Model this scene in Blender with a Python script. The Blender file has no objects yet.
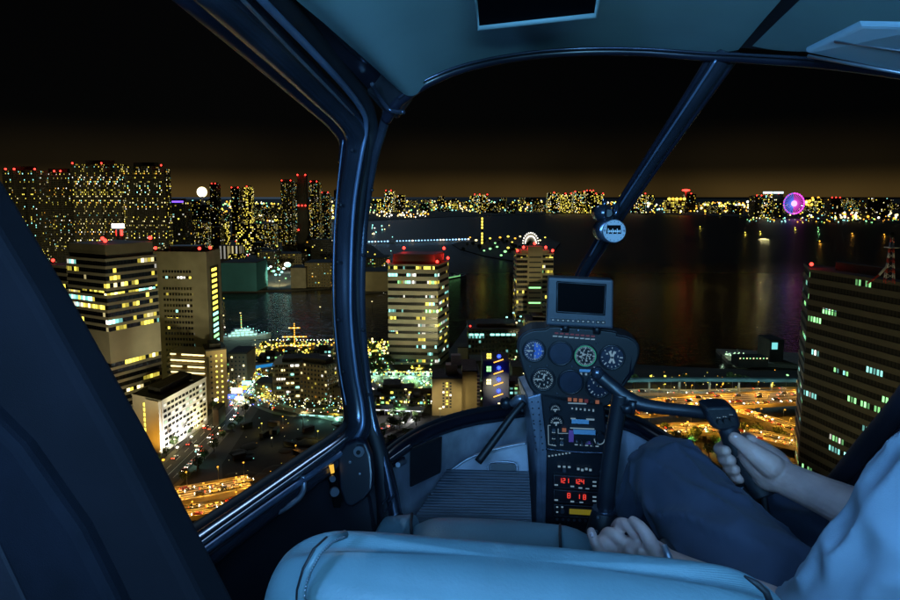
import bpy, math, random
from mathutils import Vector, Matrix, noise, geometry
R = math.radians
V = Vector
random.seed(11)
sc = bpy.context.scene
col = sc.collection

# ------------------------------------------------------------------ camera
F = 640.0                 # focal length in 900x600 picture pixels
TH = R(6.0)               # pitch down
SHP = 36.73               # lens shift in pixels
H = 150.0                 # eye height over the water
cd = bpy.data.cameras.new('camera')
cd.sensor_width = 36.0
cd.lens = F / 900.0 * 36.0
cd.shift_y = -SHP / 900.0
cd.clip_start = 0.02
cd.clip_end = 120000.0
cam = bpy.data.objects.new('camera', cd)
cam.location = (0, 0, H)
cam.rotation_euler = (R(90) - TH, 0, 0)
col.objects.link(cam)
sc.camera = cam

# ------------------------------------------------------------------ world: night sky with the city's own glow on the horizon
world = bpy.data.worlds.new('World')
sc.world = world
world.use_nodes = True
wn, wl = world.node_tree.nodes, world.node_tree.links
wn.clear()
wout = wn.new('ShaderNodeOutputWorld')
sky = wn.new('ShaderNodeTexSky')
sky.sky_type = 'NISHITA'
sky.sun_disc = False
MOON_EL, MOON_AZ = R(35.0), R(-15.0)        # the moon is put ahead, left of the nose, for frame highlights
sky.sun_elevation = MOON_EL
sky.sun_rotation = MOON_AZ
bg1 = wn.new('ShaderNodeBackground')
bg1.inputs['Strength'].default_value = 0.0001   # moonlit, not sunlit
wl.new(sky.outputs[0], bg1.inputs['Color'])
tc = wn.new('ShaderNodeTexCoord')
sep = wn.new('ShaderNodeSeparateXYZ')
wl.new(tc.outputs['Generated'], sep.inputs[0])
ramp = wn.new('ShaderNodeValToRGB')
wl.new(sep.outputs['Z'], ramp.inputs[0])
ce = ramp.color_ramp
ce.interpolation = 'EASE'
ce.elements[0].position = 0.0
ce.elements[0].color = (0.042, 0.025, 0.0068, 1)
ce.elements[1].position = 0.115
ce.elements[1].color = (0.0001, 0.0001, 0.0001, 1)
e = ce.elements.new(0.045)
e.color = (0.0050, 0.0033, 0.0013, 1)
bg2 = wn.new('ShaderNodeBackground')
wnz = wn.new('ShaderNodeTexNoise')          # the city glow is uneven along the horizon
wnz.inputs['Scale'].default_value = 2.6
wnz.inputs['Detail'].default_value = 3.0
wl.new(tc.outputs['Generated'], wnz.inputs['Vector'])
wmr = wn.new('ShaderNodeMapRange')
wmr.inputs[1].default_value, wmr.inputs[2].default_value = 0.35, 0.65
wmr.inputs[3].default_value, wmr.inputs[4].default_value = 0.55, 1.5
wl.new(wnz.outputs[0], wmr.inputs[0])
wl.new(wmr.outputs[0], bg2.inputs['Strength'])
wl.new(ramp.outputs[0], bg2.inputs['Color'])
wadd = wn.new('ShaderNodeAddShader')
wl.new(bg1.outputs[0], wadd.inputs[0])
wl.new(bg2.outputs[0], wadd.inputs[1])
wl.new(wadd.outputs[0], wout.inputs['Surface'])

# ------------------------------------------------------------------ added moonlight (the one sun lamp), exposure
sd = bpy.data.lights.new('added_moon', 'SUN')
sd.energy = 0.24
sd.angle = R(0.6)
sd.color = (0.42, 0.68, 1.0)
so = bpy.data.objects.new('added_moon', sd)
so.rotation_euler = Vector((math.sin(MOON_AZ) * math.cos(MOON_EL), math.cos(MOON_AZ) * math.cos(MOON_EL), math.sin(MOON_EL))).to_track_quat('Z', 'Y').to_euler()
col.objects.link(so)
sc.view_settings.view_transform = 'Standard'
sc.view_settings.look = 'None'
sc.view_settings.exposure = 0.0
sc.view_settings.gamma = 1.0
sc.view_settings.use_curve_mapping = False
sc.render.engine = 'CYCLES'
cy = sc.cycles
cy.use_denoising = True
cy.max_bounces = 5
cy.diffuse_bounces = 2
cy.glossy_bounces = 3
cy.transmission_bounces = 2
cy.transparent_max_bounces = 8
cy.caustics_reflective = False
cy.caustics_refractive = False
cy.sample_clamp_indirect = 4.0
cy.use_light_tree = True

# ------------------------------------------------------------------ picture -> place
EYE = V((0, 0, H))
fw, up, rt = V((0, math.cos(TH), -math.sin(TH))), V((0, math.sin(TH), math.cos(TH))), V((1, 0, 0))
YAW = R(7.1)
AX = V((math.sin(YAW), math.cos(YAW), 0))      # the helicopter's long axis
LX = V((math.cos(YAW), -math.sin(YAW), 0))     # and its lateral axis
def ray(px, py):
    return fw + rt * ((px - 450.0) / F) + up * ((300.0 - SHP - py) / F)
def G(px, py, z=0.0):                          # on the ground at height z
    d = ray(px, py)
    return EYE + d * ((z - H) / d.z)
def P(px, py, Y):                              # on the plane Y metres ahead
    d = ray(px, py)
    return EYE + d * (Y / d.y)
def HP(px, py, ly):                            # in the cockpit, ly metres along the helicopter's axis
    d = ray(px, py)
    return EYE + d * (ly / d.dot(AX))
def HR(px, py, ly, rpx):                       # size in metres of rpx pixels there
    d = ray(px, py)
    return rpx * (ly / d.dot(AX)) / F
def HL(lat, ly, z):                            # helicopter coordinates, from the eye
    return EYE + LX * lat + AX * ly + V((0, 0, z))
def ZT(px, py, Y):
    return P(px, py, Y).z

# ------------------------------------------------------------------ materials
def srgb(r, g, b):
    f = lambda c: c / 12.92 if c <= 0.04045 else ((c + 0.055) / 1.055) ** 2.4
    return (f(r / 255.0), f(g / 255.0), f(b / 255.0), 1.0)
class NT:
    def __init__(s, name):
        s.m = bpy.data.materials.new(name); s.m.use_nodes = True
        s.n, s.l = s.m.node_tree.nodes, s.m.node_tree.links
        s.b = s.n['Principled BSDF']
    def new(s, t, **kw):
        x = s.n.new(t)
        for k, v in kw.items():
            setattr(x, k, v)
        return x
    def put(s, sock, v):
        if hasattr(v, 'is_output') or isinstance(v, bpy.types.NodeSocket): s.l.new(v, sock)
        else: sock.default_value = v
    def math(s, op, a, b=0.0, c=0.0):
        x = s.new('ShaderNodeMath', operation=op)
        s.put(x.inputs[0], a); s.put(x.inputs[1], b); s.put(x.inputs[2], c)
        return x.outputs[0]
    def mix(s, f, a, b):
        x = s.new('ShaderNodeMix', data_type='RGBA')
        s.put(x.inputs[0], f); s.put(x.inputs[6], a); s.put(x.inputs[7], b)
        return x.outputs[2]
    def noise(s, vec, scale, detail=3.0):
        x = s.new('ShaderNodeTexNoise')
        if vec is not None: s.l.new(vec, x.inputs['Vector'])
        x.inputs['Scale'].default_value = scale; x.inputs['Detail'].default_value = detail
        return x.outputs[0]
    def coord(s, k='Object'):
        return s.new('ShaderNodeTexCoord').outputs[k]
    def ramp(s, f, stops, interp='LINEAR'):
        x = s.new('ShaderNodeValToRGB'); x.color_ramp.interpolation = interp
        s.l.new(f, x.inputs[0])
        el = x.color_ramp.elements
        while len(el) < len(stops): el.new(0.5)
        for e, (p, c) in zip(el, stops): e.position = p; e.color = c
        return x.outputs[0]
    def bump(s, h, strength, dist=0.01):
        x = s.new('ShaderNodeBump')
        x.inputs['Strength'].default_value = strength; x.inputs['Distance'].default_value = dist
        s.l.new(h, x.inputs['Height']); s.l.new(x.outputs[0], s.b.inputs['Normal'])
def c4(c): return tuple(c[:3]) + (1.0,)
def surf(name, c, rough=0.6, metal=0.0, var=0.25, scale=6.0, bump=0.0, bscale=40.0, bdist=0.01, spec=0.5, coat=0.0, coord='Object'):
    t = NT(name)
    v = t.coord(coord)
    if var:
        a = tuple(x * (1 - var) for x in c[:3]) + (1,); b = tuple(min(1, x * (1 + var)) for x in c[:3]) + (1,)
        t.l.new(t.ramp(t.noise(v, scale, 4.0), [(0.3, a), (0.7, b)]), t.b.inputs['Base Color'])
    else:
        t.b.inputs['Base Color'].default_value = c4(c)
    t.b.inputs['Roughness'].default_value = rough
    t.b.inputs['Metallic'].default_value = metal
    t.b.inputs['Specular IOR Level'].default_value = spec
    t.b.inputs['Coat Weight'].default_value = coat
    if bump: t.bump(t.noise(v, bscale, 3.0), bump, bdist)
    return t.m
def glow(name, c, strength, sample=False):
    t = NT(name)
    t.b.inputs['Base Color'].default_value = (0.02, 0.02, 0.02, 1)
    t.b.inputs['Emission Color'].default_value = c4(c)
    t.b.inputs['Emission Strength'].default_value = strength
    t.m.cycles.emission_sampling = 'AUTO' if sample else 'NONE'
    return t.m
YEL, WARM, WHT, CYN, GRN, ORG = (1.0, .80, .10), (1.0, .84, .38), (1, .97, .85), (.35, 1.0, .88), (.35, 1.0, .35), (1.0, .44, .04)
MIX_OFFICE = [(YEL, .42), (WARM, .2), (CYN, .2), (WHT, .1), (GRN, .08)]
MIX_HOME = [(YEL, .42), (WARM, .26), (WHT, .12), (ORG, .1), (CYN, .1)]
MIX_COOL = [(CYN, .6), (WHT, .15), (YEL, .15), (GRN, .1)]
MIX_GREEN = [(GRN, .5), (CYN, .4), (WHT, .1)]
MIX_YEL = [(YEL, .8), (WARM, .2)]
def windows_mat(name, wall, cw, ch, fx=0.7, fy=0.6, p=0.2, strength=2.0, cols=MIX_HOME, rowp=0.0, colp=0.0, seed=0.0, glass=(0.008, 0.009, 0.012), rough=0.25, spec=0.5):
    """glazing in a grid of cw x ch metres (UVs are in metres); a share p of the rooms has its lamps on"""
    t = NT(name)
    uv = t.new('ShaderNodeUVMap').outputs[0]
    s = t.new('ShaderNodeSeparateXYZ'); t.l.new(uv, s.inputs[0])
    u, v = t.math('DIVIDE', s.outputs[0], cw), t.math('DIVIDE', s.outputs[1], ch)
    iu, iv, du, dv = t.math('FLOOR', u), t.math('FLOOR', v), t.math('FRACT', u), t.math('FRACT', v)
    mu = t.math('LESS_THAN', t.math('ABSOLUTE', t.math('SUBTRACT', du, 0.5)), fx / 2)
    mv = t.math('LESS_THAN', t.math('ABSOLUTE', t.math('SUBTRACT', dv, 0.5)), fy / 2)
    mask = t.math('MULTIPLY', mu, mv)
    rnd = t.new('ShaderNodeObjectInfo').outputs['Random']
    off = t.math('MULTIPLY_ADD', rnd, 91.0, seed)
    def wn(a, b, o):
        cmb = t.new('ShaderNodeCombineXYZ'); t.put(cmb.inputs[0], a); t.put(cmb.inputs[1], b); t.put(cmb.inputs[2], t.math('ADD', off, o))
        w = t.new('ShaderNodeTexWhiteNoise', noise_dimensions='3D'); t.l.new(cmb.outputs[0], w.inputs['Vector'])
        return w
    w = wn(iu, iv, 0.0)
    thr = p
    if rowp:
        blk = wn(t.math('FLOOR', t.math('DIVIDE', iu, 5.0)), iv, 7.0)
        on = t.math('LESS_THAN', blk.outputs[0], rowp)
        thr = t.math('MULTIPLY_ADD', on, 0.85, p)
    if colp:
        cn = wn(iu, 3.0, 11.0)
        thr = t.math('MULTIPLY', thr, t.math('MULTIPLY_ADD', t.math('POWER', cn.outputs[0], 1.6), colp, 0.25))
    lit = t.math('MULTIPLY', t.math('LESS_THAN', w.outputs[0], thr), mask)
    sc_ = t.new('ShaderNodeSeparateColor'); t.l.new(w.outputs[1], sc_.inputs[0])
    cr, cg, cb = sc_.outputs
    pick = blk.outputs[0] if rowp else cg
    if rowp:
        pick = t.math('FRACT', t.math('ADD', t.math('MULTIPLY', blk.outputs[0], 37.0), t.math('MULTIPLY', cg, 0.25)))
    acc, stops = 0.0, []
    for c, wgt in cols: stops.append((acc, c4(c))); acc += wgt
    colr = t.ramp(pick, stops, 'CONSTANT')
    vert = t.math('MULTIPLY_ADD', dv, 0.5, 0.6)
    bri = t.math('MULTIPLY', t.math('MULTIPLY_ADD', t.math('POWER', cb, 2.0), 1.5, 0.2), vert)
    t.l.new(colr, t.b.inputs['Emission Color'])
    t.l.new(t.math('MULTIPLY', t.math('MULTIPLY', lit, bri), strength), t.b.inputs['Emission Strength'])
    nz = t.noise(t.coord(), 0.15, 4.0)
    wallc = t.ramp(nz, [(0.25, tuple(x * .8 for x in wall[:3]) + (1,)), (0.75, tuple(x * 1.1 for x in wall[:3]) + (1,))])
    t.l.new(t.mix(mask, wallc, c4(glass)), t.b.inputs['Base Color'])
    t.put(t.b.inputs['Roughness'], t.math('MULTIPLY_ADD', mask, rough - 0.8, 0.8))
    t.b.inputs['Specular IOR Level'].default_value = spec
    t.m.cycles.emission_sampling = 'NONE'
    return t.m

# ------------------------------------------------------------------ meshes
TM = {}
class MB:
    def __init__(s):
        s.v, s.f, s.m, s.s, s.uv = [], [], [], [], []
    def add(s, vs, fs, m=0, smooth=False, uvs=None):
        o = len(s.v); s.v += [V(p) for p in vs]
        for i, f in enumerate(fs):
            s.f.append([o + k for k in f]); s.m.append(m); s.s.append(smooth)
            s.uv.append(uvs[i] if uvs else None)
        return s
    def wall(s, a, b, z0, z1, m=0, u0=0.0):
        """upright quad from a to b, UVs in metres"""
        L = math.hypot(b[0] - a[0], b[1] - a[1])
        return s.add([(a[0], a[1], z0), (b[0], b[1], z0), (b[0], b[1], z1), (a[0], a[1], z1)], [(0, 1, 2, 3)], m, False,
                     [[(u0, z0), (u0 + L, z0), (u0 + L, z1), (u0, z1)]])
    def shell(s, poly, z0, z1, m=0, top=None, bottom=False):
        """walls round a counter-clockwise footprint, with a flat lid"""
        u = 0.0
        for i in range(len(poly)):
            a, b = poly[i], poly[(i + 1) % len(poly)]
            s.wall(a, b, z0, z1, m, u); u += math.hypot(b[0] - a[0], b[1] - a[1])
        n = len(poly)
        s.add([(p[0], p[1], z1) for p in poly], [tuple(range(n))], m if top is None else top)
        if bottom: s.add([(p[0], p[1], z0) for p in poly], [tuple(reversed(range(n)))], m if top is None else top)
        return s
    def box(s, c, d, m=0, M=None):
        x, y, z = d[0] / 2, d[1] / 2, d[2] / 2
        vs = [V(q) for q in ((-x, -y, -z), (x, -y, -z), (x, y, -z), (-x, y, -z), (-x, -y, z), (x, -y, z), (x, y, z), (-x, y, z))]
        if M is not None: vs = [M @ q for q in vs]
        vs = [q + V(c) for q in vs]
        sx, sy, sz = d
        U = lambda a, b: [(0, 0), (a, 0), (a, b), (0, b)]
        return s.add(vs, [(0, 1, 5, 4), (1, 2, 6, 5), (2, 3, 7, 6), (3, 0, 4, 7), (4, 5, 6, 7), (3, 2, 1, 0)], m, False,
                     [U(sx, sz), U(sy, sz), U(sx, sz), U(sy, sz), U(sx, sy), U(sx, sy)])
    def tube(s, pts, rad, seg=10, m=0, closed=False, caps=True, flat=1.0, upv=None):
        pts = [V(p) for p in pts]; n = len(pts)
        rs = list(rad) if hasattr(rad, '__len__') else [rad] * n
        vs, nrm = [], None
        for i in range(n):
            if closed: d = pts[(i + 1) % n] - pts[i - 1]
            else: d = pts[min(i + 1, n - 1)] - pts[max(i - 1, 0)]
            d.normalize()
            if nrm is None:
                a = V(upv) if upv is not None else (V((0, 0, 1)) if abs(d.z) < 0.9 else V((1, 0, 0)))
            else: a = nrm
            x = (a - d * a.dot(d)).normalized(); y = d.cross(x); nrm = x
            for k in range(seg):
                w = 2 * math.pi * k / seg
                vs.append(pts[i] + x * (math.cos(w) * rs[i] * flat) + y * (math.sin(w) * rs[i]))
        fs = []
        for i in range(n if closed else n - 1):
            j = (i + 1) % n
            for k in range(seg):
                q = (k + 1) % seg
                fs.append((i * seg + k, i * seg + q, j * seg + q, j * seg + k))
        if caps and not closed:
            fs.append(tuple(reversed(range(seg)))); fs.append(tuple((n - 1) * seg + k for k in range(seg)))
        s.add(vs, fs, m, True)
        if caps and not closed: s.s[-1] = s.s[-2] = False
        return s
    def disc(s, c, nrm, r, th, seg=24, m=0, r2=None):
        n = V(nrm).normalized(); c = V(c)
        return s.tube([c, c + n * th], [r, r if r2 is None else r2], seg, m)
    def ball(s, c, r, seg=8, rings=6, m=0, sc3=(1, 1, 1), M=None):
        vs, fs = [], []
        for i in range(1, rings):
            a = math.pi * i / rings
            for k in range(seg):
                w = 2 * math.pi * k / seg
                vs.append(V((math.sin(a) * math.cos(w) * sc3[0], math.sin(a) * math.sin(w) * sc3[1], math.cos(a) * sc3[2])) * r)
        vs += [V((0, 0, r * sc3[2])), V((0, 0, -r * sc3[2]))]
        if M is not None: vs = [M @ q for q in vs]
        vs = [q + V(c) for q in vs]
        t, b = len(vs) - 2, len(vs) - 1
        for k in range(seg): fs.append((t, k, (k + 1) % seg))
        for i in range(rings - 2):
            for k in range(seg):
                q = (k + 1) % seg
                fs.append((i * seg + k, (i + 1) * seg + k, (i + 1) * seg + q, i * seg + q))
        o = (rings - 2) * seg
        for k in range(seg): fs.append((o + k, b, o + (k + 1) % seg))
        return s.add(vs, fs, m, True)
    def prism(s, poly, off, m=0, smooth=False):
        """flat outline poly (3D points) pushed along off, so that it has its thickness"""
        n = len(poly); off = V(off)
        vs = [V(p) for p in poly] + [V(p) + off for p in poly]
        fs = [tuple(range(n)), tuple(reversed(range(n, 2 * n)))] + [(i, n + i, n + (i + 1) % n, (i + 1) % n) for i in range(n)]
        return s.add(vs, fs, m, smooth)
    def grid(s, rows, m=0, smooth=True, flip=False):
        n, k = len(rows), len(rows[0])
        vs = [p for r in rows for p in r]
        fs = []
        for i in range(n - 1):
            for j in range(k - 1):
                q = (i * k + j, i * k + j + 1, (i + 1) * k + j + 1, (i + 1) * k + j)
                fs.append(tuple(reversed(q)) if flip else q)
        return s.add(vs, fs, m, smooth)
    def loft(s, secs, m=0, caps=True):
        n, k = len(secs), len(secs[0])
        vs = [p for r in secs for p in r]; fs = []
        for i in range(n - 1):
            for j in range(k):
                q = (j + 1) % k
                fs.append((i * k + j, i * k + q, (i + 1) * k + q, (i + 1) * k + j))
        if caps: fs += [tuple(reversed(range(k))), tuple((n - 1) * k + j for j in range(k))]
        return s.add(vs, fs, m, True)
    def mesh(s, name, mats, inv=None):
        me = bpy.data.meshes.new(name)
        vs = [inv @ p for p in s.v] if inv is not None else s.v
        me.from_pydata([tuple(p) for p in vs], [], s.f)
        for m in (mats if isinstance(mats, (list, tuple)) else [mats]): me.materials.append(m)
        me.polygons.foreach_set('material_index', s.m)
        me.polygons.foreach_set('use_smooth', s.s)
        if any(u is not None for u in s.uv):
            lay = me.uv_layers.new(name='UVMap'); flat = []
            for f, u in zip(s.f, s.uv):
                for q in (u if u is not None else [(0.0, 0.0)] * len(f)): flat += [q[0], q[1]]
            lay.data.foreach_set('uv', flat)
        me.update()
        return me
    def build(s, name, mats, parent=None, loc=None, local=False):
        """ONE mesh object; points are in the place's coordinates unless local"""
        inv = None
        if not local:
            if parent is not None: inv = TM[parent.name].inverted()
            elif loc is not None: inv = Matrix.Translation(-V(loc))
        o = bpy.data.objects.new(name, s.mesh(name, mats, inv))
        col.objects.link(o)
        M = TM[parent.name] if parent is not None else Matrix.Identity(4)
        if parent is not None: o.parent = parent
        elif loc is not None:
            o.location = loc; M = Matrix.Translation(V(loc))
        TM[o.name] = M
        return o
def tag(o, label=None, cat=None, group=None, kind=None):
    if label: o['label'] = label
    if cat: o['category'] = cat
    if group: o['group'] = group
    if kind: o['kind'] = kind
    return o
def thing(name, label, cat, loc=(0, 0, 0), rz=0.0, group=None):
    o = bpy.data.objects.new(name, None); col.objects.link(o)
    o.location = loc; o.rotation_euler = (0, 0, rz)
    o.empty_display_size = 0.1
    TM[o.name] = Matrix.Translation(V(loc)) @ Matrix.Rotation(rz, 4, 'Z')
    return tag(o, label, cat, group)
def mods(o, *ms):
    for t, kw in ms:
        x = o.modifiers.new(t.lower(), t)
        for k, v in kw.items(): setattr(x, k, v)
    return o
def bevel(o, w, seg=2, ang=35):
    m = o.modifiers.new('bevel', 'BEVEL'); m.width = w; m.segments = seg; m.limit_method = 'ANGLE'; m.angle_limit = R(ang)
    return o
def dup(root, loc=None, rz=None, label=None, group=None, scale=None):
    r = root.copy(); col.objects.link(r)
    if loc is not None: r.location = loc
    if rz is not None: r.rotation_euler = (0, 0, rz)
    if scale is not None: r.scale = scale
    tag(r, label, None, group)
    for ch in list(root.children):
        if ch.type == 'LIGHT': continue
        c = ch.copy(); col.objects.link(c); c.parent = r
        for g in list(ch.children):
            d = g.copy(); col.objects.link(d); d.parent = c
    return r
def lamp(loc, energy, color, radius=0.3, parent=None, name='lamp_light'):
    l = bpy.data.lights.new(name, 'POINT'); l.energy = energy; l.color = color; l.shadow_soft_size = radius
    o = bpy.data.objects.new(name, l); col.objects.link(o); o.location = loc
    if parent is not None:
        o.parent = parent; o.location = TM[parent.name].inverted() @ V(loc)
    return o
def spot(loc, target, energy, color, size=60, radius=0.5, parent=None, blend=0.7):
    l = bpy.data.lights.new('spot_light', 'SPOT'); l.energy = energy; l.color = color; l.shadow_soft_size = radius
    l.spot_size = R(size); l.spot_blend = blend
    o = bpy.data.objects.new('spot_light', l); col.objects.link(o)
    o.rotation_euler = (V(target) - V(loc)).to_track_quat('-Z', 'Y').to_euler(); o.location = loc
    if parent is not None:
        o.parent = parent; o.location = TM[parent.name].inverted() @ V(loc)
    return o
def spline(pts, n=6):
    """smooth curve through the points (tuples of any length)"""
    out = []
    k = len(pts)
    for i in range(k - 1):
        p0, p1, p2, p3 = pts[max(i - 1, 0)], pts[i], pts[i + 1], pts[min(i + 2, k - 1)]
        for j in range(n):
            t = j / n
            out.append(tuple(0.5 * (2 * b + (c - a) * t + (2 * a - 5 * b + 4 * c - d) * t * t + (3 * b - a - 3 * c + d) * t ** 3)
                             for a, b, c, d in zip(p0, p1, p2, p3)))
    out.append(tuple(pts[-1]))
    return out
# ================================================================== THE PLACE: bay, land
def sheet(name, poly, z, mat, kind='structure', skirt=0.0):
    tri = geometry.tessellate_polygon([[V((p.x, p.y, 0)) for p in poly]])
    b = MB()
    b.add([(p.x, p.y, z) for p in poly], [tuple(t) if (poly[t[1]] - poly[t[0]]).cross(poly[t[2]] - poly[t[0]]).z > 0 else tuple(reversed(t)) for t in tri])
    if skirt:
        n = len(poly)
        for i in range(n):
            a, c = poly[i], poly[(i + 1) % n]
            b.add([(a.x, a.y, z - skirt), (c.x, c.y, z - skirt), (c.x, c.y, z), (a.x, a.y, z)], [(0, 1, 2, 3)])
    o = b.build(name, mat)
    return tag(o, kind=kind)

t = NT('dark_water')
v = t.coord()
t.b.inputs['Base Color'].default_value = (0.012, 0.012, 0.010, 1)
sp_ = t.new('ShaderNodeSeparateXYZ'); t.l.new(t.new('ShaderNodeNewGeometry').outputs['Position'], sp_.inputs[0])   # sheltered canal calm, open bay ruffled
mr_ = t.new('ShaderNodeMapRange'); t.l.new(sp_.outputs[1], mr_.inputs[0])
for i_, x_ in enumerate((1050.0, 1500.0, 0.16, 0.42)): mr_.inputs[i_ + 1].default_value = x_
t.l.new(mr_.outputs[0], t.b.inputs['Roughness'])
t.b.inputs['Specular IOR Level'].default_value = 0.22
mp = t.new('ShaderNodeMapping'); mp.inputs['Scale'].default_value = (0.035, 0.06, 0.05); t.l.new(v, mp.inputs[0])
t.bump(t.noise(mp.outputs[0], 3.0, 5.0), 0.75, 1.3)
M_water = t.m
M_land = surf('city_ground', (0.05, 0.048, 0.042), 0.9, var=0.5, scale=0.03)
M_lot = surf('bare_lot', (0.016, 0.014, 0.009), 0.95, var=0.6, scale=0.06)
M_asph = surf('asphalt', (0.055, 0.053, 0.05), 0.75, var=0.2, scale=0.2)
M_line = surf('road_paint', (0.7, 0.7, 0.66), 0.6, var=0.1)
M_conc = surf('concrete', (0.32, 0.29, 0.23), 0.8, var=0.15, scale=0.2)
M_deck = surf('motorway_deck', (0.06, 0.055, 0.05), 0.7, var=0.25, scale=0.15)
M_pave = surf('paving', (0.19, 0.18, 0.15), 0.85, var=0.2, scale=0.3)
M_dark = surf('dark_metal', (0.03, 0.03, 0.03), 0.6, var=0.2)
M_roof = surf('roof_felt', (0.05, 0.047, 0.042), 0.9, var=0.4, scale=0.3)
M_steel = surf('galvanised_steel', (0.4, 0.4, 0.38), 0.5, 0.4, var=0.1)

b = MB(); S = 90000.0
b.add([(-S, -S * .2, 0), (S, -S * .2, 0), (S, S, 0), (-S, S, 0)], [(0, 1, 2, 3)])
tag(b.build('water', M_water), kind='structure')

gp = lambda pts: [V((q.x, q.y, 0)) for q in (G(*p) for p in pts)]
near = gp([(-420, 330), (150, 332), (222, 343), (345, 343), (450, 352), (470, 324), (522, 324), (560, 346), (640, 368), (720, 372), (790, 374), (1150, 388)])
near = [V((1500, -900, 0)), V((1500, near[-1].y, 0))] + list(reversed(near)) + [V((-1500, near[0].y, 0)), V((-1500, -900, 0))]
near = list(reversed(near)); near = list(reversed(near))
sheet('ground', near, 3.0, M_land, skirt=4.0)
land2 = gp([(-700, 300), (150, 297), (222, 293), (300, 291), (330, 289), (345, 296), (385, 292), (398, 284), (392, 262), (372, 246),
            (350, 236), (290, 231), (280, 223), (350, 222), (450, 217), (545, 214), (640, 214), (750, 217), (900, 223), (1250, 229), (1700, 199), (-900, 199)])
sheet('far_shore', land2, 2.6, M_land, skirt=3.6)
sheet('headland', gp([(452, 245), (478, 237), (545, 237), (560, 244), (548, 259), (520, 263), (485, 257), (460, 250)]), 2.8, M_land, skirt=3.8)
sheet('pier_apron', gp([(716, 352), (800, 356), (800, 369), (728, 364)]), 3.2, M_conc, skirt=4.2)
sheet('jetty', gp([(362, 243.2), (470, 240.4), (470, 241.6), (362, 244.6)]), 3.0, M_conc, skirt=4.0)
sheet('pale_yard_sheet', gp([(257, 268), (303, 266), (305, 289.5), (258, 290.5)]), 2.62, M_conc)  # pale sheet added so the yard ground glows under its lamps
sheet('pale_paving', gp([(352, 363), (440, 363), (436, 392), (420, 420), (352, 420)]), 3.012, M_pave)  # pale sheets added so lamp light glows on the ground
sheet('pale_paving', gp([(478, 352), (560, 350), (560, 412), (478, 412)]), 3.012, M_pave)
sheet('pale_paving', gp([(252, 346), (346, 345), (346, 398), (252, 398)]), 3.012, M_pave)
# bare plot under construction, seen through the door
sheet('building_plot', gp([(222, 470), (262, 408), (350, 404), (430, 418), (440, 470), (330, 560), (225, 520)]), 3.012, M_lot)

# ================================================================== lamps
g_yel, g_warm, g_wht, g_cyn, g_grn, g_org = [glow('lit_' + n, c, s) for n, c, s in
    (('yellow', YEL, 2.2), ('warm', WARM, 2.4), ('white', WHT, 2.6), ('cyan', CYN, 2.2), ('green', GRN, 1.8), ('orange', ORG, 2.2))]
g_red = glow('beacon_red', (1.0, 0.03, 0.02), 7.0)
g_blue = glow('lit_blue', (0.04, 0.1, 1.0), 3.0)
g_violet = glow('lit_violet', (0.25, 0.1, 1.0), 2.0)
g_mag = glow('lit_magenta', (0.9, 0.08, 0.75), 2.0)
GL = {'b': (glow('lit_ice_blue', (.3, .62, 1), 2.6), (.3, .62, 1)), 'y': (g_yel, YEL), 'w': (g_warm, WARM), 'h': (g_wht, WHT), 'c': (g_cyn, CYN), 'g': (g_grn, GRN), 'o': (g_org, ORG)}
lamp_proto = {}
LAMP_WORDS = {'b': 'ice blue', 'y': 'yellow', 'w': 'warm white', 'h': 'bright white', 'c': 'cyan', 'g': 'green', 'o': 'orange sodium'}
def street_lamp(p, c='w', energy=0.0, h=9.0, r=0.45, where='beside the dark streets', grp='street lamps of the city'):
    key = (c, h, r)
    lab = f'{LAMP_WORDS[c]} lamp on a slim post {where}'
    if key not in lamp_proto:
        o = thing('street_lamp', lab, 'street lamp', p, 0, grp)
        MB().tube([(0, 0, 0), (0, 0, h * .96), (0.2, -0.6, h)], [0.12, 0.07, 0.06], 6).build('post', M_steel, o, local=True)
        MB().ball((0.2, -0.9, h - .1), r, 8, 6, 0, (1, 1.3, 0.7)).build('lamp_head', GL[c][0], o, local=True)
        lamp_proto[key] = o
    else:
        o = dup(lamp_proto[key], p, None, lab, grp)
        TM[o.name] = Matrix.Translation(V(p))
    if energy:
        q = V(p) + V((0.2, -1.2, h - .7))
        if p[1] > 900: lamp(q, energy, GL[c][1], 0.4, o)
        else: spot(q, q - V((0, 0, 5)), energy, GL[c][1], 152, .4, o, .35)      # cut-off lantern, light goes down
    return o

# ================================================================== buildings
def inset(poly, d):
    n = len(poly); out = []
    for i in range(n):
        a, b_, c = V(poly[i - 1]), V(poly[i]), V(poly[(i + 1) % n])
        e1, e2 = (b_ - a).normalized(), (c - b_).normalized()
        n1, n2 = V((-e1.y, e1.x)), V((-e2.y, e2.x))
        k = n1 + n2
        out.append(b_ + k * (d / max(0.2, 1 + n1.dot(n2))))
    return [(p.x, p.y) for p in out]
def quadfoot(A, B, depth=None, C=None):
    """footprint from the left and right front corners and a depth, or a third corner"""
    A, B = V((A.x, A.y)), V((B.x, B.y))
    if C is not None: e = V((C.x, C.y)) - B
    else:
        d = (B - A).normalized(); e = V((-d.y, d.x)) * depth
    return [A, B, B + e, A + e]
def center(foot):
    c = sum((V((p[0], p[1])) for p in foot), V((0, 0))) / len(foot)
    return c, [(p[0] - c.x, p[1] - c.y) for p in foot]
def beacons(root, pts, r=1.5, energy=0):
    for q in pts:
        m = MB(); m.tube([q, (q[0], q[1], q[2] + 1.6)], 0.12, 5, 1); r2 = r * .85; m.ball((q[0], q[1], q[2] + 1.6 + r2 * .7), r2, 10, 7)
        m.build('beacon', [g_red, M_dark], root, local=True)
        if energy:
            lamp(TM[root.name] @ V((q[0], q[1], q[2] + 4)), energy, (1, .03, .02), 0.6, root)
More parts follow.
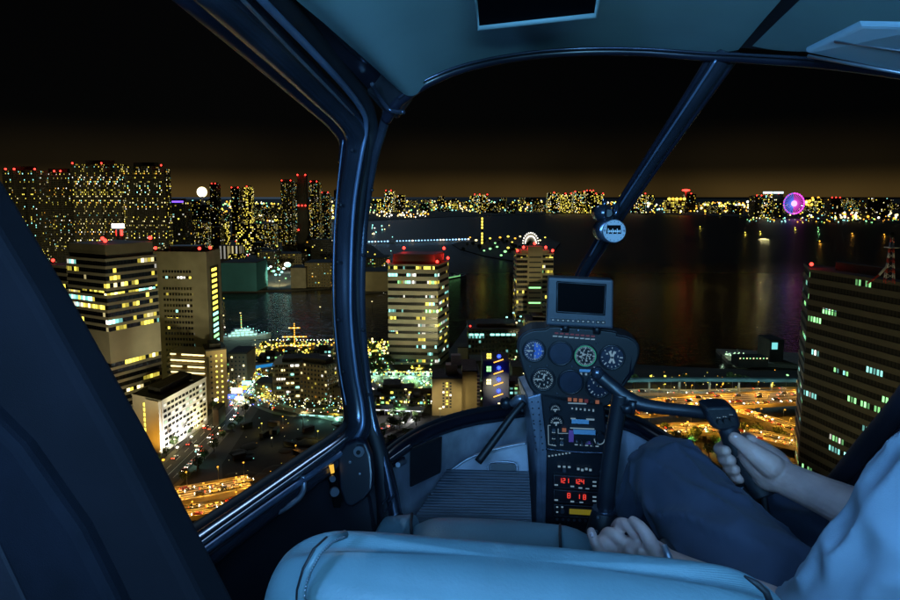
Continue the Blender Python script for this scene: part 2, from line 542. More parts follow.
def ribbon_building(name, label, foot, top, nfl, wall, win, frac=0.5, solid=(), base=3.0, rec=0.4, group=None, cat='office building', lobby=0):
    c, lp = center(foot)
    root = thing(name, label, cat, (c.x, c.y, base), 0, group)
    hh = top - base; fh = hh / nfl
    w = MB(); inn = inset(lp, rec)
    for k in range(nfl):
        z = k * fh
        z1 = z + fh * frac
        if any(a <= z + fh / 2 <= b_ for a, b_ in solid): z1 = z + fh
        if k < lobby: z1 = z
        if z1 > z: w.shell(lp, z, z1 - (0.004 if z1 > z + fh - .01 else 0), 0, None, True)
        if z1 < z + fh - .01:
            q = MB(); u = 0
            for i in range(len(inn)):
                a, b_ = inn[i], inn[(i + 1) % len(inn)]
                q.wall(a, b_, z1 - 0.05, z + fh + 0.05, 0, u); u += math.hypot(b_[0] - a[0], b_[1] - a[1])
            q.build('window_band', win, root, local=True)
    w.build('wall', wall, root, local=True)
    r = MB(); r.shell(lp, hh, hh + 1.6, 0); r.shell(inset(lp, 0.8), hh + 1.6, hh + 1.65, 1)
    r.build('roof', [wall, M_roof], root, local=True)
    return root, lp, hh
def window_parts(root, lp, edge, z0, nrow, rowh, ncol, size, mats, pick, pad=2.0, depth=0.08, name='window'):
    """separate windows on one wall of a footprint; each window an object, meshes shared"""
    a, b_ = V(lp[edge]), V(lp[(edge + 1) % len(lp)])
    d = b_ - a; L = d.length; d.normalize(); n = V((d.y, -d.x)); ang = math.atan2(d.y, d.x)
    meshes = []
    for m in mats:
        q = MB(); w, h = size
        q.box((0, -depth * .5, 0), (w, depth, h), 0)
        for sx in (-1, 1): q.box((sx * (w / 2 + .06), -depth * .6, 0), (.12, depth * 1.2, h + .24), 1)
        for sz in (-1, 1): q.box((0, -depth * .62, sz * (h / 2 + .06)), (w, depth * 1.24, .12), 1)
        meshes.append(q.mesh(name, [m, M_conc]))
    for j in range(nrow):
        for i in range(ncol):
            k = pick(i, j)
            if k is None: continue
            s = pad + (L - 2 * pad) * (i + .5) / ncol
            p = a + d * s
            o = bpy.data.objects.new(name, meshes[k]); col.objects.link(o); o.parent = root
            o.location = (p.x + n.x * .004, p.y + n.y * .004, z0 + rowh * (j + .5)); o.rotation_euler = (0, 0, ang)
def block(name, label, foot, top, wallmat, base=3.0, group=None, cat='building', pent=0.35, roof=None):
    """body with its glazing in the wall's own material, roof, plant room"""
    c, lp = center(foot)
    root = thing(name, label, cat, (c.x, c.y, base), 0, group)
    hh = top - base
    MB().shell(lp, 0, hh, 0).build('wall', wallmat, root, local=True)
    r = MB(); r.shell(inset(lp, -0.15), hh + 0.004, hh + 1.0, 0)
    if pent: r.shell(inset(lp, min(8, max(2, abs(lp[1][0] - lp[0][0]) * .25))), hh + 1.0, hh + 1.0 + max(3, hh * .05), 0)
    r.build('roof', roof or M_roof, root, local=True)
    return root, lp, hh

w_tan = surf('facade_tan', (0.42, 0.36, 0.22), 0.75, var=0.12, scale=0.12)
w_pale = surf('facade_pale', (0.5, 0.45, 0.36), 0.75, var=0.1, scale=0.12)
w_grey = surf('facade_grey', (0.30, 0.27, 0.2), 0.8, var=0.15, scale=0.1)
w_brown = surf('facade_brown', (0.22, 0.17, 0.115), 0.8, var=0.15, scale=0.1)
w_white = surf('facade_white', (0.72, 0.7, 0.64), 0.7, var=0.06, scale=0.2)
w_apart = surf('facade_apartment', (0.5, 0.36, 0.17), 0.75, var=0.08, scale=0.15)
w_dark = surf('facade_dark', (0.06, 0.055, 0.05), 0.7, var=0.3, scale=0.1)
gl_b1 = windows_mat('glazing_stepped_office', (.02, .02, .02), 2.4, 30, .9, .99, .025, 2.6, [(YEL, .62), (WARM, .15), (CYN, .15), (WHT, .08)], rowp=.2)
gl_b2 = windows_mat('glazing_slab_office', (.3, .26, .19), 2.2, 30, .72, .99, .02, 2.2, [(YEL, .5), (CYN, .3), (WHT, .2)], rowp=.1)
gl_b7 = windows_mat('glazing_harbour_office', (.02, .02, .02), 1.6, 30, .85, .99, .02, 2.2, [(YEL, .42), (CYN, .34), (WHT, .14), (GRN, .1)], rowp=.3, seed=4)
gl_b10 = windows_mat('glazing_crowned_tower', (.02, .02, .02), 1.8, 30, .85, .99, .05, 2.0, [(YEL, .7), (WHT, .2), (GRN, .1)], rowp=.06)
gl_b12 = windows_mat('glazing_right_office', (.02, .02, .02), 1.9, 30, .62, .99, .0, 1.7, MIX_GREEN, rowp=.2, seed=8, rough=.5, spec=.1, glass=(.03, .03, .024))

def fplan(px, py, Y):
    q = P(px, py, Y); return V((q.x, q.y))
# --- stepped office block behind the door post
A, B, C = fplan(48, 300, 402), fplan(107, 300, 372), fplan(159, 300, 404)
M1 = A + (B - A) * .36
e = C - B
ribbon_building('stepped_office', 'tall office block with striped balconies and yellow lit rooms, pale belt halfway up', [M1, B, C, M1 + e],
                ZT(107, 262, 372), 25, w_pale, gl_b1, 0.4, solid=((ZT(120, 364, 375) - 3, ZT(120, 336, 375) - 3),))
root = bpy.data.objects['stepped_office']
c = V(root.location[:2])
m = MB(); hh = ZT(107, 262, 372) - 3
lp = inset([tuple(q - c) for q in (M1, B, C, M1 + e)], 1.6)
m.shell(lp, hh + 1.65, ZT(107, 245, 374) - 3, 0); m.build('plant_room', w_grey, root, local=True)
q0 = ZT(107, 245, 374) - 3
beacons(root, [(lp[2][0] * .95, lp[2][1] * .95, q0), (lp[1][0] * .9, lp[1][1] * .9, q0), (lp[0][0] * .2, lp[0][1] * .2, q0)], 1.3)
m = MB(); bw = V(lp[1]) - V(lp[0])
for f_ in (0.2, 0.3):
    p = V(lp[0]) + bw * f_
    m.box((p.x, p.y - .5, hh - 6), (7, 1, 4), 0, Matrix.Rotation(math.atan2(bw.y, bw.x), 4, 'Z'))
m.build('lit_lobby_window', glow('lit_plant_room', YEL, 1.6), root, local=True)
r2, lp2, h2 = ribbon_building('stepped_office_wing', 'lower wing with yellow lit balconies joined to the striped stepped block', [A, M1 - (B - A) * .004, M1 - (B - A) * .004 + e, A + e], ZT(60, 268, 395), 21, w_pale, gl_b1, 0.4)
beacons(r2, [(lp2[0][0] * .8, lp2[0][1] * .8, h2 + 1.6), (lp2[1][0] * .3, lp2[1][1] * .3 - 4, h2 + 1.6)], 1.2)

# --- grey slab with a strip of green stair windows
Z2 = ZT(190, 256, 455)
f2 = [fplan(155, 300, 456), fplan(208, 300, 452), fplan(222, 300, 482)]
f2.append(f2[0] + f2[2] - f2[1])
c, lp = center(f2)
root = thing('slab_office', 'grey concrete office slab with dark window rows and green lit stair strip', 'office building', (c.x, c.y, 3))
hh = Z2 - 3
MB().shell(lp, 0, hh, 0).build('wall', w_grey, root, local=True)
a, b_ = V(lp[0]), V(lp[1]); d = (b_ - a)
for k in range(19):
    z = hh - 12 - k * 4.1
    if k == 2: continue
    p, q = a + d * .16, a + d * .72
    m = MB(); n_ = V((d.y, -d.x)).normalized() * .12
    m.wall(tuple(p + n_), tuple(q + n_), z, z + 1.9, 0); m.add([(p.x, p.y, z), (q.x, q.y, z), (q.x + n_.x, q.y + n_.y, z), (p.x + n_.x, p.y + n_.y, z)], [(0, 1, 2, 3)])
    m.build('window_row', gl_b2, root, local=True)
a, b_ = V(lp[1]), V(lp[2]); d = b_ - a; n_ = V((d.y, -d.x)).normalized() * .12
m = MB(); m.wall(tuple(a + d * .2 + n_), tuple(a + d * .8 + n_), 4, hh - 8, 0); m.build('stair_glazing', M_dark, root, local=True)
for k in range(20):
    z = hh - 12 - k * 4.1
    p, q = a + d * .3 + n_ * 1.8, a + d * .66 + n_ * 1.8
    MB().wall(tuple(p), tuple(q), z, z + 2.2, 0).build('stair_window', [g_yel, g_cyn, g_grn, g_warm][0 if k < 8 else (1 if k % 3 else 2)], root, local=True)
m = MB(); m.shell(inset(lp, .9), hh + .9, hh + .95, 1)
for i in range(4): 
    a, b_ = V(lp[i]), V(lp[(i + 1) % 4])
    m.wall(tuple(a), tuple(b_), hh + .004, hh + 3.2, 0); m.wall(tuple(inset(lp, .5)[(i + 1) % 4]), tuple(inset(lp, .5)[i]), hh + .004, hh + 3.2, 0)
m.build('parapet', [w_grey, M_roof], root, local=True)
m = MB(); m.shell([(-11, -6), (10, -6), (10, 8), (-11, 8)], hh + .95, hh + 6.5, 0)
for k in range(8): m.box((-9 + k * 2.6, -6.4, hh + 3), (.4, .6, 4.5), 0)
m.build('plant_room', M_dark, root, local=True)
beacons(root, [(lp[0][0] + 1.5, lp[0][1] + 1.5, hh + 3.2), (lp[1][0] - 5, lp[1][1] + 1, hh + 3.2), (lp[1][0], lp[1][1] + 8, hh + 3.2)], 1.3)

# --- low block of lit corridors, with its tan stair tower
YB = G(190, 412).y
f3 = quadfoot(fplan(169, 400, YB + 4), fplan(207, 400, YB - 2), 26)
c, lp = center(f3); root = thing('gallery_block', 'low block whose open corridors glow yellow on every floor, beside a tan tower', 'apartment block', (c.x, c.y, 3))
zt3 = ZT(188, 354, YB); hh = zt3 - 3; nf = 9; fh = hh / nf
MB().shell(inset(lp, 1.7), 0, hh - .3, 0).build('wall', w_apart, root, local=True)
m = MB()
for k in range(nf + 1): m.shell(lp, k * fh - .25 if k else 0, k * fh + .9 if k < nf else hh + .4, 0, None, True)
m.build('balcony', w_pale, root, local=True)
a, b_ = V(inset(lp, 1.7)[0]), V(inset(lp, 1.7)[1])
for k in range(nf):
    for i in range(6):
        p = a + (b_ - a) * ((i + .5) / 6)
        if (k * 7 + i * 3) % 11 != 4: MB().box((p.x, p.y - .35, k * fh + fh - .95), (3.9, .5, 1.2), 0).build('corridor_light', g_warm, root, local=True)
lampY = V((0, -1.4, 0))
for k in range(1, nf, 2): lamp(TM[root.name] @ V((0, lp[0][1] + .7, k * fh + 2.9)), 2600, YEL, .4, root)
f3b = quadfoot(fplan(207.6, 400, YB - 4), fplan(228, 400, YB + 2), 20)
root, lp, hh = block('stair_tower_block', 'tan slab with two columns of small lit windows beside the glowing corridors', f3b, ZT(216, 350, YB), w_apart, cat='apartment block')
window_parts(root, lp, 0, 2, 10, (hh - 4) / 10, 3, (1.1, 1.3), [g_yel, g_warm, M_dark], lambda i, j: 2 if i == 0 else (0 if (i + j) % 4 else 1), 1.5)

# --- white building lit by the street
pB = G(164, 458); pC = G(208, 428); pA = fplan(134, 430, pB.y + 12)
f4 = quadfoot(V((pA.x, pA.y, 0)), pB, C=pC)
top4 = ZT(165, 402, pB.y)
c, lp = center(f4); root = thing('white_office', 'white office block with rows of windows, floodlit by the street below', 'office building', (c.x, c.y, 3)); hh = top4 - 3
MB().shell(lp, 0, hh, 0).build('wall', w_white, root, local=True)
m = MB(); m.shell(inset(lp, -.2), hh + .004, hh + .9, 0, 1); m.shell(inset(lp, 7), hh + .9, hh + 4.5, 1)
for i in range(7): m.box((-14 + i * 4, 6, hh + 1.8), (2.4, 2.4, 1.8), 1, Matrix.Rotation(.7, 4, 'Z'))
m.build('roof', [w_white, M_roof], root, local=True)
gw4a, gw4b = glow('office_lamps_green_white', (.75, 1, .72), .75), glow('office_lamps_white', (1, .95, .8), 1.1)
L4 = (V(lp[2]) - V(lp[1])).length; nr = 8
rnd = random.Random(5)
litrow = {(j, i): rnd.random() < (.5 if j in (2, 4, 5) and i > 3 else .12) for j in range(9) for i in range(12)}
window_parts(root, lp, 1, 2.2, nr, (hh - 3.5) / nr, 12, (L4 / 12 * .72, (hh - 3.5) / nr * .5),
             [surf('window_glass', (.02, .022, .025), .15, var=0), gw4a, gw4b], lambda i, j: (1 + (i + j) % 2) if litrow[(j, i)] else 0, 1.2)
a, b_ = V(lp[0]), V(lp[1]); d = b_ - a; n_ = V((d.y, -d.x)).normalized()
m = MB(); p, q = a + d * .52, a + d * .98
m.add([], [])
m.shell([tuple(p + n_ * 1.6), tuple(q + n_ * 1.6), tuple(q + n_ * .01), tuple(p + n_ * .01)], 0, hh + .3, 0)
m.build('stair_tower', w_white, root, local=True)
for k in range(9):
    p = a + d * .42 + n_ * .15
    MB().box((p.x, p.y, 2.2 + k * (hh - 3) / 9), (1.5, .5, (hh - 3) / 9 * .62), 0, Matrix.Rotation(math.atan2(d.y, d.x), 4, 'Z')).build('stair_window', g_yel, root, local=True)

# --- small brown block and grid apartment block by the water
YB = G(238, 389).y
root, lp, hh = block('brown_tower_block', 'narrow brown block of small windows between lit corridors and blue footbridge', quadfoot(fplan(229, 370, YB), fplan(247, 370, YB), 22), ZT(238, 354, YB), w_brown, cat='apartment block', pent=0)
window_parts(root, lp, 0, 1, 7, (hh - 2) / 7, 4, (1.3, 1.5), [M_dark, g_warm], lambda i, j: 1 if (i * 5 + j * 3) % 9 == 0 else 0, 1.0)
YB = G(300, 404).y
f6 = quadfoot(fplan(273, 385, YB), fplan(326, 385, YB + 4), 26)
c, lp = center(f6); root = thing('grid_apartments', 'brown apartment block with a grid of balconies and scattered lit rooms', 'apartment block', (c.x, c.y, 3)); hh = ZT(300, 365, YB) - 3
MB().shell(inset(lp, 1.6), 0, hh, 0).build('wall', w_brown, root, local=True)
nf = 8; fh = hh / nf; m = MB()
for k in range(nf + 1): m.shell(lp, k * fh - .15 if k else 0, k * fh + (1.0 if k < nf else .4), 0, None, True)
a, b_ = V(lp[0]), V(lp[1]); d = b_ - a
for i in range(11):
    p = a + d * (i / 10)
    m.box((p.x, p.y + .8, hh / 2), (.25, 1.9, hh), 0)
m.build('balcony', w_tan, root, local=True)
a, b_ = V(inset(lp, 1.6)[0]), V(inset(lp, 1.6)[1])
lp_i = inset(lp, 1.6)
window_parts(root, lp_i, 0, 0.6, nf, fh, 10, (2.6, 1.9), [M_dark, g_warm, g_wht, g_cyn], lambda i, j: (0 if (i * 7 + j * 5) % 9 > 2 else 1 + (i * 3 + j) % 3), .5)
m = MB(); m.shell(inset(lp, 6), hh + .4, hh + 3, 0); m.build('plant_room', M_roof, root, local=True)
root, lp, hh = block('apartment_wing', 'tan side wing of balconies next to the brown grid apartments', quadfoot(fplan(327, 385, YB - 12), fplan(338, 385, YB), 24), ZT(330, 362, YB), windows_mat('glazing_apartment_wing', (.3, .22, .1), 3, 3.2, .5, .5, .12, 1.2), cat='apartment block')

# --- striped harbour office
YB = 545.0
foot = [fplan(388, 310, YB), fplan(438, 310, YB - 4), fplan(449, 310, YB + 30)]
foot.append(foot[0] + foot[2] - foot[1])
root, lp, hh = ribbon_building('harbour_office', 'square striped office tower with red roof beacons standing at the quay', foot, ZT(438, 266, YB), 14, w_pale, gl_b7, 0.58)
m = MB(); m.shell(inset(lp, 3.5), hh + 1.65, hh + 10, 0); m.build('plant_room', w_dark, root, local=True)
pr = inset(lp, 3.5)
m = MB()
for i in range(4): m.tube([(pr[i][0], pr[i][1], hh + 10), (pr[i][0], pr[i][1], hh + 12)], .2, 5)
m.build('roof_railing', M_dark, root, local=True)
beacons(root, [(lp[0][0] + .6, lp[0][1] + .6, hh + 1.6), (lp[1][0] - .6, lp[1][1] + .6, hh + 1.6), (lp[2][0] - 1, lp[2][1] - 1, hh + 1.6), (pr[3][0], pr[3][1], hh + 10.5), (pr[2][0], pr[2][1], hh + 10.5)], 1.5, 5200)
# podium
foot = quadfoot(fplan(368, 372, 512), fplan(452, 372, 512), 20)
pg = windows_mat('glazing_podium', (.3, .29, .24), 2.0, 4, .9, .6, .6, 2.0, [(GRN, .4), (CYN, .35), (WHT, .25)], rowp=.5, seed=2)
root, lp, hh = block('podium_hall', 'long low station hall with green white glass front below the striped tower', foot, ZT(410, 372, 512), pg, cat='hall', pent=0)
a, b_ = V(lp[0]), V(lp[1]); d = b_ - a
for k in range(22):
    p = a + d * ((k + .5) / 22)
    MB().box((p.x, p.y - .6, hh + .2), (2.1, .5, .5), 0).build('roof_light', g_yel if k % 5 else g_wht, root, local=True)
for k in range(5): lamp(TM[root.name] @ V((a.x + d.x * (k + .5) / 5, a.y - 3, hh - 1)), 3200, (.5, 1, .75), .6, root)
# --- tan apartment towers in front of it
YB = G(447, 420).y
root, lp, hh = block('tan_tower', 'tan apartment tower with three columns of small windows, close below the harbour', quadfoot(fplan(432, 395, YB), fplan(462, 395, YB), 22), ZT(447, 379, YB), w_apart, cat='apartment block', pent=0)
window_parts(root, lp, 0, 5, 9, (hh - 7) / 9, 3, (1.2, 1.1), [g_wht, g_yel, M_dark], lambda i, j: 1 if i == 1 and (j % 3) else (0 if (i + 2 * j) % 5 == 0 else 2), 6.5)
m = MB(); m.box((3, 2, hh + 4), (8, 7, 6)); m.box((6, 2, hh + 10), (6.5, 5, 7)); m.build('lift_house', w_pale, root, local=True)
root, lp, hh = block('tan_tower_annex', 'plain tan tower wing with side balconies joined to the windowed tan tower', quadfoot(fplan(462.4, 395, YB + 5), fplan(477, 395, YB + 5), 30), ZT(470, 374, YB), w_apart, cat='apartment block', pent=0)
m = MB()
for k in range(11): m.box((lp[1][0] + .9, 0, 2 + k * (hh - 2) / 11), (1.8, 26, 1.1))
m.build('balcony', w_brown, root, local=True)
# --- dark block with blue zigzag of light
YB = G(495, 416).y
root, lp, hh = block('blue_lit_block', 'dark blue block with a column of blue zigzag lights', quadfoot(fplan(483, 390, YB), fplan(509, 390, YB), 24), ZT(495, 362, YB), surf('facade_blue', (.005, .010, .045), .5, var=.2), cat='building', pent=0)
a, b_ = V(lp[0]), V(lp[1]); d = b_ - a
for k in range(4):
    p = a + d * .6
    z = 14 + k * 8
    m = MB(); m.tube([(p.x - 3.5, p.y - .5, z - 3.5), (p.x + 3.0, p.y - .5, z - 1.2)], .35, 5, 0)
    for q in range(4): 
        w = math.pi * q / 4
        m.tube([(p.x - 1.5 * math.cos(w), p.y - .9, z + 1 - 1.5 * math.sin(w)), (p.x + 1.5 * math.cos(w), p.y - .9, z + 1 + 1.5 * math.sin(w))], .22, 5, 1)
    m.build('star_light', [g_org, g_blue], root, local=True)
    lamp(TM[root.name] @ V((p.x, p.y - 2.5, z)), 900, (.03, .08, 1), .4, root)
for k in range(3):
    p = a + d * .22
    m = MB()
    for i in range(2):
        for j in range(2): m.box((p.x - .8 + i * 1.7, p.y - .1, 20 + k * 9 + j * 2), (1.4, .2, 1.6))
    m.build('lit_window', [g_warm, g_grn, g_yel][k], root, local=True)
lamp(TM[root.name] @ V((b_.x - 3, a.y - 5, 3)), 900, (.1, .3, 1), .5, root)
# --- crowned tan tower
YB = 600.0
foot = quadfoot(fplan(516, 300, YB), fplan(553, 300, YB), 30)
root, lp, hh = ribbon_building('crowned_tower', 'slim tan tower with a raised solid centre bay and a crown of red beacons', foot, ZT(535, 255, YB), 19, w_tan, gl_b10, 0.45)
x0, y0 = lp[0]; x1 = lp[1][0]; W = x1 - x0
m = MB()
m.shell([(x0 + W * .3, y0 - 1.2), (x1 - W * .3, y0 - 1.2), (x1 - W * .3, y0 + 12), (x0 + W * .3, y0 + 12)], 0, hh + 8, 0)
m.shell([(x0 + W * .12, y0 + 1), (x0 + W * .3 - .01, y0 + 1), (x0 + W * .3 - .01, y0 + 22), (x0 + W * .12, y0 + 22)], hh + 1.65, hh + 4.5, 0)
m.shell([(x1 - W * .3 + .01, y0 + 1), (x1 - W * .12, y0 + 1), (x1 - W * .12, y0 + 22), (x1 - W * .3 + .01, y0 + 22)], hh + 1.65, hh + 4.5, 0)
m.build('centre_bay', w_tan, root, local=True)
for k in range(19):
    z = k * hh / 19
    MB().box((0, y0 - 1.25, z + 2.9), (W * .32, .25, 1.3), 0).build('window', [M_dark, g_grn, g_warm][1 if k in (9, 12) else 0], root, local=True)
beacons(root, [(x0 + 1, y0 + 1, hh + 1.6), (x1 - 1, y0 + 1, hh + 1.6), (x0 + W * .2, y0 + 4, hh + 4.5), (x1 - W * .2, y0 + 4, hh + 4.5), (0, y0 + 4, hh + 8)], 1.5, 1500)
# --- dark quay offices
YB = G(505, 366).y
foot = quadfoot(fplan(468, 345, YB), fplan(526, 345, YB), 40)
gq = windows_mat('glazing_quay_office', (.07, .065, .05), 3, 4.2, .6, .55, .05, 1.0, MIX_COOL, rowp=.03)
root, lp, hh = block('quay_office', 'wide dark office with one row of cyan lit windows on the quay', foot, ZT(500, 330, YB), gq, cat='office building')
a, b_ = V(lp[0]), V(lp[1]); d = b_ - a
for k in range(11):
    if k in (3, 9): continue
    p = a + d * ((k + .6) / 11)
    MB().box((p.x, p.y - .12, hh - 4.2), (3.6, .24, 1.7), 0).build('lit_window', g_cyn, root, local=True)
beacons(root, [(lp[0][0] + 2, lp[0][1] + 2, hh + 1)], .9)
foot = quadfoot(fplan(527, 345, YB - 20), fplan(552, 345, YB - 20), 30)
root, lp, hh = block('quay_annex', 'dark annex with tall slot windows below the crowned tower', foot, ZT(538, 322, YB - 20), windows_mat('glazing_quay_annex', (.06, .05, .04), 4, 20, .35, .85, .2, .8, MIX_HOME), cat='office building')
for k in range(11):
    p = P(505 + k * 3.4 + rnd.uniform(-2, 2), 316 + rnd.uniform(-5, 7), YB + 22)
    street_lamp(V((p.x, p.y, max(3, p.z - 6))), 'c' if k % 3 else 'w', 0, 6.0, 1.0, 'on the flat roof beside the crowned tower', 'roof lamps of the quay office')
# --- right-hand office
YL, YR = 330.0, 205.0
Bp, Cp = fplan(803, 380, YL), fplan(1096, 380, YR)
Ap = fplan(797, 380, YL + 30)
foot = [Bp, Cp, Cp + (Ap - Bp), Ap]
root, lp, hh = ribbon_building('finned_office', 'large dark office tower with broad horizontal fins, few green lit rooms', foot, ZT(803, 272, YL), 19, surf('facade_fins', (.10, .09, .06), .7, var=.12, scale=.1), gl_b12, 0.5)
m = MB(); m.shell(inset(lp, 12), hh + 1.65, hh + 6, 0); m.build('plant_room', w_dark, root, local=True)
beacons(root, [(lp[0][0] + 2, lp[0][1] + 2, hh + 1.6)], 1.1, 900)
# red and white lattice mast on its roof
bp = P(889, 284, 275.0); bz = ZT(803, 272, YL) + 1.7
root = thing('roof_mast', 'red and white painted lattice mast with dish on the finned office roof', 'antenna mast', (bp.x, bp.y, bz))
m1, m2 = surf('mast_red', (.5, .04, .02), .5, var=.1), surf('mast_white', (.75, .73, .7), .5, var=.1)
m = MB()
for k in range(9):
    z0, z1 = k * 2.2, k * 2.2 + 2.2
    for i in range(4):
        w0, w1 = math.pi / 2 * i + .4, math.pi / 2 * (i + 1) + .4
        r0, r1 = 2.4 - .2 * k, 2.4 - .2 * (k + 1)
        m.tube([(r0 * math.cos(w0), r0 * math.sin(w0), z0), (r1 * math.cos(w0), r1 * math.sin(w0), z1)], .22, 5, k % 2)
        m.tube([(r0 * math.cos(w0), r0 * math.sin(w0), z0), (r1 * math.cos(w1), r1 * math.sin(w1), z1)], .1, 4, k % 2)
m.build('lattice', [m1, m2], root, local=True)
m = MB()
m.tube([(-10, -1, 0), (-5, -.5, 3.5)], .5, 6, 0); m.tube([(-5, -.5, 3.5), (-1.2, 0, 7.6)], .5, 6, 1)
m.build('brace', [m1, m2], root, local=True)
MB().tube([(0, 0, 18), (0, 0, 22)], .5, 6).box((0, 0, 15.5), (4, 4, .4)).build('platform', m2, root, local=True)
MB().ball((-1.0, -1, 21), 1.3, 10, 6, 0, (1, .5, 1)).build('dish', M_dark, root, local=True)
lamp(V((bp.x - 8, bp.y - 14, bz + 4)), 500, WARM, .3, root)
# ================================================================== towers across the canal and the far skyline
tw_a = windows_mat('tower_glazing_yellow', (.12, .11, .085), 2.0, 2.9, .46, .5, .15, 2.5, MIX_HOME, colp=2.6)
far_a = windows_mat('skyline_glazing_yellow', (.02, .019, .016), 9, 8, .62, .62, .34, 2.8, MIX_HOME)
far_b = windows_mat('skyline_glazing_sparse', (.02, .019, .016), 9, 8, .62, .62, .2, 2.4, MIX_HOME)
far_c = windows_mat('skyline_glazing_dense', (.03, .025, .016), 10, 9, .62, .62, .45, 2.8, MIX_YEL)
far_d = windows_mat('skyline_glazing_dim', (.03, .028, .022), 10, 9, .6, .6, .1, 1.8, MIX_HOME)
tw_b = windows_mat('tower_glazing_sparse', (.12, .11, .085), 2.0, 2.9, .46, .5, .09, 2.3, colp=2.6, cols=[(YEL, .36), (WARM, .2), (CYN, .2), (WHT, .14), (ORG, .1)])
tw_c = windows_mat('tower_glazing_dense', (.03, .025, .016), 5, 5, .62, .62, .36, 2.6, MIX_YEL)
tw_d = windows_mat('tower_glazing_dim', (.03, .028, .022), 4, 3.6, .6, .6, .07, 1.6, MIX_HOME)
tw_e = windows_mat('low_glazing', (.1, .09, .06), 4, 3.8, .6, .55, .16, 1.6, [(YEL, .4), (CYN, .2), (WARM, .2), (GRN, .1), (WHT, .1)])
def tower(px0, px1, ptop, Y, mat, label, name='apartment_tower', depth=26, group='apartment towers on the skyline', red=(), pyref=230, base=3.0, split=1, r=None, cat='apartment tower'):
    foot = quadfoot(fplan(px0, pyref, Y), fplan(px1, pyref, Y), depth)
    c, lp = center(foot); root = thing(name, label, cat, (c.x, c.y, base), 0, group)
    hh = ZT((px0 + px1) / 2, ptop, Y) - base
    x0, y0 = lp[0]; x1, y1 = lp[2]; W = x1 - x0
    m = MB()
    if split == 1: m.shell(lp, 0, hh, 0)
    else:
        for i in range(split):
            a = x0 + W * i / split; b_ = x0 + W * (i + 1) / split
            oy = (i % 2) * depth * .22
            m.shell([(a + .02, y0 + oy), (b_ - .02, y0 + oy), (b_ - .02, y1), (a + .02, y1)], 0, hh - (i % 2) * hh * .02, 0)
    m.build('wall', mat, root, local=True)
    k = MB(); k.shell(inset(lp, W * .2), hh + .004, hh + max(3, hh * .03), 0); k.build('roof', M_dark, root, local=True)
    rr = (r or Y * 0.0017) * .75
    for f_ in red:
        q = MB(); q.ball((x0 + W * f_, y0 + 1, hh + rr), rr, 8, 6); q.build('beacon', g_red, root, local=True)
    return root
tower(6, 40, 170, 905, tw_b, 'dark apartment tower with three red roof lights, partly behind door post', split=3, red=(.1, .35, .95), r=1.9)
tower(42, 73, 172, 930, tw_b, 'dark apartment tower standing between two taller lit towers', split=3, red=(.5, .7), r=1.8)
tower(75, 123, 164, 890, tw_a, 'widest and brightest apartment tower, full of lit windows', split=5, red=(.02, .62), r=1.6)
tower(125, 165, 166, 900, tw_a, 'tall apartment tower with lit windows and one red corner light', split=4, red=(.97,), r=1.6)
rt_ = tower(168, 186, 201, 1050, tw_d, 'dark slim tower topped by a blue band of light', cat='tower', name='blue_topped_tower', group=None)
p = TM[rt_.name].translation; hb = ZT(177, 201, 1050) - 3
MB().box((0, -13.5, hb - 1), (25, 1.0, 2.6), 0).build('light_band', g_violet, rt_, local=True)
# the dark chimney with red lamps
cp = P(304, 240, 1500)
rt_ = thing('incinerator_chimney', 'tall dark square chimney with red lamps rising from the far port', 'chimney', (cp.x, cp.y, 3))
hz = ZT(304, 175, 1500) - 3
MB().loft([[(sx * w, sy * w, z) for sx, sy in ((-1, -1), (1, -1), (1, 1), (-1, 1))] for z, w in ((0, 13), (hz * .6, 11), (hz, 9.5))]).build('shaft', surf('chimney_concrete', (.09, .085, .07), .9, var=.2, scale=.05), rt_, local=True)
for i, (x, z) in enumerate(((-9, hz), (9, hz), (-8, hz * .64), (0, hz * .64), (8, hz * .64), (-9.5, hz * .35))):
    MB().ball((x, -11.5, z), 1.8, 8, 6).build('beacon', g_red, rt_, local=True)
# floodlit ball
cp = P(202, 192, 2600)
rt_ = thing('glowing_ball', 'round white glowing ball on a short tower above the far roofs', 'light ball', (cp.x, cp.y, 3))
zb = cp.z - 3
MB().tube([(0, 0, 0), (0, 0, zb - 12)], [10, 6], 8).build('stem', M_dark, rt_, local=True)
MB().ball((0, 0, zb), 19, 20, 14).build('ball', glow('white_ball', (1, .97, .92), 3.0), rt_, local=True)
MB().tube([V((math.cos(w) * 20, 0, zb + math.sin(w) * 20)) for w in [k * math.pi / 8 for k in range(16)]], 1.2, 5, 0, True).build('rim', g_warm, rt_, local=True)
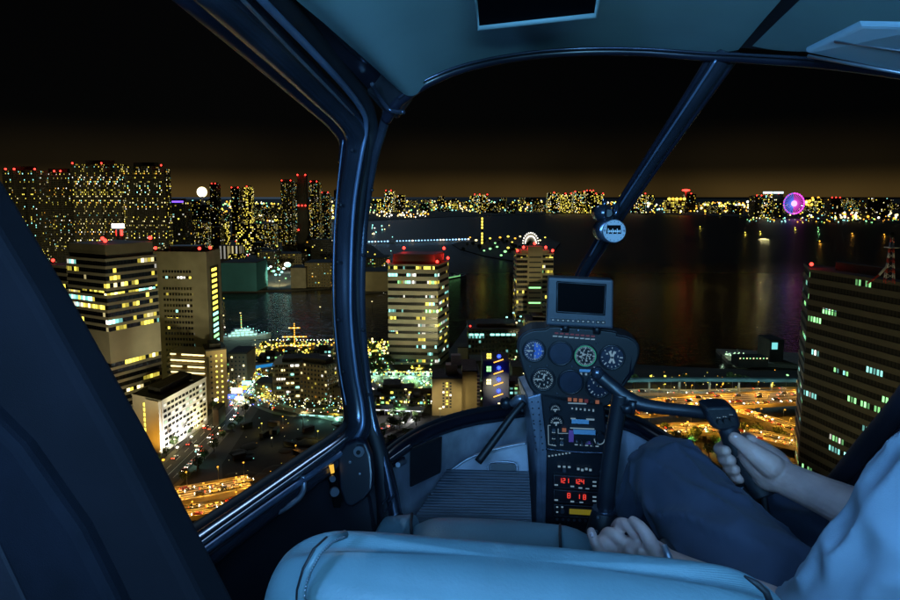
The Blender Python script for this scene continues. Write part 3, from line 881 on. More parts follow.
# named far towers: px0, px1, top, distance, material, reds
far = [(210, 217, 184, 2300, tw_d, (.3, .8)), (231, 239, 188, 2400, tw_d, (.1, .9)), (243, 251, 187, 2500, tw_c, (.5,)), (281, 292, 181, 1900, tw_b, (.1, .9)), (292, 298, 184, 2000, tw_b, (.2,)),
       (309, 319, 182, 1800, tw_a, (.2, .8)), (320, 329, 193, 2100, tw_b, (.2, .9)), (334, 341, 190, 2300, tw_d, (.5,)), (384, 394, 191, 2600, tw_a, (.2, .7)), (395, 405, 195, 2800, tw_b, ()),
       (474, 488, 195, 2700, tw_a, (.05, .4, .95)), (548, 560, 193, 2400, tw_a, (.5,)), (561, 572, 194, 2450, tw_c, (.4, .9)), (574, 585, 192, 2380, tw_a, (.1, .9)), (586, 594, 191, 2420, tw_b, (.1, .5, .9)),
       (594, 604, 194, 2500, tw_c, (.2, .9)), (622, 629, 194, 2450, tw_c, (.3,)), (631, 646, 194, 2400, tw_a, (.05, .3, .6, .95)), (686, 696, 194, 2900, tw_d, (.5,)),
       (755, 763, 196, 2600, tw_d, (.2, .8)), (764, 772, 194, 2550, tw_a, (.2, .8)), (774, 783, 194, 2600, tw_d, (.5,)), (831, 841, 198, 2700, tw_d, (.1, .5, .9)), (868, 889, 198, 2500, tw_d, ())]
FM = {tw_a.name: far_a, tw_b.name: far_b, tw_c.name: far_c, tw_d.name: far_d}
YF, YF2 = 5600.0, 4300.0
far = [(a, b_, tp, (Y if a < 345 else (YF + Y - 2400 if a < 745 else YF2 + (Y - 2600) * .6)), (m_ if a < 345 else FM[m_.name]), reds) for a, b_, tp, Y, m_, reds in far]
for i, (a, b_, tp, Y, m_, reds) in enumerate(far):
    tower(a, b_, tp, Y, m_, ['small lit tower on the far skyline beneath the night sky', 'small red topped tower on the far skyline'][bool(reds)], depth=40 if Y < 3000 else 90, group='towers on the far skyline', red=reds, pyref=200, r=Y * .0012)
for px, Y in ((768, YF2 - 40), (778.5, YF2 - 20)):
    q = P(px, 192.6, Y); m = MB(); m.box((0, 0, 0), (44, 44, 13)); o = m.build('crown_light', glow('lit_crown', (.75, .95, 1), 1.6), None, None)
    o.location = q; tag(o, 'pale lit crown on top of a tower left of the coloured wheel', 'roof light', 'lit crowns near the ferris wheel')
# ferris wheel
q = P(794, 203.5, YF2)
rt_ = thing('ferris_wheel', 'ferris wheel lit magenta and blue on the far shore', 'ferris wheel', (q.x, q.y, 3))
zc, r_ = q.z - 3, 68
blu = glow('wheel_blue', (.12, .2, 1), 1.0); 
m = MB()
m.tube([V((math.cos(w) * r_, 0, zc + math.sin(w) * r_)) for w in [k * math.pi / 24 for k in range(48)]], 4, 5, 0, True)
m.build('rim', glow('wheel_magenta', (.9, .08, .75), 1.2), rt_, local=True)
m = MB()
for k in range(36):
    w = 2 * math.pi * k / 36
    blue = math.cos(w) < -.1
    m.tube([(0, 0, zc), (math.cos(w) * r_, 0, zc + math.sin(w) * r_)], 2.0, 4, 1 if blue else 0)
m.build('spokes', [glow('wheel_spokes', (.9, .08, .75), .9), blu], rt_, local=True)
MB().tube([(0, -3, zc), (0, 3, zc)], 20, 14).build('hub', glow('wheel_hub', (1, .55, .95), 1.3), rt_, local=True)
MB().tube([(-40, 6, 0), (0, 6, zc), (40, 6, 0)], 3, 5).build('support', M_steel, rt_, local=True)
for k in range(24):
    w = 2 * math.pi * k / 24
    MB().ball((math.cos(w) * r_, -1, zc + math.sin(w) * r_), 5.5, 6, 4).build('cabin', blu if math.cos(w) < -.1 else g_mag, rt_, local=True)
# red-topped mast, gold-lit hall
q = P(686, 190, YF)
rt_ = thing('signal_mast', 'slim pale mast with a bright red top on the far shore', 'mast', (q.x, q.y, 3))
MB().tube([(0, 0, 0), (0, 0, q.z - 3)], [10, 6], 8).build('shaft', w_pale, rt_, local=True)
MB().ball((0, 0, q.z - 5), 18, 10, 6, 0, (2.0, 1, .55)).build('beacon', g_red, rt_, local=True)
foot = quadfoot(fplan(667, 205, YF), fplan(686, 205, YF), 90)
rt_, lp, hh = block('gold_lit_hall', 'wide hall with a golden floodlit roof on the far shore', foot, ZT(676, 200, YF), windows_mat('glazing_gold_hall', (.2, .15, .05), 16, 16, .8, .5, .6, 1.5, MIX_YEL), cat='hall', pent=0)
for k in range(5):
    x = lp[0][0] + (lp[1][0] - lp[0][0]) * (k + .5) / 5
    MB().ball((x, lp[0][1] - 2, hh + 10), 15, 8, 6, 0, (1, .6, .8)).build('floodlight', g_org if k % 2 else g_yel, rt_, local=True)
# stadium-like lit arch and light tower on the headland
q = G(530, 243, 3)
rt_ = thing('lit_arch_hall', 'round hall outlined by white arched lights at the headland tip', 'hall', (q.x, q.y, 2.8))
rr = 7.5 * q.y / F
MB().loft([[(math.cos(w) * rr * s_, math.sin(w) * rr * .7 * s_, z) for w in [k * math.pi / 8 for k in range(16)]] for s_, z in ((1, 0), (1, rr * .5), (.8, rr * 1.1), (.35, rr * 1.5))]).build('dome', w_pale, rt_, local=True)
for s_ in (1.03, .72):
    for k in range(13):
        w = math.pi * k / 12
        MB().ball((math.cos(w) * rr * s_, -rr * .72, .5 + math.sin(w) * rr * 1.35 * s_), 2.1, 6, 5).build('arch_light', g_wht, rt_, local=True)
q = G(482, 244, 3)
rt_ = thing('light_tower', 'slim tower lit yellow from foot to top on the headland', 'tower', (q.x, q.y, 2.8))
ht = ZT(482, 218, q.y)
MB().box((0, 0, ht / 2), (6, 6, ht)).build('shaft', w_tan, rt_, local=True)
for k in range(9): MB().box((0, -3.3, ht * (k + .5) / 9), (5, .6, ht / 13), 0).build('window', g_yel if k != 4 else M_dark, rt_, local=True)

# ---- shore blocks across the canal (picture columns, rows)
rnd = random.Random(3)
mats = {'e': tw_e, 'c': tw_c, 'a': tw_a, 'd': tw_d}
def low(px0, px1, ptop, pbase, m, label, name='warehouse', depth=30, cat='building', pent=0, group=None):
    Y = G((px0 + px1) / 2, pbase, 3).y
    return block(name, label, quadfoot(fplan(px0, pbase, Y), fplan(px1, pbase, Y), depth), ZT((px0 + px1) / 2, ptop, Y), m, cat=cat, pent=pent, group=group, base=2.6)
teal = surf('warehouse_teal', (.05, .24, .32), .7, var=.1, scale=.05)
low(222, 257, 263, 291, teal, 'windowless teal warehouse on the canal bank', depth=60)
low(258, 275, 252, 272, tw_e, 'grey blank block behind the floodlit yard', depth=50)
store = windows_mat('store_glazing', (.22, .18, .1), 5, 5, .4, .35, .14, 1.3, MIX_HOME)
low(276, 302, 254, 268, store, 'tan blank store behind the floodlit yard', depth=50)
low(291, 306, 268, 288, w_grey, 'dark low store at the right of the floodlit yard', depth=40)
low(305, 331, 263, 287, store, 'beige store with a few small windows by the canal', depth=50)
low(362, 394, 272, 291, surf('facade_shore', (.2, .17, .1), .8, var=.2, scale=.05), 'dim tan shed on the bank behind the pillar', depth=60)
low(364, 388, 258, 268, tw_e, 'dim brown shed higher up the far bank', depth=60)
low(219, 229, 246, 260, windows_mat('striped_lights', (.1, .09, .06), 9, 200, .45, .97, 1.0, 1.1, [(WARM, .5), (WHT, .5)]), 'block with glowing vertical stripes, left of its twin', depth=30, cat='office building')
low(231, 240, 246, 260, windows_mat('striped_lights_cool', (.1, .09, .06), 9, 200, .4, .97, 1.0, .9, [(WHT, .5), (WARM, .5)]), 'block with glowing pale stripes, right of its twin', depth=30, cat='office building')
for a, b_, t_, bs, k, l in ((212, 221, 227, 252, 'd', 'dim grid block behind the slab office roof'), (222, 227, 222, 248, 'c', 'thin bright yellow block'), (236, 258, 224, 250, 'c', 'long yellow lit apartment block over the canal'),
                            (265, 276, 224, 246, 'a', 'dotted apartment block right of the long yellow one'), (188, 208, 222, 252, 'a', 'apartment block of sparse lights left of the thin yellow one'), (190, 210, 205, 235, 'd', 'dim block below the glowing ball'),
                            (248, 270, 208, 216, 'e', 'grey depot under the far lights'), (262, 300, 210, 219, 'd', 'wide dim depot on the far port'), (305, 340, 240, 262, 'd', 'dark office with green roof lights behind the pillar')):
    low(a, b_, t_, bs, mats[k], l, 'canal_block', 30, 'apartment block')
# ---- rows of low far buildings
lowlab = 'low lit building among many on the far shore'
protos = []
for m_ in (tw_e, tw_c, tw_d, tw_a):
    o = MB().shell([(-1, -1), (1, -1), (1, 1), (-1, 1)], 0, 1, 0)
    for i in range(len(o.uv)):
        if o.uv[i]: o.uv[i] = [(u * 26, v_ * 26) for u, v_ in o.uv[i]]
    protos.append(o.mesh('far_building', m_))
def farb(px, py, w, h, d=20, k=None):
    q = G(px, py, 2.6)
    o = bpy.data.objects.new('far_building', protos[rnd.randrange(4) if k is None else k]); col.objects.link(o)
    o.location = q; o.scale = (w / 2, d, h); o.rotation_euler = (0, 0, rnd.uniform(-.3, .3))
    return tag(o, lowlab, 'building', 'low buildings along the far shore')
for i in range(150):
    px = rnd.uniform(170, 345) if i < 50 else rnd.uniform(350, 900)
    py = rnd.uniform(203, 214)
    if i < 35: px, py = rnd.uniform(168, 300), rnd.uniform(212, 224)
    Y = G(px, py, 2.6).y
    farb(px, py, rnd.uniform(5, 14) * Y / F, rnd.uniform(2.5, 9) * Y / F)
for i in range(22):      # between the near towers and the canal
    px, py = rnd.uniform(168, 285), rnd.uniform(230, 262)
    Y = G(px, py, 2.6).y
    farb(px, py, rnd.uniform(7, 14) * Y / F, rnd.uniform(5, 14) * Y / F, 14)
# ---- the mass of far lights
m = MB(); lm = [g_yel, g_warm, g_wht, g_cyn, g_grn, g_org, g_red, g_blue]
def dot(px, py, rpx, k, z=None):
    q = G(px, py, 3)
    r = rpx * q.y / F
    m.ball((q.x, q.y, q.z + r * rnd.uniform(.5, 2.5)), r, 5, 4, k)
def strip(n, x0, x1, y0, y1, r0, r1, ks):
    for _ in range(n): dot(rnd.uniform(x0, x1), rnd.uniform(y0, y1), rnd.uniform(r0, r1), rnd.choice(ks))
strip(380, 165, 345, 202, 224, .35, .9, [0, 0, 1, 1, 2, 5, 3, 4])
strip(170, 250, 345, 211, 220, .6, 1.3, [0, 1, 1, 2, 5, 2, 1])
strip(60, 165, 250, 206, 216, .5, 1.0, [0, 0, 5, 1, 2])
strip(70, 250, 345, 204, 212, .5, 1.0, [0, 0, 5, 1])
strip(480, 350, 640, 201, 212, .35, .9, [0, 0, 0, 1, 1, 2, 5, 3, 4])
strip(60, 365, 430, 213, 218, .4, 1.0, [1, 1, 2, 5])
strip(60, 430, 540, 203, 209, .5, .9, [0, 0, 1, 5])
strip(130, 688, 754, 203, 213, .5, 1.25, [0, 0, 1, 5, 5, 0, 2])
strip(90, 640, 690, 203, 213, .4, 1.0, [0, 1, 5, 3, 2])
strip(140, 750, 905, 206, 219, .35, .85, [0, 1, 2, 5, 0, 3, 6])
strip(45, 806, 835, 200, 207, .7, 1.4, [0, 5, 5, 1])
strip(40, 835, 905, 214, 220, .8, 1.4, [1, 2, 2, 5])
strip(60, 745, 905, 219, 223, .3, .7, [0, 4, 5, 3])
strip(120, 168, 300, 222, 262, .35, .8, [0, 1, 2, 3, 4, 6])
strip(40, 300, 345, 238, 262, .4, .8, [3, 2, 7, 0])
strip(70, 168, 225, 252, 330, .3, .7, [0, 1, 2])
strip(30, 350, 395, 225, 238, .4, .8, [3, 2, 1])
strip(34, 365, 396, 250, 290, .4, .8, [0, 1, 3])
o = m.build('city_lights', lm); tag(o, 'mass of small yellow and white lights along the far shore', 'city lights', kind='stuff')
# floodlit yard by the canal: strong lamps whose light lies on the water
for px, py, c, en, r in ((268, 277, 'c', 40000, 3.4), (274, 280, 'c', 40000, 2.8), (271, 275, 'h', 30000, 2.6), (279, 278, 'c', 30000, 2.6), (288, 273, 'c', 160000, 6), (287.6, 272.6, 'h', 0, 6.6), (265, 279, 'c', 20000, 2.6), (282, 281, 'c', 20000, 2.6), (276, 284, 'c', 9000, 2.4), (294, 281, 'c', 12000, 2.4), (300, 279, 'g', 12000, 2.4), (262, 274, 'c', 9000, 2.4), (284, 277, 'h', 9000, 2.8), (280, 284, 'c', 9000, 1.6), (292, 286, 'c', 30000, 2.0), (286, 288, 'g', 9000, 1.5), (264, 283, 'c', 6000, 1.6),
                         (298, 284, 'c', 20000, 1.6), (322, 285, 'c', 22000, 1.8), (326, 286, 'h', 9000, 1.6), (312, 284, 'y', 22000, 1.8), (228, 289, 'c', 6000, 1.6), (236, 289.5, 'c', 3000, 1.2), (278, 276, 'g', 3000, 1.4), (270, 272, 'c', 3000, 1.5)):
    street_lamp(G(px, py, 2.6), c, en, 16.0, r, 'in the floodlit canal yard', 'floodlights of the canal yard')
# lamps whose reflections stripe the bay
for px, py, c, en, r in ((484, 254, 'g', 22000, 1.6), (501, 259, 'g', 60000, 1.8), (490, 252, 'g', 3000, 2.2), (497, 250, 'g', 3000, 2.0), (508, 251, 'y', 3000, 2.2), (516, 252, 'y', 3000, 1.8), (476, 243, 'w', 3000, 2.6), (490, 241, 'y', 3000, 2.2),
                         (500, 240, 'o', 3000, 2.4), (508, 239, 'y', 3000, 2.6), (515, 241, 'o', 3000, 2.2), (520, 239, 'w', 3000, 2.0), (545, 240, 'y', 3000, 1.8), (512, 245, 'y', 3000, 1.6), (495, 246, 'g', 3000, 1.8), (505, 255, 'g', 3000, 2.4), (540, 243, 'w', 0, 1.8), (470, 240, 'o', 0, 1.8), (522, 255, 'y', 0, 1.8)):
    street_lamp(G(px, py, 2.8), c, max(en, 6000), 9.0, r * 1.7, 'on the wooded headland', 'lamps of the headland')
for k in range(34):
    px = 366 + k * 3.1
    bl = rnd.random()
    if 388 < px < 395: continue
    street_lamp(G(px, 243.7 - (px - 366) * .0275, 3), 'b' if bl < .7 else 'h', 3000 if k % 4 == 0 else 0, 6.0, rnd.choice([2.6, 3.4]), 'along the jetty', 'lamps along the jetty')
for px, py, c, en in ((654, 214, 'o', 160000), (664, 214, 'c', 160000), (680, 215, 'y', 120000), (650, 214, 'o', 120000), (720, 216, 'y', 120000), (705, 216, 'o', 90000), (740, 216, 'y', 120000), (762, 217, 'o', 90000), (818, 221, 'c', 90000), (570, 213, 'y', 120000), (600, 213, 'o', 120000), (385, 217, 'w', 60000), (332, 221, 'w', 60000), (290, 221, 'h', 90000), (296, 221, 'h', 90000), (860, 221, 'w', 100000), (480, 215, 'y', 90000), (424, 216, 'y', 60000)):
    street_lamp(G(px, py, 2.6), c, en, 16.0, 4.5, 'at the edge of the far shore', 'lamps along the far quay')
# ================================================================== roads, motorway, cars, trees, boats
def ribbon_path(pts, wid, n=8):
    """pts: ground points; returns left, right edge lists along a smooth curve"""
    cs = [V(p) for p in spline([tuple(p) for p in pts], n)]
    Ls, Rs = [], []
    for i, p in enumerate(cs):
        d = cs[min(i + 1, len(cs) - 1)] - cs[max(i - 1, 0)]; d.z = 0; d.normalize()
        s_ = V((-d.y, d.x, 0)) * wid / 2
        Ls.append(p + s_); Rs.append(p - s_)
    return cs, Ls, Rs
def road(name, pts, wid, z, lanes=4):
    cs, L, R_ = ribbon_path([V((p.x, p.y, z)) for p in pts], wid)
    b = MB(); b.grid([R_, L], 0, False); tag(b.build(name, M_asph), kind='structure')
    b = MB()
    for k in range(1, lanes):
        f_ = k / lanes
        for i in range(0, len(cs) - 1):
            if lanes > 2 and k == lanes // 2 or i % 2 == 0:
                a0, a1 = L[i].lerp(R_[i], f_ - .008), L[i].lerp(R_[i], f_ + .008)
                c0, c1 = L[i + 1].lerp(R_[i + 1], f_ - .008), L[i + 1].lerp(R_[i + 1], f_ + .008)
                up_ = V((0, 0, .006))
                b.add([a1 + up_, a0 + up_, c0 + up_, c1 + up_], [(0, 3, 2, 1)])
    if b.v: tag(b.build('road_markings', M_line), kind='structure')
    for s_, E in ((1, L), (-1, R_)):
        b = MB()
        out = [p + (p - c).normalized() * 3.2 for p, c in zip(E, cs)]
        k = V((0, 0, .14))
        if s_ > 0: b.grid([[p + k for p in E], [p + k for p in out]], 0, False); b.grid([E, [p + k for p in E]], 0, False)
        else: b.grid([[p + k for p in out], [p + k for p in E]], 0, False); b.grid([[p + k for p in E], E], 0, False)
        tag(b.build('pavement', M_pave), kind='structure')
    return cs, L, R_
# ---- cars: body, glazing, wheels, lamps
M_tyre = surf('tyre', (.02, .02, .02), .9, var=0)
M_cglass = surf('car_glass', (.01, .012, .015), .1, var=0)
g_head = glow('headlamp', (1, .93, .72), 14.0); g_tail = glow('tail_lamp', (1, .05, .01), 9.0)
car_cols = {'white': (.7, .7, .68), 'black': (.02, .02, .022), 'silver': (.4, .41, .42), 'dark red': (.25, .02, .02), 'yellow': (.7, .45, .03)}
car_proto = {}
def make_car(cname, taxi=False):
    paint = surf('paint_' + cname.replace(' ', '_'), car_cols[cname], .3, .2, var=.05, coat=.6)
    L_, W_, zz = 4.5, 1.75, .62
    root = thing('parked_car' if False else 'car', 'car', 'car', (0, 0, -50))
    prof = [(-2.25, .35), (-2.25, .85), (-1.35, .98), (-.75, 1.42), (.85, 1.45), (1.65, 1.0), (2.2, .92), (2.25, .35)]
    secs = []
    for y, k in ((-W_ / 2, 1), (-W_ / 2 + .02, 1), (W_ / 2 - .02, 1), (W_ / 2, 1)):
        secs.append([V((y * (.82 if z > 1.1 else 1.0), x, z)) for x, z in prof])
    b = MB(); b.loft(secs, 0); b.s = [False] * len(b.s); b.build('body', paint, root, local=True)
    g = MB()
    g.add([(-.62, -1.3, 1.02), (.62, -1.3, 1.02), (.6, -.8, 1.4), (-.6, -.8, 1.4)], [(0, 1, 2, 3)])
    g.add([(-.6, .9, 1.42), (.6, .9, 1.42), (.62, 1.6, 1.04), (-.62, 1.6, 1.04)], [(3, 2, 1, 0)])
    for s_ in (-1, 1): g.box((s_ * .81, 0.05, 1.18), (.06, 1.9, .34))
    for i, p in enumerate(g.v): p.z += .012; p.y *= 1.012
    g.build('windows', M_cglass, root, local=True)
    for x in (-.8, .8):
        for y in (-1.4, 1.4): MB().tube([(x - .1, y, .32), (x + .1, y, .32)], .32, 10).build('wheel', M_tyre, root, local=True)
        MB().ball((x * .78, 2.25, .68), .27, 6, 4, 0, (1.3, .5, .8)).build('headlight', g_head, root, local=True)
        MB().ball((x * .85, -2.25, .78), .24, 6, 4, 0, (1.2, .5, .7)).build('tail_light', g_tail, root, local=True)
    return root
car_i = 0
def car(p, dirv, cname, lab, grp):
    rz = math.atan2(-dirv.x, dirv.y)
    if cname not in car_proto:
        o = make_car(cname); car_proto[cname] = o; o.location = p; o.rotation_euler = (0, 0, rz); tag(o, lab, None, grp)
    else: o = dup(car_proto[cname], p, rz, lab, grp)
    o['category'] = 'car'
    return o
rnd = random.Random(8)
def traffic(cs, offs, n, z, where, grp, t0=0.0, t1=1.0):
    for k in range(n):
        f_ = t0 + (t1 - t0) * (k + rnd.uniform(.1, .9)) / n
        x = f_ * (len(cs) - 1.001); i = int(x); p = cs[i].lerp(cs[i + 1], x - i)
        d = (cs[i + 1] - cs[i]); d.z = 0; d.normalize(); n_ = V((-d.y, d.x, 0))
        o = rnd.choice(offs)
        cn = rnd.choice(['white', 'black', 'silver', 'dark red', 'white'])
        car(p + n_ * o + V((0, 0, z)), d if o > 0 else -d, cn, f'{cn} car driving {where}', grp)
# street by the white building, going away to the blue footbridge
st = [G(*p, 3) for p in ((120, 520), (165, 478), (200, 444), (228, 414), (250, 388), (262, 374))]
cs, L, R_ = road('road', st, 17, 3.03, 4)
traffic(cs, (6.2, 2.4, -2.4, -6.2), 34, .01, 'along the street below the white office', 'cars on the street by the white office', .15, 1)
M_hedge_pts = []
for k in range(11):
    f_ = .22 + k * .07; x = f_ * (len(cs) - 1.001); i = int(x)
    street_lamp(V(L[i]) + (L[i] - cs[i]).normalized() * 1.2, 'w' if k % 3 else 'h', 9000 if k in (3, 6) else (1500 if k % 2 == 0 else 700), 8.0, .5 if k not in (3, 6) else 1.4, 'on the street by the white office', 'lamps of the street by the white office')
    if k % 2: street_lamp(V(R_[i]) + (R_[i] - cs[i]).normalized() * 1.2, 'c' if k % 4 == 1 else 'w', 700, 8.0, .5, 'on the street by the white office', 'lamps of the street by the white office')
# floodlights at the foot of the white building
for px, py, en, cc in ((164, 468, 16000, 'o'), (178, 455, 60000, 'h'), (192, 444, 60000, 'h'), (204, 433, 45000, 'w'), (140, 462, 20000, 'o')):
    o = street_lamp(G(px, py, 3), cc, 0, 5.0, .8, 'at the foot of the white office', 'floodlights of the white office')
    q = G(px, py, 3) + V((0, 0, 5.5)); spot(q, q + V((-14 if px > 170 else 4, 9, 8)), en * .4, GL[cc][1], 130, .5, o)
# shop signs at the far end of the street
for k, (px, py, w, h, g) in enumerate(((232, 402, 7, 3, g_blue), (237, 396, 8, 4, g_wht), (243, 393, 6, 3, g_org), (240, 404, 6, 3, g_warm), (247, 388, 7, 3, g_cyn))):
    q = G(px, py, 3); o = thing('lit_sign', ['blue lit sign board', 'bright white lit sign board', 'orange lit sign board', 'warm lit sign board', 'cyan lit sign board'][k] + ' over the far end of the street', 'sign', q)
    MB().box((0, 0, 4), (w, .4, h)).build('panel', g, o, local=True); MB().tube([(0, .4, 0), (0, .4, 4)], .15, 5).build('post', M_steel, o, local=True)
    lamp(q + V((0, -2, 4)), 1200, (1, .9, .6) if k in (1, 3) else ((.2, .5, 1) if k in (0, 4) else ORG), .4, o)
# blue footbridge
a, b_ = G(248, 370, 8), G(274, 366, 8)
o = thing('footbridge', 'covered footbridge glowing blue between the brown block and grid apartments', 'bridge', a)
d = b_ - a; d.z = 0; L_ = d.length; d.normalize(); Mz = Matrix.Rotation(math.atan2(d.y, d.x), 4, 'Z')
c = (b_ - a) * .5
MB().box((c.x, c.y, 0), (L_, 5, .6), 0, Mz).box((c.x, c.y, 3.6), (L_, 5.4, .4), 0, Mz).build('deck', M_conc, o, local=True)
MB().box((c.x, c.y, 1.9), (L_, 4.6, 2.4), 0, Mz).build('glazing', glow('footbridge_blue', (.02, .32, .8), .6), o, local=True)
m = MB()
for f_ in (.1, .5, .9): m.tube([V((0, 0, -5)) + (b_ - a) * f_, V((0, 0, -.3)) + (b_ - a) * f_], .5, 6)
m.build('pillar', M_conc, o, local=True)
# second road across the foot of the towers by the water, and plaza streets
st2 = [G(*p, 3) for p in ((250, 396), (290, 412), (345, 410), (372, 402), (432, 392))]
cs2, L2, R2 = road('road', st2, 11, 3.03, 2)
traffic(cs2, (2.6, -2.6), 16, .01, 'on the road beside the dark plot', 'cars on the road beside the dark plot')
for k in range(9):
    i = int(k / 9 * (len(cs2) - 2)); street_lamp(V(L2[i]), 'w' if k % 2 else 'g', 700, 8, .5, 'on the road beside the dark plot', 'lamps of the road beside the dark plot')
st3 = [G(*p, 3) for p in ((300, 480), (372, 437), (398, 424), (418, 402), (428, 372))]
cs3, L3, R3 = road('road', st3, 10, 3.045, 2)
traffic(cs3, (2.4, -2.4), 10, .01, 'on the curved street by the tan tower', 'cars on the curved street by the tan tower')
for k in range(7):
    i = int((k + .4) / 7 * (len(cs3) - 2)); street_lamp(V(L3[i]), ['y', 'g', 'h'][k % 3], 700, 8, .5, 'on the curved street by the tan tower', 'lamps of the curved street')
# lit canopies: long pale roofs in front of the station hall
def canopy(p0, p1, wid, z, name, label, g, col_, en):
    a, b_ = G(*p0, z), G(*p1, z); d = b_ - a; d.z = 0; L_ = d.length; d.normalize()
    o = thing(name, label, 'canopy', (a.x, a.y, 3)); Mz = Matrix.Rotation(math.atan2(d.y, d.x), 4, 'Z'); c = (b_ - a) * .5; c.z = z - 3
    MB().box(c, (L_, wid, .4), 0, Mz).build('roof', w_pale, o, local=True)
    s_ = V((d.y, -d.x, 0)) * (wid / 2 + .15)
    for k in range(max(3, int(L_ / 6))):
        f_ = (k + .5) / max(3, int(L_ / 6)); q = (b_ - a) * f_ + s_; q.z = z - 3.2
        MB().box(q, (3.6, .3, .6), 0, Mz).build('strip_light', g, o, local=True)
    m = MB()
    for f_ in (.05, .35, .65, .95):
        q = (b_ - a) * f_; m.tube([(q.x, q.y, 0), (q.x, q.y, z - 3.2)], .25, 6)
    m.build('pillar', M_steel, o, local=True)
    for k in range(3):
        q = V((a.x, a.y, 0)) + V(((b_ - a) * ((k + .5) / 3)).to_tuple()) + s_ * 1.8
        lamp(V((q.x, q.y, z - 1)), en, col_, .5, o)
canopy((364, 407), (424, 409), 9, 8, 'bus_canopy', 'long white lit canopy beside the curved street', glow('canopy_white', (.9, .92, 1), 1.3), (.9, .92, 1), 3800)
canopy((386, 392), (432, 390), 6, 7, 'station_canopy', 'short yellow lit canopy in front of the station hall', g_yel, YEL, 1800)
canopy((372, 384), (384, 395), 5, 9, 'stair_canopy', 'slanting canopy of white lights left of the station hall', g_wht, WHT, 1500)
canopy((300, 413), (346, 416), 5, 6, 'market_canopy', 'row of pale lit roofs along the edge of the dark plot', g_cyn, CYN, 1200)
canopy((520, 360), (552, 358), 8, 7, 'quay_canopy', 'green lit canopy by the quay left of the instrument panel', g_grn, GRN, 1500)
low(383, 400, 386, 404, w_dark, 'dark cube kiosk between the lit canopies', 'kiosk', 14)
low(312, 345, 388, 402, w_brown, 'dim low hall beside the grid apartments', 'low_hall', 18)
low(458, 472, 348, 362, w_pale, 'pale square rooftop block behind the tan tower', 'small_block', 14)
low(255, 272, 384, 393, w_dark, 'dark low shop under the blue footbridge', 'low_shop', 16)
low(213, 219, 410, 426, w_brown, 'small brown house squeezed right of the white office', 'town_house', 12)
low(470, 482, 362, 378, w_dark, 'dark low block between tan tower and quay office', 'low_shop', 20)
low(512, 530, 368, 384, w_dark, 'dark low block with lit eaves left of the instrument panel', 'low_shop', 20)
low(512, 540, 385, 404, w_brown, 'dim brown block below the instrument panel edge', 'low_shop', 20)
# ---- things on the dark plot: earth mounds, plant, hoarding, huts
for k in range(16):
    px, py = rnd.uniform(225, 345), rnd.uniform(418, 490)
    q = G(px, py, 3)
    m = MB(); rr = rnd.uniform(3, 9); m.ball((0, 0, 0), rr, 9, 6, 0, (1, rnd.uniform(.6, 1.2), rnd.uniform(.12, .25)))
    for v_ in m.v: v_ += V((noise.noise(v_ * .4 + V((k, 0, 0))), noise.noise(v_ * .4 + V((0, k, 0))), noise.noise(v_ * .5 + V((0, 0, k))) * .5)) * rr * .15
    o = m.build('earth_mound', M_lot); o.location = q; tag(o, 'low heap of bare earth on the dark building plot', 'mound', 'earth heaps on the building plot')
for k in range(9):
    q = G(rnd.uniform(235, 350), rnd.uniform(415, 470), 3)
    o = thing('site_hut', 'dim site hut on the dark building plot', 'hut', q, rnd.uniform(0, 3), 'site huts on the building plot')
    MB().box((0, 0, 1.4), (7, 2.8, 2.8)).build('wall', surf('site_hut_wall', rnd.choice([(.09, .085, .06), (.05, .06, .04), (.07, .04, .025)]), .8, var=.2), o, local=True)
    MB().box((0, 0, 2.9), (7.4, 3.1, .2)).build('roof', M_roof, o, local=True)
    MB().box((1, -1.42, 1.3), (1, .06, 2)).build('door', M_dark, o, local=True)
a, b_ = G(252, 404, 3), G(352, 425, 3)
m = MB(); d = b_ - a
for k in range(40):
    p = a + d * (k / 40); m.box((p.x, p.y, 4.5), (d.length / 40 * .96, .15, 3), 0, Matrix.Rotation(math.atan2(d.y, d.x), 4, 'Z'))
tag(m.build('hoarding', w_grey, loc=a), 'pale site hoarding along the far edge of the dark plot', 'fence')
for px, py, c, en in ((283, 425, 'o', 900), (318, 440, 'y', 900), (305, 416, 'w', 900), (262, 432, 'y', 700), (336, 418, 'y', 900), (272, 447, 'w', 500), (296, 455, 'o', 500)):
    street_lamp(G(px, py, 3), c, en, 6, .45, 'on the dark building plot', 'work lamps on the building plot')
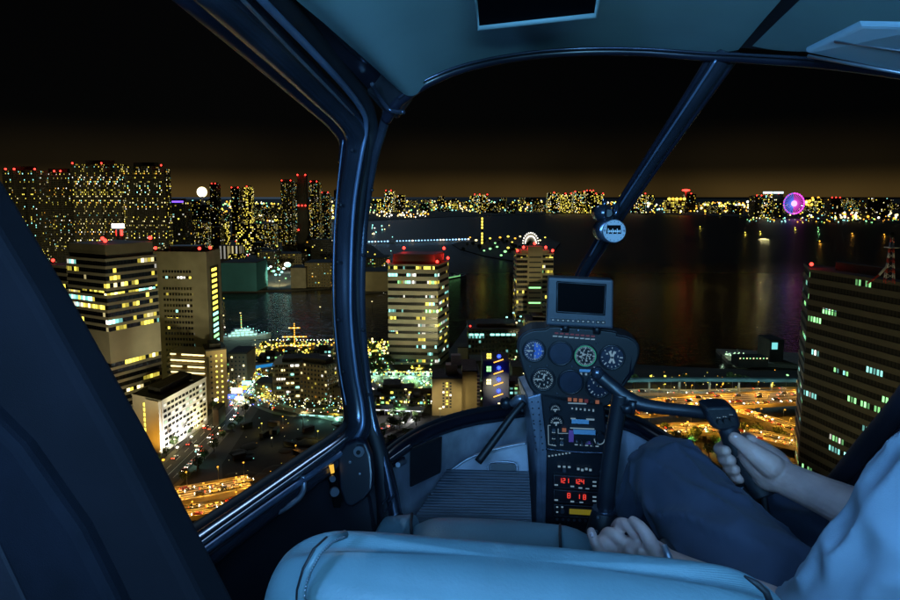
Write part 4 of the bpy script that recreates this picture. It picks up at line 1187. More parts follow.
# ---- motorway: three curved decks on piers
deckmat = [M_deck, M_conc, M_line]
def motorway(name, label, pts, wid, z, lamps_, en, ncar, where, lampc='o', c_off=None):
    cs, L, R_ = ribbon_path([G(p[0], p[1], z) for p in pts], wid, 8)
    a = cs[0]; o = thing(name, label, 'motorway', (a.x, a.y, 3))
    b = MB(); dn = V((0, 0, -1.3))
    b.grid([R_, L], 0, False); b.grid([[p + dn for p in L], [p + dn for p in R_]], 1, False)
    b.build('deck', deckmat, o)
    for E, s_ in ((L, 1), (R_, -1)):
        b = MB(); h = V((0, 0, 1.0)); inn_ = [p + (c - p).normalized() * .3 for p, c in zip(E, cs)]
        out_ = [p - (c - p).normalized() * .05 for p, c in zip(E, cs)]
        w4 = [[p + dn for p in out_], [p + h for p in out_], [p + h for p in inn_], [p + V((0, 0, .01)) for p in inn_]]
        b.grid(w4 if s_ < 0 else list(reversed(w4)), 0, False); b.build('parapet', M_conc, o)
    b = MB()
    for k in ((.03, .06, .20, .34, .47, .53, .66, .80, .94, .97) if wid > 15 else (.04, .08, .33, .5, .67, .92, .96)):
        for i in range(len(cs) - 1):
            u_ = V((0, 0, .012)); w_ = .17 / wid
            b.add([R_[i].lerp(L[i], k - w_) + u_, R_[i].lerp(L[i], k + w_) + u_, R_[i + 1].lerp(L[i + 1], k + w_) + u_, R_[i + 1].lerp(L[i + 1], k - w_) + u_], [(3, 2, 1, 0)])
    b.build('lane_streak_lines', M_line, o)  # lane lines, solid and multiplied to read as streaks of light
    for i in range(2, len(cs) - 1, 6):
        MB().tube([(cs[i].x, cs[i].y, 2.5), cs[i] + V((0, 0, -1.25))], 1.3, 8).build('pier', M_conc, o)
    for k in range(lamps_):
        i = int((k + .5) / lamps_ * (len(cs) - 1))
        street_lamp((L if k % 2 else R_)[i], lampc, en, 8.0, .45, where, 'lamps ' + where)
    if ncar: traffic(cs, c_off or (wid * .33, wid * .14, -wid * .14, -wid * .33), ncar, .02, where, 'cars ' + where)
    return cs
motorway('motorway_viaduct', 'broad golden lit motorway viaduct crossing behind the control grip', [(600, 410), (640, 409), (690, 403), (740, 400), (800, 397), (860, 396)], 27, 12, 16, 21000, 60, 'on the broad motorway viaduct')
motorway('motorway_ramp', 'curving golden ramp passing under the control grip', [(600, 444), (640, 434), (685, 429), (725, 431), (770, 438), (830, 452)], 16, 9, 12, 12000, 40, 'on the curving motorway ramp')
motorway('slip_road', 'narrow golden slip road joining the ramp near the right office', [(700, 408), (735, 411), (765, 419), (800, 431), (840, 446)], 11, 10.5, 9, 9500, 24, 'on the narrow slip road')
motorway('surface_road', 'dim road with small yellow lamps below the monorail', [(600, 394), (650, 392), (700, 393), (750, 391), (820, 390)], 10, 4.5, 8, 1300, 10, 'on the dim road below the monorail', 'y')
motorway('elevated_road', 'short golden lit elevated road left of the door sill', [(120, 497), (165, 497), (195, 493), (228, 487), (250, 483)], 16, 11, 8, 5000, 20, 'on the elevated road beside the door sill')
motorway('lower_road', 'short golden lit lower road left of the door sill', [(120, 515), (175, 513), (205, 510), (232, 503), (262, 493)], 12, 8, 6, 4500, 14, 'on the lower road beside the door sill')
# monorail beam, pale cyan
cs, L, R_ = ribbon_path([G(p[0], p[1], 15) for p in ((590, 380), (640, 378.5), (700, 378), (760, 378.5), (830, 379))], 4.5, 6)
o = thing('monorail', 'straight pale monorail beam on piers above the roads', 'monorail', (cs[0].x, cs[0].y, 3))
b = MB(); b.grid([R_, L], 0, False); b.grid([[p + V((0, 0, -2.2)) for p in R_], R_], 0, False); b.grid([L, [p + V((0, 0, -2.2)) for p in L]], 0, False); b.build('beam', surf('monorail_paint', (.045, .10, .11), .6, var=.1), o)
for i in range(1, len(cs), 3): MB().tube([(cs[i].x, cs[i].y, 2), cs[i] + V((0, 0, -1))], .9, 8).build('pier', M_conc, o)
for i in range(1, len(cs), 2): lamp(cs[i] + V((0, -9, 3)), 2400, (.5, .95, 1), .4, o)
# traffic signals and lamps by the near crossing
for px, py, c in ((632, 417, 'g'), (637, 413, 'w'), (641, 415, 'y'), (786, 380, 'g'), (694, 386, 'w'), (671, 383, 'y'), (650, 381, 'y'), (664, 381, 'y')):
    street_lamp(G(px, py + 6, 3), c, 900, 9, .9, 'near the motorway', 'lamps near the motorway')
# ---- trees
M_bark = surf('bark', (.07, .05, .035), .9, var=.3)
def leafmat(n, c):
    t = NT(n); r_ = t.new('ShaderNodeObjectInfo').outputs['Random']
    nz = t.noise(t.coord(), .9, 2.0)
    t.l.new(t.ramp(nz, [(.3, tuple(x * .6 for x in c) + (1,)), (.7, tuple(x * 1.3 for x in c) + (1,))]), t.b.inputs['Base Color']); t.b.inputs['Roughness'].default_value = .7
    return t.m
leaf = [leafmat('leaves_dark', (.05, .09, .022)), leafmat('leaves_green', (.07, .12, .025))]
tprot = []
for v_ in range(4):
    r2_ = random.Random(40 + v_)
    t_ = MB(); t_.tube([(0, 0, 0), (.1, 0, 2), (.05, .1, 4.6)], [.28, .2, .1], 6)
    for k in range(5):
        w = k * 1.3; t_.tube([(.08, 0, 2 + k * .45), (math.cos(w) * 1.7, math.sin(w) * 1.7, 3.6 + k * .5)], [.1, .03], 4)
    c_ = MB()
    for k in range(420):
        while True:
            p = V((r2_.uniform(-1, 1), r2_.uniform(-1, 1), r2_.uniform(-1, 1)))
            if p.length < 1 and (p.length > .35): break
        lump = 1 + .35 * noise.noise(p * 2.2 + V((v_ * 7, 0, 0)))
        q = V((p.x * 2.7 * lump, p.y * 2.7 * lump, 4.6 + p.z * 2.3 * lump)); s_ = r2_.uniform(.25, .5)
        a = V((r2_.gauss(0, 1), r2_.gauss(0, 1), r2_.gauss(0, 1))).normalized(); b2 = a.orthogonal().normalized(); c2 = a.cross(b2)
        c_.add([q + b2 * s_, q + c2 * s_ * .7, q - b2 * s_, q - c2 * s_ * .7], [(0, 1, 2, 3)])
    tprot.append((t_.mesh('trunk', M_bark), c_.mesh('crown', leaf[v_ % 2])))
def tree(p, s_, lab, grp):
    tm, cm = tprot[rnd.randrange(4)]
    o = thing('tree', lab, 'tree', p, rnd.uniform(0, 6.28), grp); o.scale = (s_, s_, s_ * rnd.uniform(.9, 1.2))
    for n_, me in (('trunk', tm), ('crown', cm)):
        c = bpy.data.objects.new(n_, me); col.objects.link(c); c.parent = o
for k in range(26):
    f_ = .18 + k * .031; x = f_ * (len(spline([tuple(p) for p in st], 8)) - 1.001)
cs, L, R_ = ribbon_path(st, 17)
for k in range(26):
    i = int((.2 + k * .03) * (len(cs) - 2)); E = (L if k % 2 else R_)[i]
    tree(E + (E - cs[i]).normalized() * rnd.uniform(2.5, 5), rnd.uniform(.7, 1.1), 'small leafy tree lining the street by the white office', 'trees of the street by the white office')
for k in range(34):      # under the motorway
    px, py = rnd.uniform(632, 790), rnd.uniform(436, 460)
    if k > 24: px, py = rnd.uniform(632, 790), rnd.uniform(384, 390)
    tree(G(px, py, 3), rnd.uniform(.9, 1.5), 'dark leafy tree beside the motorway decks', 'trees beside the motorway')
for px, py in ((690, 446), (705, 440), (722, 448), (668, 452), (742, 444)): street_lamp(G(px, py, 3), 'g', 2600, 7, .5, 'among the trees under the motorway', 'lamps among the trees under the motorway')
for k in range(44):      # quay promenade, golden lamps between
    px, py = rnd.uniform(262, 385), rnd.uniform(346, 362)
    tree(G(px, py, 3), rnd.uniform(.8, 1.3), 'promenade tree by the canal lit by golden lamps', 'trees of the canal promenade')
for k in range(34):
    px, py = 262 + k * 3.7, rnd.uniform(350, 360)
    street_lamp(G(px, py, 3), rnd.choice('yywo'), 3600 if k % 2 else 0, 7, rnd.choice([.9, 1.3]), 'along the canal promenade', 'golden lamps of the canal promenade')
for k in range(24): street_lamp(G(270 + k * 3.4, 344.6, 3), 'h', 0, 5, .6, 'along the canal edge', 'small lamps of the canal edge')
for k in range(30):
    px, py = rnd.uniform(462, 545), rnd.uniform(243, 256)
    tree(G(px, py, 2.8), rnd.uniform(1.2, 2.2), 'dark tree on the wooded headland', 'trees of the headland')
for k in range(16):
    px, py = rnd.uniform(366, 392), rnd.uniform(362, 380)
    tree(G(px, py, 3), rnd.uniform(.9, 1.3), 'dark tree left of the station hall', 'trees left of the station hall')
for k in range(34):
    px, py = rnd.uniform(355, 425), rnd.uniform(412, 450)
    tree(G(px, py, 3), rnd.uniform(.7, 1.2), 'dark tree around the curved street', 'trees around the curved street')
for px, py in ((372, 371), (380, 366), (388, 374), (376, 378)): street_lamp(G(px, py, 3), 'g', 1800, 7, .6, 'left of the station hall', 'lamps left of the station hall')
# ---- boats
hullw = surf('hull_white', (.7, .72, .7), .4, var=.08); hulld = surf('hull_dark', (.04, .05, .06), .5, var=.1)
def ship(p0, p1, wid, h, name, label, hull, decks, light, mast, lights, en, lc):
    a, b_ = G(*p0), G(*p1); d = b_ - a; L_ = d.length; rz = math.atan2(d.y, d.x); c = (a + b_) * .5
    o = thing(name, label, 'boat', (c.x, c.y, 0), rz)
    secs = []
    for f_, w_, zt in ((-.5, .75, 1), (-.3, 1, .95), (.2, 1, 1), (.4, .6, 1.15), (.5, .04, 1.35)):
        x = f_ * L_; w2 = wid / 2 * w_
        secs.append([V((x, -w2 * .7, -.6)), V((x, w2 * .7, -.6)), V((x, w2, h * zt)), V((x, -w2, h * zt))])
    b = MB(); b.loft(secs); b.s = [False] * len(b.s); b.build('hull', hull, o, local=True)
    for k in range(decks):
        Ld = L_ * (.6 - .14 * k)
        MB().box((-L_ * .08, 0, h + 1.2 + 2.4 * k), (Ld, wid * (.75 - .1 * k), 2.35)).build('deckhouse', hullw, o, local=True)
        n_ = max(4, int(Ld / 4))
        m = MB()
        for i in range(n_):
            for s_ in (-1, 1): m.box((-L_ * .08 + (i + .5 - n_ / 2) * Ld / n_, s_ * wid * (.75 - .1 * k) / 2, h + 1.3 + 2.4 * k), (Ld / n_ * .6, .1, 1.1))
        m.build('windows', light, o, local=True)
    top = h + 2.4 * decks
    if mast:
        MB().tube([(-L_ * .1, 0, top), (-L_ * .1, 0, top + mast)], [.4, .15], 6).build('mast', hullw, o, local=True)
    for i in range(lights):
        f_ = (i + .5) / lights - .5
        MB().ball((f_ * L_ * .9, -wid * .3 * (1 if i % 2 else -1), h * 1.1 + 1.4 + (top - h) * max(0, 1 - abs(f_) * 2.6)), .5, 6, 4).build('deck_light', light, o, local=True)
    if en:
        for f_ in (-.3, 0, .3): lamp(TM[o.name] @ V((f_ * L_, -wid * 1.2, top + 3)), en, lc, .5, o)
    return o, L_, top
o, L_, tp = ship((222, 341), (271, 338), 11, 4.5, 'ferry', 'white ferry lit green and white, moored on the canal bank', hullw, 3, g_cyn, 15, 16, 4200, (.6, 1, .8))
for k in range(7): MB().ball((-L_ * .1, 0, tp + 2 + k * 2), .55, 6, 4).build('mast_light', g_grn if k % 2 else g_yel, o, local=True)
ship((362, 291), (386, 289), 9, 4, 'cargo_boat', 'long pale boat moored along the bank behind the pillar', hullw, 1, g_wht, 8, 5, 2600, WHT)
ship((440, 281), (466, 276), 8, 2, 'barge', 'dark low barge on the water beside the striped tower', hulld, 1, g_grn, 5, 3, 0, WHT)
ship((422, 290), (444, 284), 7, 2, 'work_boat', 'dark work boat close to the striped tower', hulld, 1, g_wht, 6, 3, 0, WHT)
ship((758, 240), (769, 240), 9, 3, 'pleasure_boat', 'small lit boat out on the open bay', hullw, 1, g_warm, 0, 4, 9000, WARM)
ship((722, 357), (760, 365), 9, 3, 'moored_liner', 'long boat with a row of green white deck lights at the pier', hulld, 1, glow('liner_lights', (.6, 1, .6), 2.0), 5, 16, 700, (.7, 1, .7))
for k, (px, py, c) in enumerate(((818, 233, 'g'), (819.5, 243, 'o'), (852, 235, 'o'), (884, 236, 'o'), (818, 229, 'g'), (760, 233, 'y'), (745, 234, 'y'), (700, 228, 'y'), (795, 229, 'y'))):
    q = G(px, py); o = thing('buoy', ['green lit buoy on the bay', 'orange lit buoy on the bay', 'yellow lit buoy on the bay']['goy'.index(c)], 'buoy', q, 0, {'g': 'green buoys on the bay', 'o': 'orange buoys on the bay', 'y': 'yellow buoys on the bay'}[c])
    MB().tube([(0, 0, -.5), (0, 0, 1), (0, 0, 5)], [2, 2, .5], 8).build('float', M_dark, o, local=True)
    MB().ball((0, 0, 6), 2.2, 8, 6).build('lantern', GL[c][0], o, local=True)
    lamp(q + V((0, -4, 8)), 9000, GL[c][1], .6, o)
# sailing ship restaurant outlined in orange lamps
q = G(295, 352, 3); o = thing('sailing_ship', 'old sailing ship outlined in orange lamps at the canal quay', 'sailing ship', q, .05)
b = MB(); b.loft([[V((x, -w_ * .6, 0)), V((x, w_ * .6, 0)), V((x, w_, z)), V((x, -w_, z))] for x, w_, z in ((-15, 2.2, 5.5), (-8, 3.2, 4.2), (6, 3.2, 4.2), (13, 1.6, 5.2), (18, .1, 6.2))]); b.s = [False] * len(b.s)
b.build('hull', surf('ship_timber', (.12, .06, .025), .6, var=.2), o, local=True)
for x, hm in ((0, 29), (-9, 19), (9, 19)):
    b = MB(); b.tube([(x, 0, 4), (x, 0, hm)], .3, 6); b.build('mast', M_bark, o, local=True)
    n_ = int(hm / 2.0) if x == 0 else 0
    for k in range(n_): MB().ball((x, -.6, 5 + k * (hm - 5) / n_), .6, 6, 4).build('mast_lamp', g_org, o, local=True)
for z, w_ in ((23, 5.5), (14.5, 11.5), (6, 15)):
    MB().tube([(-w_, 0, z), (w_, 0, z)], .25, 6).build('yard', M_bark, o, local=True)
    n_ = int(w_ * 1.6)
    for k in range(n_): MB().ball((-w_ + 2 * w_ * (k + .5) / n_, -.6, z + .3), .62, 6, 4).build('yard_lamp', g_org if k % 3 else g_warm, o, local=True)
lamp(q + V((0, -8, 8)), 5000, ORG, .5, o)
# tall lit spire behind the pillar, and odd bright lamps
q = G(361, 352, 3); o = thing('lit_spire', 'pointed spire lit green and yellow just right of the pillar', 'spire', q)
MB().tube([(0, 0, 0), (0, 0, 22), (0, 0, 34)], [4, 2.2, .2], 6).build('shaft', w_tan, o, local=True)
for k in range(6): MB().ball((0, -4 + k * .6, 4 + k * 5), .8, 6, 4).build('lamp', g_grn if k < 4 else g_yel, o, local=True)
lamp(q + V((0, -10, 10)), 6000, GRN, .5, o)
q = P(118, 226, 800); o = thing('lit_sign', 'glaring white lit sign above the stepped office roof', 'sign', (q.x, q.y, 3))
MB().box((0, 0, q.z - 3), (15, 2, 5.5)).build('panel', glow('sign_white', (1, .95, .9), 3.5), o, local=True)
MB().box((1, .5, q.z - 11.5), (8, 1, 7)).build('lower_panel', g_red, o, local=True)
MB().tube([(0, 3, 0), (0, 3, q.z - 5)], 4, 8).build('support', M_dark, o, local=True)
rt_, lp, hh = low(769, 783, 341, 362, w_dark, 'dark pier shed with a tall teal lit sign', 'pier_shed', 22)
MB().box((-2, lp[0][1] - .2, hh - 4.5), (5, .4, 6)).build('sign_panel', glow('sign_teal', (.25, .9, .9), .9), rt_, local=True)
rt_, lp, hh = low(738, 768, 359, 367, w_dark, 'long low pier shed with pale roof lamps', 'pier_shed', 14)
for k in range(9): MB().ball((lp[0][0] + (lp[1][0] - lp[0][0]) * (k + .5) / 9, lp[0][1] - .4, hh + .6), .55, 6, 4).build('roof_lamp', g_grn if k % 2 else g_warm, rt_, local=True)
# ---- more small lamps between the buildings
for k in range(60):
    px, py = [(rnd.uniform(350, 432), rnd.uniform(365, 420)), (rnd.uniform(225, 270), rnd.uniform(378, 405)), (rnd.uniform(480, 545), rnd.uniform(362, 412)), (rnd.uniform(330, 362), rnd.uniform(345, 400))][k % 4]
    street_lamp(G(px, py, 3), rnd.choice('ywgcgy'), 4000 if k % 3 == 0 else 0, 6, rnd.uniform(.4, .7), 'between the waterfront buildings', 'lamps between the waterfront buildings')
for k in range(26):      # lanterns whose pools of green, teal and yellow light the quarter
    px, py, c = [(rnd.uniform(354, 430), rnd.uniform(366, 412), 'gcy'), (rnd.uniform(256, 345), rnd.uniform(347, 362), 'yyo'), (rnd.uniform(482, 550), rnd.uniform(356, 408), 'gcw'), (rnd.uniform(232, 270), rnd.uniform(372, 398), 'cwy')][k % 4]
    street_lamp(G(px, py, 3), c[k // 4 % 3], 15000, 7, .8, 'between the waterfront buildings', 'lamps between the waterfront buildings')
# ---- added fill masts, unseen sources that brighten the tall facades
def flood(p, tgt, e_, size=50, c=(1, .90, .48), h=14.0):
    o = thing('added_flood_mast', 'added fill light mast aimed at the office facades', 'floodlight', p, 0, 'added fill light masts by the towers')
    MB().tube([(0, 0, 0), (0, 0, h)], [.3, .15], 6).build('post', M_steel, o, local=True)
    MB().box((0, -.3, h + .4), (1.6, .5, .6)).build('lamp_head', g_warm, o, local=True)
    spot(V(p) + V((0, .8, h + 1.6)), tgt, e_, c, size, 1.0, o)
for px, Y, tx, ty, tY, e_, sz in ((70, 280, 105, 330, 375, 130000, 75), (150, 300, 130, 300, 385, 70000, 60), (190, 330, 185, 300, 452, 170000, 50), (240, 400, 214, 300, 460, 60000, 40), (196, 400, 200, 380, 440, 16000, 70), (300, 395, 300, 385, 440, 7000, 70),
        (405, 430, 413, 310, 545, 300000, 42), (450, 480, 445, 300, 560, 60000, 50), (440, 390, 447, 395, 430, 26000, 60), (478, 390, 470, 395, 435, 16000, 60), (525, 470, 535, 290, 600, 300000, 35), (500, 400, 500, 340, 560, 60000, 55),
        (740, 235, 850, 380, 285, 130000, 75), (240, 720, 240, 275, 1010, 160000, 60), (320, 760, 318, 275, 1030, 160000, 50), (372, 800, 376, 282, 1060, 120000, 40), (280, 1000, 265, 240, 1600, 200000, 60), (60, 690, 50, 215, 915, 100000, 60), (140, 690, 120, 215, 895, 100000, 60)):
    q = P(px, 300, Y); flood((q.x, q.y, 3), P(tx, ty, tY), e_ * (.62 if Y < 600 else 2.2), sz)

# ---- small shop, sign and doorway lights between the near buildings, too many to count
m = MB()
def near_strip(n, x0, x1, y0, y1, r0, r1, ks):
    for _ in range(n):
        q = G(rnd.uniform(x0, x1), rnd.uniform(y0, y1), 3); r = rnd.uniform(r0, r1) * q.y / F
        m.ball((q.x, q.y, q.z + rnd.uniform(1, 6)), r, 5, 4, rnd.choice(ks))
near_strip(300, 352, 432, 362, 412, .25, .9, [0, 1, 2, 3, 4, 4, 0])
near_strip(150, 355, 392, 344, 361, .4, 1.2, [0, 0, 1, 4])
near_strip(230, 255, 345, 344, 364, .3, 1.0, [0, 0, 1, 5, 4])
near_strip(220, 225, 275, 366, 410, .25, .9, [0, 1, 2, 3, 5, 7])
near_strip(200, 480, 552, 340, 412, .25, .7, [0, 1, 3, 4, 4])
near_strip(120, 270, 345, 398, 413, .25, .7, [0, 1, 2, 3])
near_strip(50, 640, 790, 374, 400, .2, .5, [0, 0, 1, 5])
near_strip(50, 300, 345, 360, 400, .25, .6, [0, 1, 4])
near_strip(30, 228, 345, 415, 480, .2, .4, [0, 5, 1, 3])
o = m.build('shop_lights', lm); tag(o, 'mass of small coloured shop and doorway lights between the waterfront buildings', 'city lights', kind='stuff')
# ---- low blocks that fill the waterfront quarter
rnd = random.Random(21)
fillm = [windows_mat('waterfront_glazing_%d' % i, w_, 3.2, 3.4, .6, .5, p_, 1.8, c_, seed=i * 5) for i, (w_, p_, c_) in enumerate((((.16, .12, .07), .22, MIX_HOME), ((.1, .1, .08), .2, MIX_GREEN), ((.2, .15, .08), .3, MIX_YEL), ((.07, .08, .09), .25, MIX_COOL)))]
n_f = 0
for x0, x1, y0, y1, n in ((352, 386, 404, 420, 4), (398, 430, 404, 414, 3), (510, 548, 372, 412, 7), (482, 510, 352, 362, 3), (232, 272, 362, 376, 5), (255, 345, 362, 372, 7), (330, 350, 366, 402, 4), (452, 470, 366, 378, 2)):
    for k in range(n):
        px, py = x0 + (x1 - x0) * (k + rnd.uniform(.2, .8)) / n, rnd.uniform(y0, y1)
        q = G(px, py, 3); w_ = rnd.uniform(9, 17); 
        block('low_block', 'low waterfront block with scattered lit windows', [(q.x - w_ / 2, q.y), (q.x + w_ / 2, q.y), (q.x + w_ / 2, q.y + 11), (q.x - w_ / 2, q.y + 11)], 3 + rnd.uniform(5, 13), fillm[n_f % 4], group='low blocks of the waterfront quarter', pent=.3 if n_f % 2 else 0); n_f += 1
# ================================================================== THE HELICOPTER COCKPIT (metres from the eye)
m_paint = surf('frame_paint', (0.010, 0.010, 0.018), 0.33, 0.0, var=0.25, scale=9, bump=0.06, bscale=260, bdist=0.001, spec=0.6)
m_frame = surf('frame_tube_paint', (0.075, 0.082, 0.115), 0.21, 0.75, var=0.3, scale=7, bump=0.08, bscale=160, bdist=0.001, spec=0.6)
m_seal = surf('rubber_seal', (0.008, 0.008, 0.012), 0.6, var=0.2, scale=20)
m_trim = surf('dark_door_trim', (0.010, 0.008, 0.014), 0.7, var=0.35, scale=12, bump=0.25, bscale=320, bdist=0.001)
m_strap = surf('strap_webbing', (0.006, 0.006, 0.011), 0.85, var=0.3, scale=18, bump=0.4, bscale=700, bdist=0.001, spec=0.2)
m_cloth = surf('navy_post_cloth', (0.0075, 0.0062, 0.0095), 0.9, var=0.18, scale=14, bump=0.35, bscale=900, bdist=0.0008, spec=0.2)
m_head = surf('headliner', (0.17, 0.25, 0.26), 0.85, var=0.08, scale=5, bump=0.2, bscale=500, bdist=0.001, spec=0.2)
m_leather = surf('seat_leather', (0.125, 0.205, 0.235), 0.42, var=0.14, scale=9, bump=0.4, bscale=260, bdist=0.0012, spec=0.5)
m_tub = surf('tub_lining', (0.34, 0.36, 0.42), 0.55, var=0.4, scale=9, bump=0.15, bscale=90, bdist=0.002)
m_mat = surf('floor_rubber', (0.04, 0.048, 0.066), 0.5, var=0.3, scale=14)
m_black = surf('panel_black', (0.008, 0.008, 0.011), 0.5, var=0.25, scale=25, bump=0.08, bscale=500, bdist=0.0006)
m_blackp = surf('black_plastic', (0.011, 0.012, 0.017), 0.38, var=0.2, scale=30, bump=0.06, bscale=400, bdist=0.0005)
m_alu = surf('brushed_metal', (0.32, 0.34, 0.40), 0.38, 0.7, var=0.15, scale=30)
m_grey = surf('monitor_grey', (0.06, 0.065, 0.08), 0.45, var=0.12, scale=25, bump=0.05, bscale=600, bdist=0.0004)
m_white = surf('dial_white', (0.75, 0.78, 0.82), 0.5, var=0)
m_dial = surf('dial_navy', (0.02, 0.035, 0.085), 0.4, var=0.1, scale=60)
m_dial2 = surf('dial_blank', (0.02, 0.025, 0.045), 0.35, var=0.15, scale=60)
m_dblk = surf('dial_black', (0.006, 0.007, 0.010), 0.35, var=0)
m_dgrn = glow('dial_green', (.05, .8, .42), 0.28)
m_ink = glow('backlit_lettering', (.45, .75, 1), 0.3)
m_screen = surf('screen_off', (0.0012, 0.0012, 0.0018), 0.5, var=0, spec=.03)
m_led = glow('led_red', (1, .06, .04), 0.9)
m_lcd = glow('lcd_amber', (.42, .36, .02), 0.28)
m_pink = surf('label_pink', (.35, .1, .35), .5, var=0)
m_paleb = surf('label_blue', (.22, .42, .6), .5, var=0)
m_orange = glow('annunciator_orange', (.6, .2, .08), 0.35)
m_darkred = glow('annunciator_red', (.3, .03, .03), 0.25)

# ---- added fill lamps: unseen blue lamps that brighten the cabin
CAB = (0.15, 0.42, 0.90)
heli = thing('helicopter', 'helicopter cockpit with dark blue door frame, windscreen frame and pale blue headliner', 'helicopter', HL(0, 0, -1.05))
def cabin_fill_lamp(lat, ly, z, en, tgt, sx, sy, label, spread=160):
    p = HL(lat, ly, z)
    o = thing('cabin_fill_lamp', label, 'lamp', p, -YAW, 'added blue fill lamps')
    MB().box((0, 0, .012), (sx + .05, sy + .05, .024)).build('housing', m_alu, o, local=True)
    MB().box((0, 0, -.004), (sx, sy, .008)).build('lens', glow('cabin_fill_lens', CAB, 2.0), o, local=True)
    l = bpy.data.lights.new('cabin_fill_light', 'AREA'); l.shape = 'RECTANGLE'; l.size = sx; l.size_y = sy; l.energy = en; l.color = CAB; l.spread = R(spread)
    lo = bpy.data.objects.new('cabin_fill_light', l); col.objects.link(lo); lo.parent = o
    lo.location = (0, 0, -.02)
    d = (HL(*tgt) - p); d = Matrix.Rotation(YAW, 4, 'Z').to_3x3() @ d
    lo.rotation_euler = d.to_track_quat('-Z', 'Y').to_euler()
cabin_fill_lamp(-.10, .44, .38, 2.3, (.05, .85, -.8), .16, .3, 'added blue fill lamp on the headliner over the passenger seat')
cabin_fill_lamp(.40, .52, .365, 2.7, (.5, .95, -.6), .16, .3, 'added blue fill lamp on the headliner over the pilot')
cabin_fill_lamp(.15, -.66, .36, 11, (.15, 1.8, -.25), .6, .14, 'added blue fill lamp at the rear of the headliner', 95)
cabin_fill_lamp(-.50, -.62, .25, 10, (-.42, 1.3, .0), .12, .3, 'added blue fill lamp at the rear left corner of the headliner', 100)  # added for blue highlights along the door rail
# added fill lamp behind the eye, throws light up to the headliner
def wash(lat, ly, z, en, tgt, sx, sy):
    p = HL(lat, ly, z); o = thing('headliner_fill_lamp', 'added blue fill lamp on the bulkhead behind the front seats', 'lamp', p, -YAW, 'added headliner fill lamps')
    MB().box((0, -.02, 0), (sx + .04, .03, sy + .04)).build('housing', m_alu, o, local=True)
    l = bpy.data.lights.new('headliner_fill_light', 'AREA'); l.shape = 'RECTANGLE'; l.size = sx; l.size_y = sy; l.energy = en; l.color = (.2, .6, .82); l.spread = R(115)
    lo = bpy.data.objects.new('headliner_fill_light', l); col.objects.link(lo); lo.parent = o; lo.location = (0, .01, 0)
    d = (HL(*tgt) - p); d = Matrix.Rotation(YAW, 4, 'Z').to_3x3() @ d
    lo.rotation_euler = d.to_track_quat('-Z', 'Y').to_euler()
wash(.15, -.72, .10, 12, (.15, .10, .42), .7, .12)

def px_path(pts, n=6):
    """(px, py, ly, radius in pixels) control points -> smooth centre line and radii"""
    s = spline(pts, n)
    return [HP(a, b, c) for a, b, c, d in s], [HR(a, b, c, d) for a, b, c, d in s]
def ptube(b, pts, seg=14, m=0, n=7, flat=1.0):
    c, r = px_path(pts, n); return b.tube(c, r, seg, m, flat=flat)
# ---- door frame: top rail, bend, A pillar, lower bend, sill, all one swept section of several tubes
door = [(150, -72, .80, 27), (205, -20, .86, 23), (262, 34, 1.02, 19), (318, 88, 1.24, 15), (346, 116, 1.36, 13), (357, 136, 1.42, 12), (356, 158, 1.44, 11.5), (350, 195, 1.46, 11), (346, 250, 1.48, 11), (346, 310, 1.48, 11), (351, 365, 1.48, 11.5), (358, 408, 1.47, 12), (358, 430, 1.45, 12.5), (344, 448, 1.4, 13), (310, 473, 1.3, 14.5), (255, 513, 1.14, 17), (200, 553, 1.0, 20), (140, 598, .87, 24), (60, 660, .75, 29)]
b = MB(); ptube(b, door, 18); b.build('door_frame', m_frame, heli)
off = lambda pts, dx, dy, dl, k, i0=0, i1=None: [(x + dx * (r / 12), y + dy * (r / 12), l + dl, r * k) for x, y, l, r in pts[i0:i1]]
b = MB(); ptube(b, off(door, -9, 5, .05, .8, 0, 7), 12); b.build('outer_flange', m_paint, heli)
b = MB(); ptube(b, [(x - 6 * (r / 12), y, l + .03, r * .75) for x, y, l, r in door[6:14]], 12); b.build('outer_flange', m_paint, heli)
b = MB(); ptube(b, [(x - 5, y - 11 * r / 13, l + .04, r * .6) for x, y, l, r in door[12:]], 12); b.build('sill_seal', m_seal, heli)
b = MB(); ptube(b, [(x + 3 * r / 13, y + 7 * r / 13, l - .03, r * .42) for x, y, l, r in door[13:]], 12); b.build('sill_rail', m_frame, heli)
# thin bright beads added where the frame's highlights run
m_highlight = surf('highlight_bead', (0.42, 0.48, 0.58), 0.33, 0.9, var=0.2, scale=12)
m_highlight2 = surf('blue_grey_highlight', (0.20, 0.26, 0.40), 0.4, 0.7, var=0.3, scale=8, bump=0.06, bscale=150, bdist=0.001)
b = MB(); ptube(b, [(214, -30, .815, 2.6), (243, 0, .86, 2.3), (290, 49, 1.03, 1.8), (331, 91, 1.195, 1.5), (354, 115, 1.31, .8)], 8); b.build('rail_highlight_bead', m_highlight, heli)
b = MB(); ptube(b, [(232, -32, .84, 5), (262, 0, .89, 4.4), (309, 48, 1.06, 3.8), (345, 87, 1.225, 3.2), (363, 112, 1.35, 2.8), (366, 130, 1.40, 2.4), (361, 158, 1.415, 2.2), (354, 205, 1.435, 2.0), (351, 260, 1.445, 1.8), (351, 320, 1.445, 1.8), (356, 372, 1.445, 2.0), (362, 408, 1.44, 2.6), (361, 430, 1.425, 2.8), (346, 450, 1.375, 2.4)], 10); b.build('pillar_highlight', m_highlight2, heli)
b = MB(); ptube(b, [(357, 438, 1.39, 1.6), (342, 453, 1.34, 2.4), (308, 477, 1.24, 2.8), (253, 516, 1.08, 3.4), (198, 556, .94, 4.2), (140, 600, .81, 5)], 10); b.build('sill_highlight', m_highlight2, heli)
